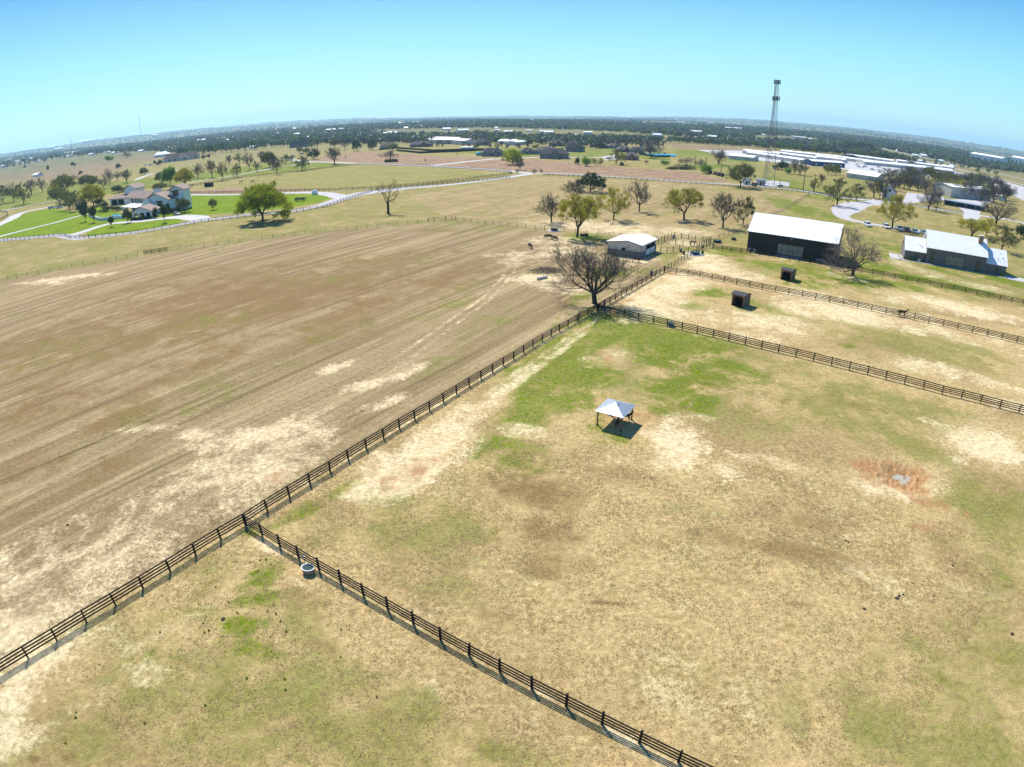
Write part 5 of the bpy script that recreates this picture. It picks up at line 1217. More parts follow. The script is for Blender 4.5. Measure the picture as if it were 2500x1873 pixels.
# --- black barn
def black_barn():
    o = Vector((66.99, 167.35, 0)); r = local(o, 'large black board barn with a white metal roof and a wide glass slider', 'black_barn', 'barn')
    L, D, ze, zr = 24.6, 14.0, 5.7, 9.95
    gable_x(r, 0, L, 0, D, ze, zr, M['blackboard'], M['litboard_y'], M['roof_white'], .35)
    f = MB(); f.box(-.36, L+.36, -.40, -.352, ze-.34, ze-.12); f.build('fascia', M['eave'], r)
    for i in range(5):
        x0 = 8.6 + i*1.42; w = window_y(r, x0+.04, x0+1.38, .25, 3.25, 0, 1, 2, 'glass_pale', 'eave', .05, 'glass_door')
    b = MB(); b.box(-.03, .05, -.06, .1, 0, ze-.1); b.build('corner_board', M['shedtrim'], r)
    l = MB(); l.lathe([(.02, 0), (.2, 0), (.12, .14), (.04, .18)], 12, (12.2, -.35, 4.9)); l.tube((12.2, 0, 5.1), (12.2, -.36, 5.1), .03); l.build('wall_lamp', M['whitepaint'], r)
    q = MB(); q.box(8.3, 16.1, -2.2, -.1, 0, .12); q.build('step', M['concrete'], r)
    for u, lb in ((.9, 'grey air-conditioning unit nearest the corner of the black barn'), (2.4, 'grey air-conditioning unit between the barn corner and its glass slider')):
        p = off(o, u, -.75); e = empty('air_conditioner', p, AX, lb, 'air conditioner', 'barn air conditioners')
        k = MB(); k.box(-.42, .42, -.42, .42, .06, 1.0); k.build('case', M['steel'], e)
        k = MB(); k.lathe([(.3, 0), (.34, .03), (.05, .05)], 16, (0, 0, 1.0)); k.build('fan_grille', M['rubber'], e)
        k = MB(); k.box(-.5, .5, -.5, .5, 0, .06); k.build('pad', M['concrete'], e)
    p = off(o, 20.9, -1.4); e = empty('patio_sofa', p, AX, 'grey outdoor sofa against the front of the black barn', 'sofa')
    k = MB(); k.box(-1.3, 1.3, -.4, .4, .1, .45); k.build('seat', M['steel'], e); k = MB(); k.box(-1.3, 1.3, .28, .45, .451, .95); k.build('backrest', M['steel'], e)
    for x in (-1.42, 1.3): k = MB(); k.box(x, x+.12, -.4, .45, .1, .7); k.build('armrest', M['shedwood'], e)
black_barn()

# --- grey board farmhouse
def farmhouse():
    o = Vector((122.6, 161.7, 0)); rz = math.atan2(-0.475, 0.88); rz = AX + math.atan2(2.0, 18.1)*0.9
    r = empty('farmhouse', o, rz, 'grey board farmhouse with white standing-seam roofs in three volumes and a tan chimney', 'house')
    gable_x(r, 0, 18.1, 0, 12.0, 4.75, 9.0, M['greyboard'], M['greyboard_y'], M['roof_white'], .3, .10)
    gable_x(r, -6.3, -.16, .5, 10.5, 2.9, 6.25, M['greyboard'], M['greyboard_y'], M['roof_white'], .25, .10, 'wing_wall', 'wing_roof')
    gable_x(r, 18.26, 24.7, .7, 10.7, 3.05, 6.75, M['greyboard'], M['greyboard_y'], M['roof_white'], .25, .10, 'wing_wall', 'wing_roof')
    c = MB(); c.box(15.6, 16.9, 4.0, 5.2, 7.3, 10.1); ch = c.build('chimney', M['chimney'], r)
    c = MB(); c.box(15.5, 17.0, 3.9, 5.3, 10.1, 10.22); c.build('chimney_cap', M['whitepaint'], ch)
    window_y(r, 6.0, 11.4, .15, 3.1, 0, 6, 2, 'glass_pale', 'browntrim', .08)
    window_y(r, 1.4, 2.3, .1, 2.2, 0, 1, 1, 'glass', 'browntrim', .07, 'door'); window_y(r, 1.4, 2.3, 2.7, 3.4, 0, 1, 1, 'glass')
    window_y(r, 15.2, 16.4, .1, 3.2, 0, 1, 3, 'glass', 'browntrim', .07)
    window_y(r, 21.2, 22.4, .9, 2.1, .7, 2, 1, 'glass'); window_y(r, -3.2, -2.4, 1.0, 2.0, .5, 1, 1, 'glass')
    for x, y, z in ((-2.0, 2.6, 4.6), (-1.2, 1.9, 4.1), (22.0, 2.0, 4.5), (23.5, 2.4, 4.9), (22.8, 3.4, 5.9)):
        c = MB(); c.tube((x, y, z-.3), (x, y, z+.35), .07, .07, 8); c.build('vent_pipe', M['tpost'], r)
    def at(u, v): return r.matrix_basis @ Vector((u, v, 0)) if False else o + Vector((math.cos(rz)*u - math.sin(rz)*v, math.sin(rz)*u + math.cos(rz)*v, 0))
    p = MB(); p.box(-10.4, -6.4, -1.6, 6.5, 0, .10); p.box(-10.4, 25.2, -1.7, -.9, 0, .09); p.box(24.9, 34, -3.0, 2.6, 0, .09); q = p.build('patio', M['concrete'], None, o); q.rotation_euler = (0, 0, rz); tag(q, kind='structure')
    e = empty('air_conditioner', at(-1.9, -.35), rz, 'grey air-conditioning unit under the left wing wall of the farmhouse', 'air conditioner')
    k = MB(); k.box(-.45, .45, -.42, .42, .06, 1.0); k.build('case', M['steel'], e); k = MB(); k.lathe([(.3, 0), (.34, .03), (.05, .05)], 16, (0, 0, 1.0)); k.build('fan_grille', M['rubber'], e)
    e = empty('stone_border', at(-7.3, 1.2), rz, 'row of tan landscape stones at the left end of the farmhouse', 'stones')
    R = random.Random(4)
    for i in range(8): k = MB(); x, y, s = R.uniform(-.5, .5), i*.8-3, R.uniform(.25, .4); k.lathe([(.05, 0), (s, .05), (s*.9, s*.5), (s*.3, s*.75)], 8, (x, y, .1)); k.build('stone', M['stone'], e)
    for u, v, lb in ((-4.6, -.3, 'small green shrub under the left wing window of the farmhouse'), (23.4, -.2, 'small green shrub at the right wing corner of the farmhouse')):
        put_tree('shrubgreen', 0, 0, 0, 0, 'bush', lb, 'bush', P=at(u, v), h=1.2, w=1.3)
farmhouse()

# --- lattice tower
def tower():
    o = G(1874, 447.5); r = empty('lattice_tower', o, .35, 'tall steel lattice telecom tower with two rings of antennas', 'tower')
    Ht = 57.0; n = 24
    def half(z): return 3.6*(1 - z/Ht) + .62*(z/Ht) if z < 46 else 3.6*(1-46/Ht) + .62*46/Ht
    half_top = half(46)
    corners = [math.radians(90 + 120*k) for k in range(3)]
    zs = [0.0]
    while zs[-1] < Ht: zs.append(zs[-1] + max(1.5, half(zs[-1])*1.25))
    zs[-1] = Ht
    legs = [MB() for _ in range(3)]; br = MB()
    P = lambda k, z: Vector((half(z)*1.15*math.cos(corners[k % 3]), half(z)*1.15*math.sin(corners[k % 3]), z))
    for a, b in zip(zs[:-1], zs[1:]):
        for k in range(3):
            legs[k].tube(P(k, a), P(k, b), .16 - .05*a/Ht, None, 6)
            br.tube(P(k, a), P(k+1, b), .055, None, 4, False); br.tube(P(k+1, a), P(k, b), .055, None, 4, False); br.tube(P(k, b), P(k+1, b), .05, None, 4, False)
    for l in legs: l.build('leg', M['towersteel'], r)
    br.build('bracing', M['towersteel'], r)
    c = MB(); c.tube((.3, .2, 0), (.3, .2, Ht-8), .09, .07, 6); c.build('cable_run', M['antenna'], r)
    lad = MB()
    lad.tube(P(0, 1)*1.0 + Vector((.25, .1, 0)), P(0, Ht-1) + Vector((.2, .1, 0)), .05, None, 4); lad.build('ladder', M['towersteel'], r)
    for za, rad, nm in ((49.3, 2.5, 10), (58.6, 2.2, 9)):
        pl = MB()
        for k in range(3):
            a0, a1 = math.radians(90+120*k), math.radians(210+120*k)
            for dz in (-.6, .6): pl.tube((rad*math.cos(a0), rad*math.sin(a0), za+dz), (rad*math.cos(a1), rad*math.sin(a1), za+dz), .06, None, 5)
            pl.tube((.3*math.cos(a0), .3*math.sin(a0), za-.2), (rad*math.cos(a0), rad*math.sin(a0), za-.5), .06, None, 5)
        fr = pl.build('antenna_frame', M['towersteel'], r)
        for k in range(12):
            s = k//4; t = (k % 4 + .5)/4; a0, a1 = math.radians(90+120*s), math.radians(210+120*s)
            x = rad*(math.cos(a0)*(1-t) + math.cos(a1)*t)*1.08; y = rad*(math.sin(a0)*(1-t) + math.sin(a1)*t)*1.08; an = (a0+a1)/2 - PI/2
            q = MB(); c_, s_ = math.cos(an), math.sin(an)
            q.prism([(x + c_*dx - s_*dy, y + s_*dx + c_*dy) for dx, dy in ((-.2, -.1), (.2, -.1), (.2, .12), (-.2, .12))], za-1.25, za+1.25); q.build('antenna', M['antenna'], r)
    tp = MB(); tp.tube((0, 0, Ht-.2), (0, 0, 59.6), .1, .05, 6); tp.build('spire', M['towersteel'], r)
    # compound
    for px, py, lb, w, h in ((1822, 451, 'white-trimmed equipment shelter left of the tower foot', 4.5, 3.2), (1857, 453, 'tan stone equipment shelter with a flat roof right before the tower foot', 5.0, 3.4)):
        e = empty('equipment_shelter', G(px, py), -.28, lb, 'equipment shelter')
        k = MB(); k.box(-w/2, w/2, 0, 4, 0, h-.3); k.build('wall', M['stucco'] if px < 1840 else M['tanpanel'], e); k = MB(); k.box(-w/2-.4, w/2+.4, -.4, 4.4, h-.3, h); k.build('roof', M['roof_grey'], e)
        k = MB(); k.box(-.5, .5, -.06, -.001, 0, 2.1); k.build('door', M['browntrim'], e)
        window_y(e, w/2-1.3, w/2-.5, 1.2, 2.0, 0)
    e = empty('generator', G(1841, 454.5), -.28, 'dark red generator box between the two equipment shelters', 'generator')
    k = MB(); k.box(-1.6, 1.6, -.8, .8, .2, 2.0); k.build('case', M['brick'], e); k = MB(); k.tube((1, 0, 2), (1, 0, 2.5), .1); k.build('exhaust', M['rubber'], e)
    e = empty('propane_tank', G(1904, 457), -.2, 'grey cylinder tank on the pale tower compound', 'tank')
    k = MB(); k.tube((-1.6, 0, .9), (1.6, 0, .9), .6, None, 14); k.build('shell', M['steel'], e)
    for x in (-1, 1): k = MB(); k.box(x-.1, x+.1, -.4, .4, 0, .45); k.build('leg', M['concrete'], e)
    e = empty('radio_mast', G(346.5, 345), 0, 'thin red and white radio mast on the skyline above the mansion', 'radio mast')
    b0 = e.location.copy(); hm = height_at(341, 280, b0); k = MB(); hw = 1.6
    for i in range(3):
        a = 2*PI*i/3; k.tube((hw*math.cos(a), hw*math.sin(a), -5), (hw*.6*math.cos(a), hw*.6*math.sin(a), hm), .60, .45, 4)
    nseg = 22
    for i in range(nseg):
        za, zb = hm*i/nseg, hm*(i+1)/nseg
        for j in range(3):
            a, c2 = 2*PI*j/3, 2*PI*(j+1)/3; k.tube((hw*.8*math.cos(a), hw*.8*math.sin(a), za), (hw*.8*math.cos(c2), hw*.8*math.sin(c2), zb), .34, None, 3, False)
    k.build('mast', M['towersteel'], e)
    e = empty('radio_mast', G(177, 371), 0, 'short grey radio mast on the skyline at the left', 'radio mast'); hm = height_at(174, 335, e.location); k = MB()
    for i in range(3): a = 2*PI*i/3; k.tube((1.6*math.cos(a), 1.6*math.sin(a), -4), (math.cos(a), math.sin(a), hm), .35, .2, 4)
    for i in range(14):
        for j in range(3): a, c2 = 2*PI*j/3, 2*PI*(j+1)/3; k.tube((1.3*math.cos(a), 1.3*math.sin(a), hm*i/14), (1.3*math.cos(c2), 1.3*math.sin(c2), hm*(i+1)/14), .16, None, 3, False)
    k.build('mast', M['towersteel'], e)
tower()

# --- mansion
def mansion():
    o = Vector((-200, 300, 0)); r = empty('mansion', o, 0, 'white stucco mansion with clay tile roofs, two square towers and a pillared portico', 'mansion')
    S, E = M['stucco'], M['eave']
    z = lambda x, y: (250 + x*.1085, 430 + y*.1085)
    def put(anchor, deg, fn):
        """build one block in its own frame, then set it on its corner and turn it"""
        before = set(r.children); fn()
        for c in r.children:
            if c not in before: c.location = anchor - o; c.rotation_euler = (0, 0, math.radians(deg))
    def side(corner, deg, w): a = math.radians(deg); return corner - Vector((math.cos(a), math.sin(a), 0))*w
    def wing():
        hip(r, 0, 12.5, 0, 8, 3.5, 5.4, S, M['tile'], .7)
        for x0, x1 in ((1.6, 5.6), (6.6, 10.8)): q = MB(); q.box(x0, x1, -.12, -.001, 0, 2.9); q.build('garage_bay', M['dark'], r)  # closed panels on the wall, the bays' inner shade as dark colour
    put(G(*z(180, 660)), -8, wing)
    def main():
        gable_x(r, 0, 27, 0, 9, 4.3, 6.9, S, S, M['tile'], .7, .2)
        for i in range(4): window_y(r, 11.5 + i*2.6, 12.9 + i*2.6, 1.8, 3.4, 0, 2, 2, 'glass', 'eave', .12)
        window_y(r, 7.2, 9.6, .2, 3.4, 0, 2, 1, 'glass', 'eave', .12, 'door')
    put(G(*z(555, 650)), -33, main)
    def back():
        gable_y(r, 0, 8.2, 0, 8, 8.0, 10.0, S, S, M['tile_y'], .9, .25, 0, 'tower_wall', 'tower_roof')
    put(G(*z(545, 600)), -8, back)
    gr = G(*z(1530, 800))
    def cross():
        gable_y(r, 0, 15, 0, 13, 5.9, 9.0, S, S, M['tile_y'], .8, .25)
        window_y(r, 7.9, 10.6, 2.6, 4.7, 0, 4, 3, 'glass', 'eave', .12); q = MB(); q.box(7.1, 11.4, -.95, -.001, 5.0, 5.3); q.build('awning', E, r)
        window_y(r, 2.2, 4.8, 2.2, 4.4, 0, 2, 2, 'glass', 'eave', .12)
        c = MB(); c.box(2.2, 5.6, 5.0, 7.0, 6.0, 10.6); ch = c.build('chimney', S, r)
        c = MB(); c.box(2.0, 5.8, 4.8, 7.2, 10.6, 10.85); c.build('chimney_cap', E, ch)
    put(side(gr, -10, 15), -10, cross)
    def tower_():
        gable_y(r, 0, 7.6, 0, 7.0, 9.6, 11.4, S, S, M['tile_y'], .9, .25, 0, 'tower_wall', 'tower_roof')
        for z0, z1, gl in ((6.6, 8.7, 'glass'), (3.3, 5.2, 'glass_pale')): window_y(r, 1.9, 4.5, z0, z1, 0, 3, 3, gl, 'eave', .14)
        q = MB(); q.box(1.0, 5.4, -.9, -.001, 8.95, 9.2); q.build('awning', E, r)
    put(G(*z(1565, 765)), 2, tower_)
    def porch():
        p = MB(); p.slab([(-.8, -.6, 3.5), (17.5, -.6, 3.5), (17.5, 5.2, 4.2), (-.8, 5.2, 4.2)], .2); p.build('porch_roof', M['roof_grey'], r)
        for x in (0, 5.6, 11.2, 16.4): q = MB(); q.box(x-.3, x+.3, -.3, .3, 0, 3.29); q.build('pillar', S, r)
        q = MB(); q.box(-.5, 17, 4.6, 4.9, 0, 3.8); q.build('porch_back', M['dark'], r)  # dark sheet behind the pillars carries the porch shade in its colour
    put(G(*z(480, 845)), -33, porch)
    def para():
        q = MB(); q.sweep_y([(0, 0), (7.2, 0), (7.2, 4.4), (5.6, 4.6), (5.2, 6.0), (4.2, 6.7), (2.8, 6.7), (1.8, 6.0), (1.4, 4.6), (0, 4.4)], 0, .5); q.build('parapet', S, r)
    put(G(*z(900, 850)), -5, para)
    def portico():
        gable_y(r, 0, 9.8, 0, 8, 3.4, 5.4, S, S, M['tile_y'], .9, .25, 2.7, 'portico_gable', 'portico_roof')
        for x in (.4, 3.2, 6.4, 9.4):
            for y in (.4, 6): q = MB(); q.box(x-.36, x+.36, y-.36, y+.36, 0, 2.69); q.build('pillar', S, r)
        q = MB(); q.box(.6, 9.2, 7.2, 7.6, 0, 2.68); q.build('portico_back', M['dark'], r)  # portico shade painted as a near-black sheet
        for i in range(7):
            q = MB(); q.lathe([(.3, 0), (.8, .3), (.9, .7), (.5, 1.1), (.1, 1.2)], 10, (.3 + i*1.5, -1.3 + .3*math.sin(i*2.2), 0)); q.build('hedge', M['leaf_dark'], r)
    put(G(*z(690, 985)), 4, portico)
    w = MB(); w.add([tuple(G(*z(*p), .05)) for p in ((190, 905), (400, 880), (395, 850), (240, 860))], [(0, 1, 2, 3)]); e = w.build('pool', M['pool_water']); tag(e, kind='structure')
    a0 = G(*z(-300, 880)); g = empty('garden_wall', a0, 0, 'low white garden wall curving around the mansion pool', 'wall')
    q = MB(); pts = [G(*z(*p)) - a0 for p in ((-300, 890), (-220, 950), (-60, 1000), (60, 1000), (180, 985), (330, 965), (480, 950))]
    for a, b in zip(pts[:-1], pts[1:]):
        d = (b - a).normalized(); nx, ny = -d.y*.25, d.x*.25; q.prism([(a[0]-nx, a[1]-ny), (b[0]-nx, b[1]-ny), (b[0]+nx, b[1]+ny), (a[0]+nx, a[1]+ny)], 0, 1.5)
    q.build('masonry', S, g)
    e = empty('pavilion', G(200, 509), AX, 'small dark pavilion with a pyramid roof beside the mansion grove', 'pavilion')
    q = MB(); q.box(-2.6, 2.6, -2.6, 2.6, 0, 2.6); q.build('wall', M['browntrim'], e); q = MB(); q.add([(-3.2,-3.2,2.6),(3.2,-3.2,2.6),(3.2,3.2,2.6),(-3.2,3.2,2.6),(0,0,5.2)], [(0,1,4),(1,2,4),(2,3,4),(3,0,4),(0,3,2,1)]); q.build('roof', M['shingle'], e)
    for x, y, h, w_, lb in ((1560, 830, 2.6, 4, 'dark shrub against the white foot of the mansion tower'), (1440, 850, 3.0, 4, 'dark shrub below the mansion gable window'), (1700, 810, 3, 5, 'dark round shrub between the mansion tower and its grey-green tree'), (330, 790, 3, 6, 'dark shrub beside the mansion porch'), (60, 700, 3.2, 7, 'dark hedge before the mansion garage bays'), (100, 800, 3.0, 8, 'dark round shrub between the mansion garage and pool'), (-60, 640, 4, 8, 'dark shrub left of the mansion garage bays'), (640, 930, 2.2, 4, 'dark shrub at the left pillar of the mansion portico')):
        put_tree('shrub', 0, 0, 0, 0, 'bush', lb, 'bush', P=G(*z(x, y)), h=h, w=w_)
mansion()

# --- houses of the estate and other far buildings
def hip_house(px, py, wpx, hpx, label, rz=0.0, wall='brick', roof='shingle', name='house', cat='house', group=None, wing=True, depth=.75):
    P = G(px, py); D = P.length; w = wpx*D/1490*1.0; h = max(4.5, hpx*D/1490); d = max(8, w*depth*.6)
    r = empty(name, P, math.atan2(-P.x, P.y)*.9 + rz, label, cat, group); ze = h*.45
    hip(r, -w/2, w/2, 0, d, ze, h, M[wall], M[roof], .5)
    if wing:
        gable_y(r, -w*.1, w*.22, -d*.28, -.01, ze*.98, h*.86, M[wall], M[wall], M[roof], .4, .15, 0, 'wing_wall', 'wing_roof')
        window_y(r, w*.02, w*.10, ze*.25, ze*.75, -d*.28, 2, 1, 'glass', 'whitepaint', .12)
    for x in (-.38, -.24, .34): window_y(r, w*x, w*x + w*.07, ze*.25, ze*.8, 0, 2, 1, 'glass', 'whitepaint', .12)
    if w > 14: q = MB(); q.box(w*.25, w*.25+1.0, d*.55, d*.55+1.2, ze, h+.7); q.build('chimney', M[wall], r)
    return r
for a in [(1205,382,52,19,'long grey hip-roofed brick house at the end of the white lane'), (1290,377,34,15,'grey-roofed house half behind the yellow-green oak'), (1352,388,66,24,'steep-roofed tan house nearest the tan field, with several gables'),
          (1330,376,50,17,'wide grey-roofed house behind the steep-roofed tan house'), (1405,371,44,20,'tall multi-gabled grey house on the street bend'), (1360,357,36,15,'dark-roofed house in the second estate row'), (1398,358,30,13,'dark-roofed house right of the second estate row'),
          (1540,391,36,18,'brown-roofed brick house behind the dark dense oak'), (1500,363,26,13,'brown-roofed house at the grey wood edge'), (1474,362,26,13,'small dark gabled house between two brown ones'), (1452,360,22,12,'pale gabled house at the street end'),
          (1525,372,30,15,'brown-roofed house with a white chimney'), (1555,374,36,14,'long dark-roofed house beside the tall grey bare tree'), (1180,355,34,15,'tall brown-roofed house behind the dark hedge'), (1030,359,52,13,'low dark-roofed house inside the fenced green yard'), (945,362,34,13,'dark-roofed house left of the neat rounded bare tree'),
          (1090,352,22,9,'small pale house behind the fenced green yard'), (1590,370,26,11,'dark-roofed house right of the tall grey bare tree')]:
    hip_house(*a, rz=random.uniform(-.35, .35), wall=random.choice(('brick', 'block', 'tanpanel')), roof=random.choice(('shingle', 'shingle', 'shingle_brown')) if 'brown' not in a[4] else 'shingle_brown')
hip_house(731, 360, 44, 15, 'long grey hip-roofed hall with a pillared porch on the far lawn', wing=False, wall='block', depth=.5)
hip_house(445, 392, 80, 17, 'long red-brown roofed house behind the green trio', rz=.25, wall='tanpanel', roof='roof_redbrown', wing=True, depth=.35)
hip_house(396, 383, 34, 11, 'white-roofed cottage left of the red-brown roofed house', roof='roof_white', wall='stucco', wing=False)
def shed_long(px, py, qx, qy, w, h, label, wall='tanpanel', roof='roof_white', name='metal_building', cat='building', group=None, hr=None):
    """low gabled metal building whose near wall runs between two points on the ground"""
    a, b = G(px, py), G(qx, qy); d = b - a; L = d.length; rz = math.atan2(d.y, d.x)
    r = empty(name, a, rz, label, cat, group)
    gable_x(r, 0, L, 0, w, h, hr or (h + w*.10), M[wall], M[wall], M[roof], .3, .12)
    n = max(2, int(L/9))
    for i in range(min(n, 14)):
        x = L*(i+.5)/n; q = MB(); q.box(x-1.3, x+1.3, -.06, -.001, .1, min(2.6, h-.4)); q.build('roller_door', M['steel'], r)
    return r
for a in [(1040,350,1105,352,26,5,'white-roofed workshop right of the dark-roofed yard house'), (1108,353,1137,354,16,5,'grey end-gabled workshop beside the blue tarp shed'), (1215,352,1262,353,20,3.5,'long green-roofed building behind the estate houses'), (1262,355,1290,352,14,3.5,'low pale building at the right of the long green-roofed one')]:
    shed_long(*a)
# self-storage rows by the highway
for a in [(1778,388,1838,394,14,'nearest white storage shed, left of the tower'), (1820,379,1955,399,11,'white storage shed whose roof passes right behind the tower'), (1812,374,1900,383,11,'white storage shed farthest left in the back ranks'), (1880,379,1990,393,11,'white storage shed just right of the tower, middle rank'), (1905,375,2050,391,11,'long white storage shed in the rearmost rank'), (1990,389,2062,398,11,'white storage shed behind the navy building'), (2030,388,2150,405,11,'white storage shed over the round green tree by the navy building'), (2065,384,2180,399,11,'white storage shed right of the dark little office'), (2110,402,2330,425,16,'long white warehouse roof above the grove on the right'), (2190,398,2300,413,11,'white storage shed farthest right, beside the highway')]:
    shed_long(*a[:5], 3.2, a[5], wall='tanpanel', name='storage_shed', cat='storage shed', group='white storage sheds')
shed_long(1982,405,2062,410,12,4.2,'navy blue walled storage building with a white roof','bluewall')
shed_long(2066,433,2140,444,24,3.4,'white flat-roofed shed behind the olive oaks at the drive','tanpanel')
shed_long(2055,384,2072,387,12,3.5,'small dark-roofed office at the storage yard','browntrim','shingle')
shed_long(2320,482,2418,490,16,7.0,'long grey metal shed with a white roof beyond the concrete yard','tanpanel',hr=8.2)
shed_long(2420,484,2438,489,7,3.0,'low white lean-to at the right end of the long grey shed','stucco')
def cottage():
    o = G(2152, 484); r = empty('cottage', o, -.55, 'white gabled cottage with a dark roof among the oaks', 'cottage')
    gable_y(r, 0, 8, 0, 16, 3.6, 7.6, M['whitepaint'], M['whitepaint'], M['shingle'], .4, .15)
    window_y(r, 3.3, 4.7, 4.3, 5.6, 0, 2, 2); window_y(r, 1.2, 2.4, 1, 2.4, 0, 2, 2); q = MB(); q.box(5, 6, -.06, -.001, 0, 2.1); q.build('door', M['browntrim'], r)
cottage()
def carport():
    o = G(2305, 500); r = empty('carport', o, -.62, 'long open carport with a pale flat roof facing the concrete yard', 'carport')
    q = MB(); q.box(0, 24, 0, 8, 2.6, 2.9); q.build('roof', M['roof_grey'], r); q = MB(); q.box(0, 24, 7.7, 8, 0, 2.59); q.box(0, .2, .3, 7.69, 0, 2.59); q.build('wall', M['bluewall'], r)
    for i in range(5): q = MB(); q.box(i*5.9+.1, i*5.9+.3, .05, .25, 0, 2.59); q.build('post', M['steel'], r)
carport()
def far_big(px, py, wpx, hpx, depth, label, wall='stucco', roof='roof_white', rz=0.0, hipy=False):
    P = G(px, py); D = P.length; w = wpx*D/1490; h = hpx*D/1490
    r = empty('warehouse', P, math.atan2(-P.x, P.y) + rz, label, 'building')
    gable_x(r, -w/2, w/2, 0, depth, h*.82, h, M[wall], M[wall], M[roof], .4, .3)
    for i in range(5): x = -w*.4 + w*.2*i; q = MB(); q.box(x-w*.035, x+w*.035, -.2, -.001, h*.15, h*.5); q.build('window', M['glass'], r)
for a in [(818,322,40,7,30,'large white-roofed arena among the trees, left of centre on the skyline'), (955,333,34,9,40,'bright white-roofed gymnasium left of the fenced yard'), (1016,301,18,3.5,40,'thin white-roofed store far off near the middle skyline'), (725,333,16,7,20,'small white-roofed barn left of the arena'), (898,334,16,5,18,'low white-roofed house between the arena and gymnasium'), (560,341,24,5,20,'white-roofed shed on the left skyline wood'), (536,342,18,5,20,'second white-roofed shed beside it on the left wood'), (492,347,20,6,20,'white-walled barn at the left of the skyline sheds'), (378,333,12,4,18,'white-roofed barn below the tall radio mast'), (215,349,26,6,30,'white hall on the far left ridge'), (125,364,14,5,18,'pale roofed house among the far left trees'), (143,367,15,5,18,'pale greenish roofed house right of its pale neighbour'), (12,409,14,5,14,'white house at the wood edge in the left corner'), (1655,330,16,5,20,'low white house right of centre on the skyline'), (1698,329,26,9,20,'white two-storey mansion far off right of centre'), (1775,333,18,4,18,'pale low house left of the tower skyline'), (1950,338,34,4,20,'dark long store beneath the skyline right of the tower'), (1790,318,36,6,40,'slanting white arena roof left of the tower skyline'), (1435,329,20,7,20,'pale ranch house with a big roof on the far clearing'), (1401,333,12,5,14,'small brown house on the far clearing'), (1292,322,16,4,18,'tiny white house above the estate'), (1310,312,13,3.5,18,'tiniest white house on the middle skyline'), (1425,313,12,4,14,'pale hilltop house on the far wood'), (2260,366,12,4,14,'white sign building beside the far highway'), (2275,382,20,5,16,'white-roofed fuel canopy by the far highway'), (1662,300,18,3,30,'white speck of a factory on the right skyline'), (1735,303,14,3,30,'second white factory speck on the right skyline'), (2246,350,12,3,20,'pale roof far off on the right ridge')]:
    far_big(*a)
far_big(2405,397,70,17,40,'long white stone store with a sloped front canopy at the far right',rz=-.35)
far_big(2490,405,42,18,40,'white-roofed metal hall at the right edge',rz=-.3)
e = far_big(1971,344,20,6,16,'white store with a yellow sign front right of the tower')
def yellow_front():
    P = G(1967, 345); D = P.length; w = 10*D/1490; r = empty('sign_board', P - P.normalized()*2, math.atan2(-P.x, P.y), 'bright yellow sign wall on the white store right of the tower', 'sign')
    q = MB(); q.box(-w/2, w/2, -1, 0, 0, 8.5*D/1490); q.build('panel', M['yellow'], r)
yellow_front()
# many small roofs scattered through the far wood: nothing tells them apart
def town(n, seed, azr, rr, label, group):
    R = random.Random(seed)
    b = MB(); w, d, h = 11, 8, 4; b.box(-w/2, w/2, 0, d, 0, h*.6); wall = b.mesh('wall'); q = MB(); q.sweep_x([(-.6, h*.58), (d/2, h), (d+.6, h*.58), (d+.6, h*.63), (d/2, h*1.06), (-.6, h*.63)], -w/2-.5, w/2+.5); roof = q.mesh('roof')
    wall.materials.append(M['stucco'])
    for i in range(n):
        a = math.radians(R.uniform(*azr)); r_ = math.exp(R.uniform(math.log(rr[0]), math.log(rr[1]))); x, y = r_*math.sin(a), r_*math.cos(a)
        z = float(hills(np.array([x]), np.array([y]))[0]); s = R.uniform(.7, 1.2)*(1 + r_/9000)
        e = empty('far_house', (x, y, z), R.uniform(-.6, .6), label, 'house', group); e.scale = (s*R.uniform(.8, 1.6), s, s)
        mesh_obj('wall', wall, None, e)
        o = mesh_obj('roof', roof, None, e)
        if not roof.materials: roof.materials.append(M['roof_white'])
town(48, 3, (-43, -8), (1000, 3600), 'tiny pale house among the far trees on the left half of the skyline', 'far houses on the left')
town(34, 4, (-6, 14), (1000, 3600), 'tiny pale house among the far trees in the middle of the skyline', 'far houses in the middle')
town(48, 6, (16, 47), (900, 3200), 'tiny pale house among the far trees on the right half of the skyline', 'far houses on the right')

# ------------------------------------------------------------------ vehicles, animals, small things
def blob(name, m, nodes, edges, radii, parent=None, sub=2, loc=(0, 0, 0), root=0, merge=None):
    """one continuous skin grown over a skeleton, baked to a mesh"""
    me = bpy.data.meshes.new(name); me.from_pydata(nodes, edges, []); o = bpy.data.objects.new(name, me); COL.objects.link(o)
    sk = o.modifiers.new('skin', 'SKIN'); sk.use_smooth_shade = True; sk.branch_smoothing = .6
    for i, r in enumerate(radii):
        v = me.skin_vertices[0].data[i]; v.radius = (r, r) if not isinstance(r, tuple) else r; v.use_root = (i == root)
    ss = o.modifiers.new('sub', 'SUBSURF'); ss.levels = ss.render_levels = sub
    dg = bpy.context.evaluated_depsgraph_get(); nm = bpy.data.meshes.new_from_object(o.evaluated_get(dg)); nm.name = name
    bpy.data.objects.remove(o); bpy.data.meshes.remove(me)
    nm.materials.clear(); nm.materials.append(m)
    return nm

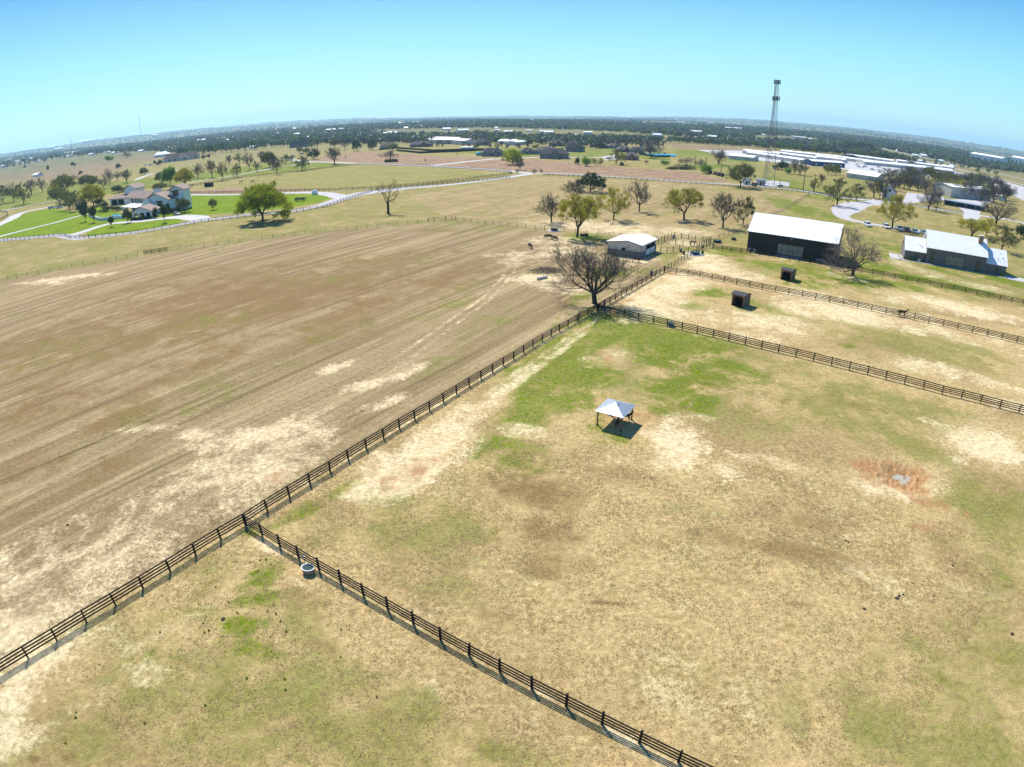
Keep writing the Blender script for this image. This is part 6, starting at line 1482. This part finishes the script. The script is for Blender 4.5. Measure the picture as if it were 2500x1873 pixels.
def quadruped(kind, m, graze=False):
    """trunk with deep chest, neck, head with muzzle and ears, jointed legs, tail; faces +x; metres"""
    cow = kind == 'cow'
    Hs = 1.32 if cow else 1.5                        # withers
    N, E, R = [], [], []
    def n(p, r, to=None):
        N.append(p); R.append(r); i = len(N)-1
        if to is not None: E.append((to, i))
        return i
    bel = .36 if cow else .29
    z0 = Hs - bel
    mid = n((0, 0, z0), (bel, bel*1.04)); ch = n((.52, 0, z0-.01), (bel*.92, bel*1.08), mid); sh = n((.80, 0, z0+.06), (bel*.72, bel*.92), ch)
    hp = n((-.55, 0, z0+.05), (bel*.92, bel*.9), mid); ru = n((-.85, 0, z0+.04), (bel*.72, bel*.72), hp)
    if graze: neck = [((1.05, 0, z0-.08), .20), ((1.28, 0, z0-.38), .15)]; head = [((1.42, 0, z0-.62), .14), ((1.56, 0, z0-.84), .085)]
    elif cow: neck = [((1.08, 0, z0+.16), .20), ((1.30, 0, z0+.28), .155)]; head = [((1.50, 0, z0+.24), .135), ((1.74, 0, z0+.06), .085)]
    else: neck = [((1.04, 0, z0+.24), .20), ((1.24, 0, z0+.46), .145)]; head = [((1.42, 0, z0+.54), .12), ((1.70, 0, z0+.32), .075)]
    a = sh
    for p, r in neck: a = n(p, r, a)
    poll = a
    for p, r in head: a = n(p, r, a)
    hd = len(N)-2
    for s in (-1, 1):
        hx, hy, hz = N[hd]; n((hx-.10, s*.20, hz+.10), (.03, .05), hd)
        f1 = n((.68, s*.17, z0-.22), .125, ch); f2 = n((.70, s*.17, .42), .065, f1); f3 = n((.69, s*.17, .12), .045, f2); n((.73, s*.17, .03), .058, f3)
        b1 = n((-.66, s*.18, z0-.16), .17, hp); b2 = n((-.56, s*.18, .66), .095, b1); b3 = n((-.78, s*.18, .46), .065, b2); b4 = n((-.76, s*.18, .12), .045, b3); n((-.71, s*.18, .03), .058, b4)
    t1 = n((-1.06, 0, z0+.14), .05, ru); t2 = n((-1.14, 0, z0-.28), .035, t1); n((-1.15, 0, z0-.55), .06 if not cow else .045, t2)
    return blob('body', m, N, E, R, sub=1)
ANIM = {'cow': quadruped('cow', M['hide']), 'grazing_cow': quadruped('cow', M['hide'], True), 'horse': quadruped('horse', M['horsehide']), 'grazing_horse': quadruped('horse', M['tanhide'], True), 'black_horse': None}
def animal(kind, px, py, rz, label, cat, name, s=1.0, P=None):
    P = P or G(px, py); e = empty(name, P, rz, label, cat); e.scale = (s, s, s)
    mesh_obj('body', ANIM[kind], None, e)
    if 'horse' in kind:
        q = MB(); g = kind.startswith('grazing')
        pts = [(.82, 1.48), (1.00, 1.64), (1.20, 1.83), (1.34, 1.92)] if not g else [(.85, 1.48), (1.06, 1.42), (1.30, 1.12), (1.42, .92)]
        q.sweep_y([(x, z+.02) for x, z in pts] + [(x-.10, z-.12) for x, z in pts[::-1]], -.03, .03); q.build('mane', M['hide'], e)
    return e
animal('grazing_cow', 1340, 583.5, 2.9, 'black cow grazing broadside, left one of the pair in the meadow', 'cow', 'cow', 1.1)
animal('grazing_cow', 1354, 587, -.9, 'black cow grazing tail-on, right one of the pair in the meadow', 'cow', 'cow', 1.05)
animal('grazing_cow', 1294, 606, -1.2, 'black cow grazing alone near the wheel tracks', 'cow', 'cow', 1.1)
animal('cow', 1552, 641, -.35, 'black cow standing in front of the small tan barn', 'cow', 'cow', 1.1)
animal('horse', 0, 0, 1.2, 'dark horse resting in the gazebo shade, nearer the front post', 'horse', 'horse', .72, G(1507, 1041))
animal('horse', 0, 0, .3, 'dark horse resting in the gazebo shade, behind the other', 'horse', 'horse', .72, G(1526, 1030))
animal('horse', 2200, 772, -.4, 'dark bay horse standing behind the paddock fence on the right', 'horse', 'horse', .9)
animal('grazing_horse', 1690, 600, .2, 'grey dun horse eating inside the livestock pens', 'horse', 'horse', .95)
animal('horse', 0, 0, 1.9, 'dark horse looking out of the nearer wooden shed', 'horse', 'horse', .8, Vector((46.3, 115.9, 0)))
animal('horse', 588, 448.5, .3, 'dark horse in the strip pasture, left of the two above the round green oak', 'horse', 'horse', 1.1)
animal('horse', 616.5, 447, -.2, 'dark horse in the strip pasture, right of the two above the round green oak', 'horse', 'horse', 1.1)
animal('cow', 182, 434, .4, 'tiny dark cow on the pale far field above the mansion grove', 'cow', 'cow', 1.2)

def wheel_mesh(r, w):
    b = MB(); prof = [(r*.55, -w/2), (r*.95, -w/2), (r, -w*.3), (r, w*.3), (r*.95, w/2), (r*.55, w/2)]
    b.lathe(prof, 18); b.v = [(x, z, y) for x, y, z in b.v]; b.f = [f[::-1] for f in b.f]; return b.mesh('tyre')
TYRE = wheel_mesh(.34, .22); TYRE.materials.append(M['rubber'])
def rim_mesh():
    b = MB(); b.lathe([(.02, -.13), (.17, -.12), (.185, -.08), (.185, .08), (.17, .12), (.02, .13)], 14); b.v = [(x, z, y) for x, y, z in b.v]; b.f = [f[::-1] for f in b.f]; return b.mesh('rim')
RIM = rim_mesh(); RIM.materials.append(M['steel'])
def car_paint(nm, c):
    m, t, b = new_mat(nm); tc = t('ShaderNodeTexCoord'); n = t.noise(tc.outputs['Object'], 2, 3); t.l.new(t.mix(n, tuple(x*.9 for x in c), c), b.inputs['Base Color'])
    b.inputs['Roughness'].default_value = .3; b.inputs['Coat Weight'].default_value = .5; return m
PAINT = {k: car_paint(k + ' car paint', c) for k, c in dict(white=(.75, .77, .80), silver=(.42, .45, .50), maroon=(.11, .015, .02), dark=(.03, .035, .045), blue=(.05, .09, .2)).items()}
TAIL = mat('tail lamp', (.35, .01, .01), .3, .1); HEADL = mat('head lamp', (.7, .72, .75), .15, .05)
def car(P, rz, paint, label, style='suv', group=None, name='parked_car'):
    e = empty(name, P, rz, label, 'car' if style != 'truck' else 'pickup', group)
    W = .92; L = 2.3
    if style == 'suv': low = [(-L, .35), (L-.1, .35), (L, .55), (L-.05, .82), (1.25, 1.0), (-L+.05, 1.05), (-L-.02, .7)]; cab = [(-L+.12, 1.05), (1.2, 1.0), (.45, 1.58), (-.2, 1.68), (-1.7, 1.66), (-L+.22, 1.5)]
    elif style == 'sedan': low = [(-L, .35), (L-.1, .35), (L, .5), (L-.08, .72), (1.1, .92), (-1.7, .98), (-L+.05, .92), (-L-.02, .6)]; cab = [(-1.75, .97), (1.1, .92), (.35, 1.40), (-.3, 1.46), (-1.0, 1.42)]
    else: low = [(-L-.5, .45), (L+.2, .45), (L+.25, .7), (L+.15, 1.0), (1.2, 1.12), (-L-.45, 1.12), (-L-.52, .7)]; cab = [(-.9, 1.12), (1.3, 1.1), (.75, 1.75), (.3, 1.85), (-.6, 1.85), (-.85, 1.6)]
    b = MB(); b.sweep_y(low, -W, W); b.build('body', PAINT[paint], e)
    c = MB(); n = len(cab); ins = .12
    vs = [(x, -W+.03 + (ins if z > 1.2 else 0), z) for x, z in cab] + [(x, W-.03 - (ins if z > 1.2 else 0), z) for x, z in cab]
    c.add(vs, [tuple(range(n)), tuple(range(n, 2*n))[::-1]] + [(i, n+i, n+(i+1) % n, (i+1) % n) for i in range(n)]); g = c.build('cabin_glass', M['glass'], e)
    zt = max(z for x, z in cab); xs = [x for x, z in cab if z > zt-.3]; r = MB(); r.box(min(xs)-.05, max(xs)-.1, -W+.14, W-.14, zt-.03, zt+.04); r.build('car_roof', PAINT[paint], e)
    for x in ((min(xs)-.02, (min(xs)+max(xs))/2, max(xs)) if P.length < 320 else ()):
        for s in (-1, 1): pl = MB(); pl.box(x-.05, x+.05, s*(W-.10)-.05, s*(W-.10)+.05, .98, zt-.02); pl.build('pillar', PAINT[paint], e)
    for x in (-1.4, 1.42):
        for s in (-1, 1):
            w = mesh_obj('wheel', TYRE, None, e, (x, s*(W-.08), .34)); mesh_obj('rim', RIM, None, w)
    for s in (-1, 1):
        k = MB(); k.box(L-.14, L+.015, s*.68-.18, s*.68+.18, .62, .78); k.build('headlight', HEADL, e)
        k = MB(); k.box(-L-.035, -L+.10, s*.74-.12, s*.74+.12, .72, .95); k.build('tail_light', TAIL, e)
    return e
cz = lambda x, y: (2080 + x*.18987, 520 + y*.18987)
for (x, y), p, st, lb in [((200,172),'white','suv','white car parked apart at the left of the car row by the drive'), ((438,196),'white','suv','white car parked just left of the olive oak trunk'), ((605,226),'silver','truck','silver pickup parked right of the olive oak trunk'),
                          ((705,242),'maroon','suv','dark red car in the middle of the parked row'), ((808,256),'white','sedan','white saloon parked right of the dark red car'), ((922,270),'white','sedan','white car at the right end of the row, beside the farmhouse roof')]:
    P = G(*cz(x, y)); car(P, AX - 1.15 + random.uniform(-.1, .1), p, lb, st, 'cars parked by the farmhouse')
car(G(127, 510), .35, 'white', 'white van parked at the end of the drive left of the mansion grove', 'suv')
car(G(146, 508.5), .1, 'white', 'white pickup under the mansion grove', 'truck'); car(G(163, 503), .5, 'dark', 'dark car under the mansion grove', 'suv')
car(G(431, 525), -.5, 'silver', 'silver car behind the shrub at the mansion tower', 'sedan')
for (x, y), p, lb in [((356,405.5),'white','white motorhome parked on the white lot behind the mansion'), ((368,404),'silver','silver car right of the motorhome on the white lot'), ((702,385),'dark','dark car on the far park lot'), ((718,383),'white','white car on the far park lot'), ((1311,378),'blue','blue car in the tan house driveway'), ((738,377),'silver','silver car near the grey sapling on the far park lot')]:
    car(G(x, y), random.uniform(-.5, .5), p, lb, 'suv')
R_ = random.Random(9)
for i in range(26):
    x = 2090 + R_.random()*330; y = 408 + (x-2090)*.125 + R_.uniform(-6, 8)
    car(G(x, y), AX + R_.choice((0, PI/2)), R_.choice(('white', 'silver', 'dark', 'white')), 'small parked car on the far concrete lot among the storage sheds', 'sedan', 'cars on the far lot')
for i in range(8):
    t = R_.random(); x = 2160 + t*300; y = 366 + t*56 + (6 if i % 2 else 0)
    car(G(x, y), -.9, R_.choice(('white', 'silver', 'dark')), 'tiny car driving on the far highway at the right', 'suv', 'cars on the highway', 'car')

def trough(P, rz, label, sx=.60, sy=.46, h=.52, rim='whitepaint', shell='chimney', name='water_trough'):
    e = empty(name, P, rz, label, 'water trough'); b = MB()
    b.lathe([(.8, 0), (.9, .05), (1.0, h)], 26); b.v = [(x*sx, y*sy, z) for x, y, z in b.v]; b.build('tub', M[shell], e)
    r = MB(); n = 26; vs = []
    for rr, z in ((1.04, h-.02), (1.06, h+.05), (.90, h+.05), (.88, h-.02)):
        for i in range(n): a = 2*PI*i/n; vs.append((rr*sx*math.cos(a), rr*sy*math.sin(a), z))
    r.add(vs, [(k*n+i, k*n+(i+1) % n, ((k+1) % 4)*n+(i+1) % n, ((k+1) % 4)*n+i) for k in range(4) for i in range(n)], True); r.build('rim', M[rim], e)
    w = MB(); w.add([(.885*sx*math.cos(2*PI*i/n), .885*sy*math.sin(2*PI*i/n), h+.012) for i in range(n)], [tuple(range(n))]); w.build('water_surface', M['trough_water'], e)
    return e
trough(G(754, 1397), AX + .25, 'tan water trough with a white rim beside the foreground plank fence')
e = empty('hydrant_box', G(744, 1372), AX, 'small white float valve beside the white-rimmed trough', 'valve'); k = MB(); k.tube((0, 0, 0), (0, 0, .55), .04); k.box(-.12, .12, -.1, .1, .5, .62); k.build('valve_head', M['whitepaint'], e)
for px, py, lb, s, shell in [(1638, 796, 'grey water tub behind the middle paddock fence', .58, 'steel'), (1353, 563.5, 'black round tank with a pale pad on the wire fence line', 1.2, 'rubber'), (1697, 621, 'black round tank on a pale concrete ring at the pen corner', 1.25, 'rubber'), (1751, 592, 'black round tank at the start of the barn fence', 1.25, 'rubber'), (1791, 586, 'black feed tub on the grass left of the black barn', .75, 'rubber')]:
    P = G(px, py); e = trough(P, 0, lb, s, s, .65, shell, shell)
    if 'pale' in lb: q = MB(); q.lathe([(s*1.9, 0), (s*1.9, .10), (s*1.05, .11)], 24); q.build('pad', M['concrete'], e)
for px, py, lb, c in [(1662, 616, 'blue barrel in the pens near the reddish panels', 'bluepl'), (1644, 582, 'dark blue barrel in the back corner of the pens', 'bluepl'), (1716, 606, 'black barrel at the right side of the pens', 'rubber'), (1669, 621, 'dark tub on the grass by the pen posts', 'rubber'), (1715, 621, 'black bucket right of the pale tank ring', 'rubber'), (1590, 671, 'blue barrel at the pipe gate by the plank fence', 'bluepl')]:
    e = empty('barrel', G(px, py), 0, lb, 'barrel'); k = MB(); k.lathe([(.27, 0), (.31, .3), (.31, .6), (.27, .88)], 16); k.build('drum', M[c], e); k = MB(); k.lathe([(.29, .88), (.29, .92)], 16); k.build('lid', M['rubber'], e)
e = empty('feed_post', G(1476, 757), 0, 'blue painted feed post at the plank fence corner by the big bare oak', 'post'); k = MB(); k.box(-.09, .09, -.09, .09, 0, 1.9); k.build('shaft', M['bluepl'], e); k = MB(); k.box(-.16, .16, -.16, .16, 1.9, 2.0); k.build('cap', M['bluepl'], e)
e = empty('mineral_feeder', G(1412, 578), .2, 'dark feeder beside the trunk of the yellow-green oak', 'feeder'); k = MB(); k.box(.6, 3.0, -.6, .6, .25, .8); k.build('bin', M['rubber'], e)
for x in (.8, 2.8): k = MB(); k.box(x-.06, x+.06, -.5, .5, 0, .26); k.build('leg', M['rustpipe'], e)
# log and brush heap under the hero oak
def log():
    a, b = G(1312, 684), G(1336, 679); e = empty('fallen_log', a, math.atan2((b-a).y, (b-a).x), 'pale fallen log lying left of the big bare oak', 'log'); L = (b-a).length
    k = MB(); k.tube((0, 0, .3), (L, .1, .3), .36, .28, 10); k.build('log_wood', M['stone'], e); k = MB(); k.tube((L*.6, 0, .4), (L*.8, .6, .8), .1, .05, 6); k.build('stub', M['bark'], e)
log()
def brush_heap(P, w, d, h, label, n=260, mt='brush', name='brush_pile'):
    e = empty(name, P, .2, label, 'brush pile'); R = random.Random(label); k = MB()
    for _ in range(n):
        a = R.uniform(0, 6.28); q = R.random()**.6; x, y = math.cos(a)*q*w/2, math.sin(a)*q*d/2; z = R.uniform(.05, h*(1-q*q*.85)); t = R.uniform(0, 6.28); l = R.uniform(.6, 1.8)*max(1, w/9)
        k.tube((x, y, z), (x + math.cos(t)*l, y + math.sin(t)*l, max(.05, z + R.uniform(-.35, .35))), .05*max(1, w/10), .02*max(1, w/10), 4)
    k.build('branches', M[mt], e)
brush_heap(G(1335, 662), 7.5, 6.5, .8, 'flat brown brush pile left of the big bare oak', 230)
for px, w, h, lb in ((1640, 9, 2.2, 'low dark brush heap at the left end of the heaps on the tan field'), (1660, 14, 4.4, 'tall dark brush heap in the middle of the heaps on the tan field'), (1679, 12, 3.8, 'dark brush heap at the right end of the heaps on the tan field')):
    brush_heap(G(px, 413.5), w, 6, h, lb, 420, 'haydark')
# round hay bales
def bale(px, py, rz, label, m='hay', r=.95):
    e = empty('hay_bale', G(px, py), rz, label, 'hay bale', 'round hay bales'); k = MB(); k.tube((-.85, 0, r), (.85, 0, r), r, None, 20); b = k.build('roll', M[m], e)
    for x in (-.87, .85): k = MB(); k.tube((x, 0, r), (x+.02, 0, r), r*.8, r*.78, 20); k.build('end_face', M['haydark'], b)
for px, py, lb, m in ((1746, 427, 'leftmost pale round bale by the utility pole', 'hay'), (1751, 428.4, 'second pale round bale by the utility pole', 'hay'), (1756, 429.8, 'third pale round bale by the utility pole', 'hay'), (1763, 431.5, 'end bale showing its dark face by the utility pole', 'haydark'), (1733, 425.5, 'dark round bale under the low bushy green tree', 'haydark'), (1518, 404.5, 'grey round bale under the dark dense oak', 'hay')): bale(px, py, .75, lb, m, 1.2)
# poles
def pole(px, py, tx, ty, label, arms=True):
    P = G(px, py); h = height_at(tx, ty, P); e = empty('utility_pole', P, .3, label, 'utility pole'); k = MB(); k.tube((0, 0, 0), (0, 0, h), .24, .15, 8); k.build('pole', M['bark'], e)
    if arms: k = MB(); k.box(-1.2, 1.2, -.08, .08, h-1.0, h-.82); k.build('crossarm', M['bark'], e)
for a in ((1695.5,414,1697,381,'utility pole right of the brush heaps'), (1724,400,1724.5,383.5,'utility pole behind the low bushy green tree'), (1759.5,426,1761,397,'utility pole standing over the pale round bales'), (1960.5,464.5,1964,403,'tallest utility pole, right of the tower compound'), (1986,467,1990,424.5,'utility pole inside the small olive tree by the lane'), (1366.5,391,1366.5,375,'slim lamp pole before the steep-roofed tan house'), (1116,379,1116.5,362,'slim pole at the fenced yard corner'), (1211,384.5,1211.5,372,'slim pole at the brick house by the white lane'), (1903,459,1904,439,'short dark pole in the tower compound'), (2157,490,2160,440,'pole before the white gabled cottage'), (2410,511,2412,482,'pole at the right of the long grey shed')): pole(*a, arms=a[4].startswith(('util', 'tall')))
for i, (px, py) in enumerate(((844.5, 393), (1038.5, 403))):
    P = G(px, py); e = empty('nest_box', P, 0, ('nest box on a post at the road, left of the neat rounded bare tree', 'nest box on a post at the road, near the white lane')[i], 'nest box'); k = MB(); k.tube((0, 0, 0), (0, 0, 3.2), .12, .1, 6); k.build('post', M['bark'], e); k = MB(); k.box(-.5, .5, -.4, .4, 3.2, 4.1); k.build('box', M['browntrim'], e)
# hedge ring, wagon, boulder, loading shed
def ring_hedge():
    P = G(953, 396.5); e = empty('ring_hedge', P, 0, 'low clipped hedge ringing the foot of the neat rounded bare tree', 'hedge'); R = random.Random(2); k = MB(); w = 27*P.length/1490/2
    tips = [(w*math.cos(a), w*.8*math.sin(a) + 4, R.uniform(.3, 1.6)) for a in [R.uniform(0, 6.28) for _ in range(500)]]; leaves(k, tips, 2600, .35, .35, R); k.build('foliage', M['leaf_dark'], e)
ring_hedge()
def wagon():
    P = G(733, 491); e = empty('farm_wagon', P, -.1, 'old wooden farm wagon displayed on the bright lawn', 'wagon'); s = 1.25
    k = MB(); k.box(-1.9*s, 1.9*s, -.6*s, .6*s, .75, .85); k.box(-1.9*s, 1.9*s, -.64*s, -.60*s, .851, 1.5); k.box(-1.9*s, 1.9*s, .60*s, .64*s, .851, 1.5); k.box(-1.94*s, -1.9*s, -.6*s, .6*s, .851, 1.4); k.build('bed', M['block'], e)
    for x in (-1.6, 0, 1.6):
        for y in (-.66, .66): k = MB(); k.tube((x*s, y*s, .9), (x*s, y*1.03*s, 2.0), .04); k.build('stake', M['wood'], e)
    for x in (-1.3, 1.3):
        for y in (-.85, .85):
            w = MB(); n = 20; R1 = .72
            for i in range(n): a, b = 2*PI*i/n, 2*PI*(i+1)/n; w.tube((R1*math.cos(a), 0, R1*math.sin(a)), (R1*math.cos(b), 0, R1*math.sin(b)), .06, None, 5, False)
            for i in range(8): a = 2*PI*i/8; w.tube((0, 0, 0), (R1*math.cos(a), 0, R1*math.sin(a)), .035, None, 4, False)
            w.build('wheel', M['bark'], e, (x*s, y*s, .76))
    k = MB(); k.tube((1.9*s, 0, .7), (3.6*s, 0, .35), .06); k.build('tongue', M['wood'], e)
wagon()
e = empty('boulder', G(769, 475.5), .4, 'white upright boulder at the drive junction beside the lawn', 'boulder'); k = MB(); k.lathe([(1.3, -.1), (1.5, .6), (1.35, 1.4), (.9, 2.1), (.3, 2.4)], 12, sy=.7); k.v = [(x*(1+.12*math.sin(3*y+z)), y, z*(1+.08*math.sin(4*x))) for x, y, z in k.v]; k.build('rock', M['whitepaint'], e)
e = empty('field_shelter', G(499.5, 457), AX+.3, 'small dark loafing shed in the strip pasture behind the mansion', 'shed'); k = MB(); k.box(0, 5.2, 2.9, 3, 0, 2.4); k.box(0, .1, 0, 2.89, 0, 2.4); k.box(5.1, 5.2, 0, 2.89, 0, 2.4); k.box(0, 5.2, -.05, .05, 1.9, 2.6); k.build('wall', M['browntrim'], e); k = MB(); k.slab([(-.3, -.5, 2.75), (5.5, -.5, 2.75), (5.5, 3.4, 2.45), (-.3, 3.4, 2.45)], .1); k.build('roof', M['shingle'], e)
# pool cover, tarp shed, trailers
e = empty('pool_cover', G(1612, 381), 0, 'pale blue covered pool behind the privacy fence', 'pool cover'); k = MB(); n = 14; k.v, k.f, k.sm = [], [], []; k.sweep_x([(6*math.cos(PI*i/n), 2.0*math.sin(PI*i/n)) for i in range(n+1)], -13, 13); k.build('dome', M['pool_water'], e)
e = empty('tarp_shed', G(1142, 364.5), -.2, 'pale blue rounded trailer inside the fenced yard', 'trailer'); k = MB(); k.sweep_x([(1.5*math.cos(PI*i/10), .6 + 2.0*math.sin(PI*i/10)) for i in range(11)], -7, 7); k.build('shell', M['steel'], e)
for x in (-3, 3):
    k = MB(); k.box(x-.5, x+.5, -1.4, 1.4, 0, .59); k.build('wheel', M['rubber'], e)
e = empty('water_tank', G(1170, 380), 0, 'blue-green tank at the left end of the brick house', 'tank'); k = MB(); k.tube((-2.6, 0, 1.5), (2.6, 0, 1.5), 1.4, None, 14); k.build('shell', M['pool_water'], e); k = MB(); k.box(-2, 2, -.5, .5, 0, .3); k.build('cradle', M['concrete'], e)
# manure clods and stones lying on the paddock
clod = MB(); clod.lathe([(.10, 0), (.2, .03), (.17, .08), (.06, .11)], 9); CL = clod.mesh('clod'); CL.materials.append(M['bark'])
for i, (x, y) in enumerate([(1978,1288),(2071,1324),(2326,1381),(2190,1461),(2230,1425),(2280,1455),(2110,1487),(2471,1548),(1590,1170),(2065,1320),(2195,1455),(545,1512),(2330,1376),(2205,1452),(1010,1512),(165,1282)]):
    o = mesh_obj('dung_clod', CL, None, None, G(x, y)); o.rotation_euler = (0, 0, i); s = .42 + (i % 4)*.14; o.scale = (s*1.3, s, s); tag(o, 'dark dung clod lying on the dry paddock grass', 'dung', 'dung clods on the paddock')
# leafy weeds: dark green tufts in the foreground paddock
wd = MB(); Rw = random.Random(8)
for _ in range(46):
    a = Rw.uniform(0, 6.28); l = Rw.uniform(.10, .26); z = Rw.uniform(.05, .3); d = Vector((math.cos(a), math.sin(a), 0)); s = Vector((-d.y, d.x, 0))*.035
    wd.add([(0, 0, 0), tuple(d*l*.6 + s + Vector((0, 0, z))), tuple(d*l + Vector((0, 0, z*.9))), tuple(d*l*.6 - s + Vector((0, 0, z)))], [(0, 1, 2, 3)])
WD = wd.mesh('weed'); WD.materials.append(M['leaf_green'])
WP = [(541,1512),(611,1373),(500,1545),(510,1540)]
for i in range(18): WP.append((620 + Rw.gauss(60, 110), 1600 + Rw.gauss(0, 70)))
for i in range(9): WP.append((600 + Rw.gauss(0, 60), 1430 + Rw.gauss(0, 50)))
for i in range(6): WP.append((200 + Rw.gauss(0, 110), 1690 + Rw.gauss(0, 60)))
for i, (x, y) in enumerate(WP):
    if y > 1866 or x < 4 or G(x, y).x < -40: continue
    o = mesh_obj('weed_plant', WD, None, None, G(x, y)); o.rotation_euler = (0, 0, i*1.3); s = Rw.uniform(.28, .6); o.scale = (s, s, s*.9); tag(o, 'small dark green weed in the foreground grass below the long fence', 'weed', 'weeds in the foreground grass')

# ------------------------------------------------------------------ camera, sun, sky, air
def camera():
    cd = bpy.data.cameras.new('camera'); o = bpy.data.objects.new('camera', cd); COL.objects.link(o)
    cd.type = 'PANO'; cd.panorama_type = 'FISHEYE_LENS_POLYNOMIAL'
    cd.sensor_width = 36.0; cd.sensor_fit = 'HORIZONTAL'
    cd.fisheye_fov = math.radians(170)
    cd.fisheye_polynomial_k0 = 0.0
    for i, k in enumerate(KP): setattr(cd, 'fisheye_polynomial_k%d' % (i+1), -k)
    cd.clip_start = 0.5; cd.clip_end = 40000
    o.location = (0, 0, CAM_H)
    f = Vector((0, _cp, -_sp)); up = Vector((0, _sp, _cp)); rt = Vector((1, 0, 0))
    # roll
    cr, sr = math.cos(ROLL), math.sin(ROLL)
    r2 = rt*cr - up*sr*-1*-1 if False else rt*cr + up*(-sr); u2 = up*cr + rt*sr
    Mx = Matrix((r2, u2, -f)).transposed().to_4x4(); Mx.translation = o.location
    o.matrix_world = Mx
    SC.camera = o
camera()

def light():
    ld = bpy.data.lights.new('sun', 'SUN'); ld.energy = 4.3; ld.angle = math.radians(0.5); ld.color = (1.0, 0.95, 0.86)
    o = bpy.data.objects.new('sun', ld); COL.objects.link(o)
    d = Vector((math.sin(SUN_AZ)*math.cos(SUN_EL), math.cos(SUN_AZ)*math.cos(SUN_EL), math.sin(SUN_EL)))
    o.rotation_euler = d.to_track_quat('Z', 'Y').to_euler(); o.location = (0, 0, 300)
    w = bpy.data.worlds.new('World'); SC.world = w; w.use_nodes = True
    t = NT(w); bg = t.n['Background']
    sky = t('ShaderNodeTexSky'); sky.sky_type = 'NISHITA'; sky.sun_disc = False
    sky.sun_elevation = SUN_EL; sky.sun_rotation = SUN_AZ
    sky.air_density = 1.0; sky.dust_density = 1.0; sky.ozone_density = 1.0; sky.altitude = 200
    # a clear spring sky: the physical sky, tinted towards cyan and paling to the horizon
    tc = t('ShaderNodeTexCoord'); sp = t('ShaderNodeSeparateXYZ'); t.l.new(tc.outputs['Generated'], sp.inputs[0])
    rp = t('ShaderNodeValToRGB'); t.l.new(sp.outputs[2], rp.inputs[0]); e = rp.color_ramp.elements
    for i, (p, c) in enumerate([(0.0, (4.1, 5.7, 5.7)), (0.05, (2.8, 5.4, 5.75)), (0.11, (1.85, 4.65, 5.6)), (0.21, (0.55, 2.5, 5.0)), (0.45, (0.25, 1.4, 3.6)), (1.0, (0.2, 0.8, 2.6))]):
        el = e[i] if i < 2 else e.new(p)
        el.position = p; el.color = tuple(x/7 for x in c) + (1,)
    sc = t('ShaderNodeVectorMath', operation='SCALE'); t.l.new(rp.outputs[0], sc.inputs[0]); sc.inputs['Scale'].default_value = 7.0
    mx = t.mix(0.9, sky.outputs[0], sc.outputs[0]); t.l.new(mx, bg.inputs['Color']); bg.inputs['Strength'].default_value = 0.105
    return t, sky, bg
light()

def haze():
    b = MB(); R = 13900
    b.box(-R, R, -R, R, -70, 215)
    m = bpy.data.materials.new('haze'); m.use_nodes = True; t = NT(m)
    for n in list(t.n):
        if n.type == 'BSDF_PRINCIPLED': t.n.remove(n)
    out = [n for n in t.n if n.type == 'OUTPUT_MATERIAL'][0]
    v = t('ShaderNodeVolumePrincipled'); v.inputs['Color'].default_value = (0.42, 0.72, 1.0, 1); v.inputs['Density'].default_value = HAZE; v.inputs['Anisotropy'].default_value = 0.35
    t.l.new(v.outputs[0], out.inputs['Volume'])
    o = b.build('haze', m); tag(o, kind='stuff')
HAZE = 0.85e-4
haze()

SC.view_settings.view_transform = 'Standard'; SC.view_settings.look = 'None'
SC.view_settings.exposure = 0.78; SC.view_settings.gamma = 1.0; SC.view_settings.use_curve_mapping = False
SC.cycles.max_bounces = 6; SC.cycles.diffuse_bounces = 3; SC.cycles.transmission_bounces = 3; SC.cycles.volume_bounces = 1
SC.cycles.transparent_max_bounces = 6
SC.cycles.use_denoising = True; SC.cycles.denoiser = 'OPENIMAGEDENOISE'; SC.cycles.denoising_input_passes = 'RGB_ALBEDO_NORMAL'; SC.cycles.denoising_prefilter = 'ACCURATE'
# a thing of one piece is that piece
for o in list(SC.objects):
    if o.type == 'EMPTY' and o.parent is None and len(o.children) == 1 and not o.children[0].children:
        c = o.children[0]; bpy.context.view_layer.update(); mw = c.matrix_world.copy(); c.parent = None; c.matrix_world = mw
        for k in o.keys(): c[k] = o[k]
        n = o.name; bpy.data.objects.remove(o); c.name = n
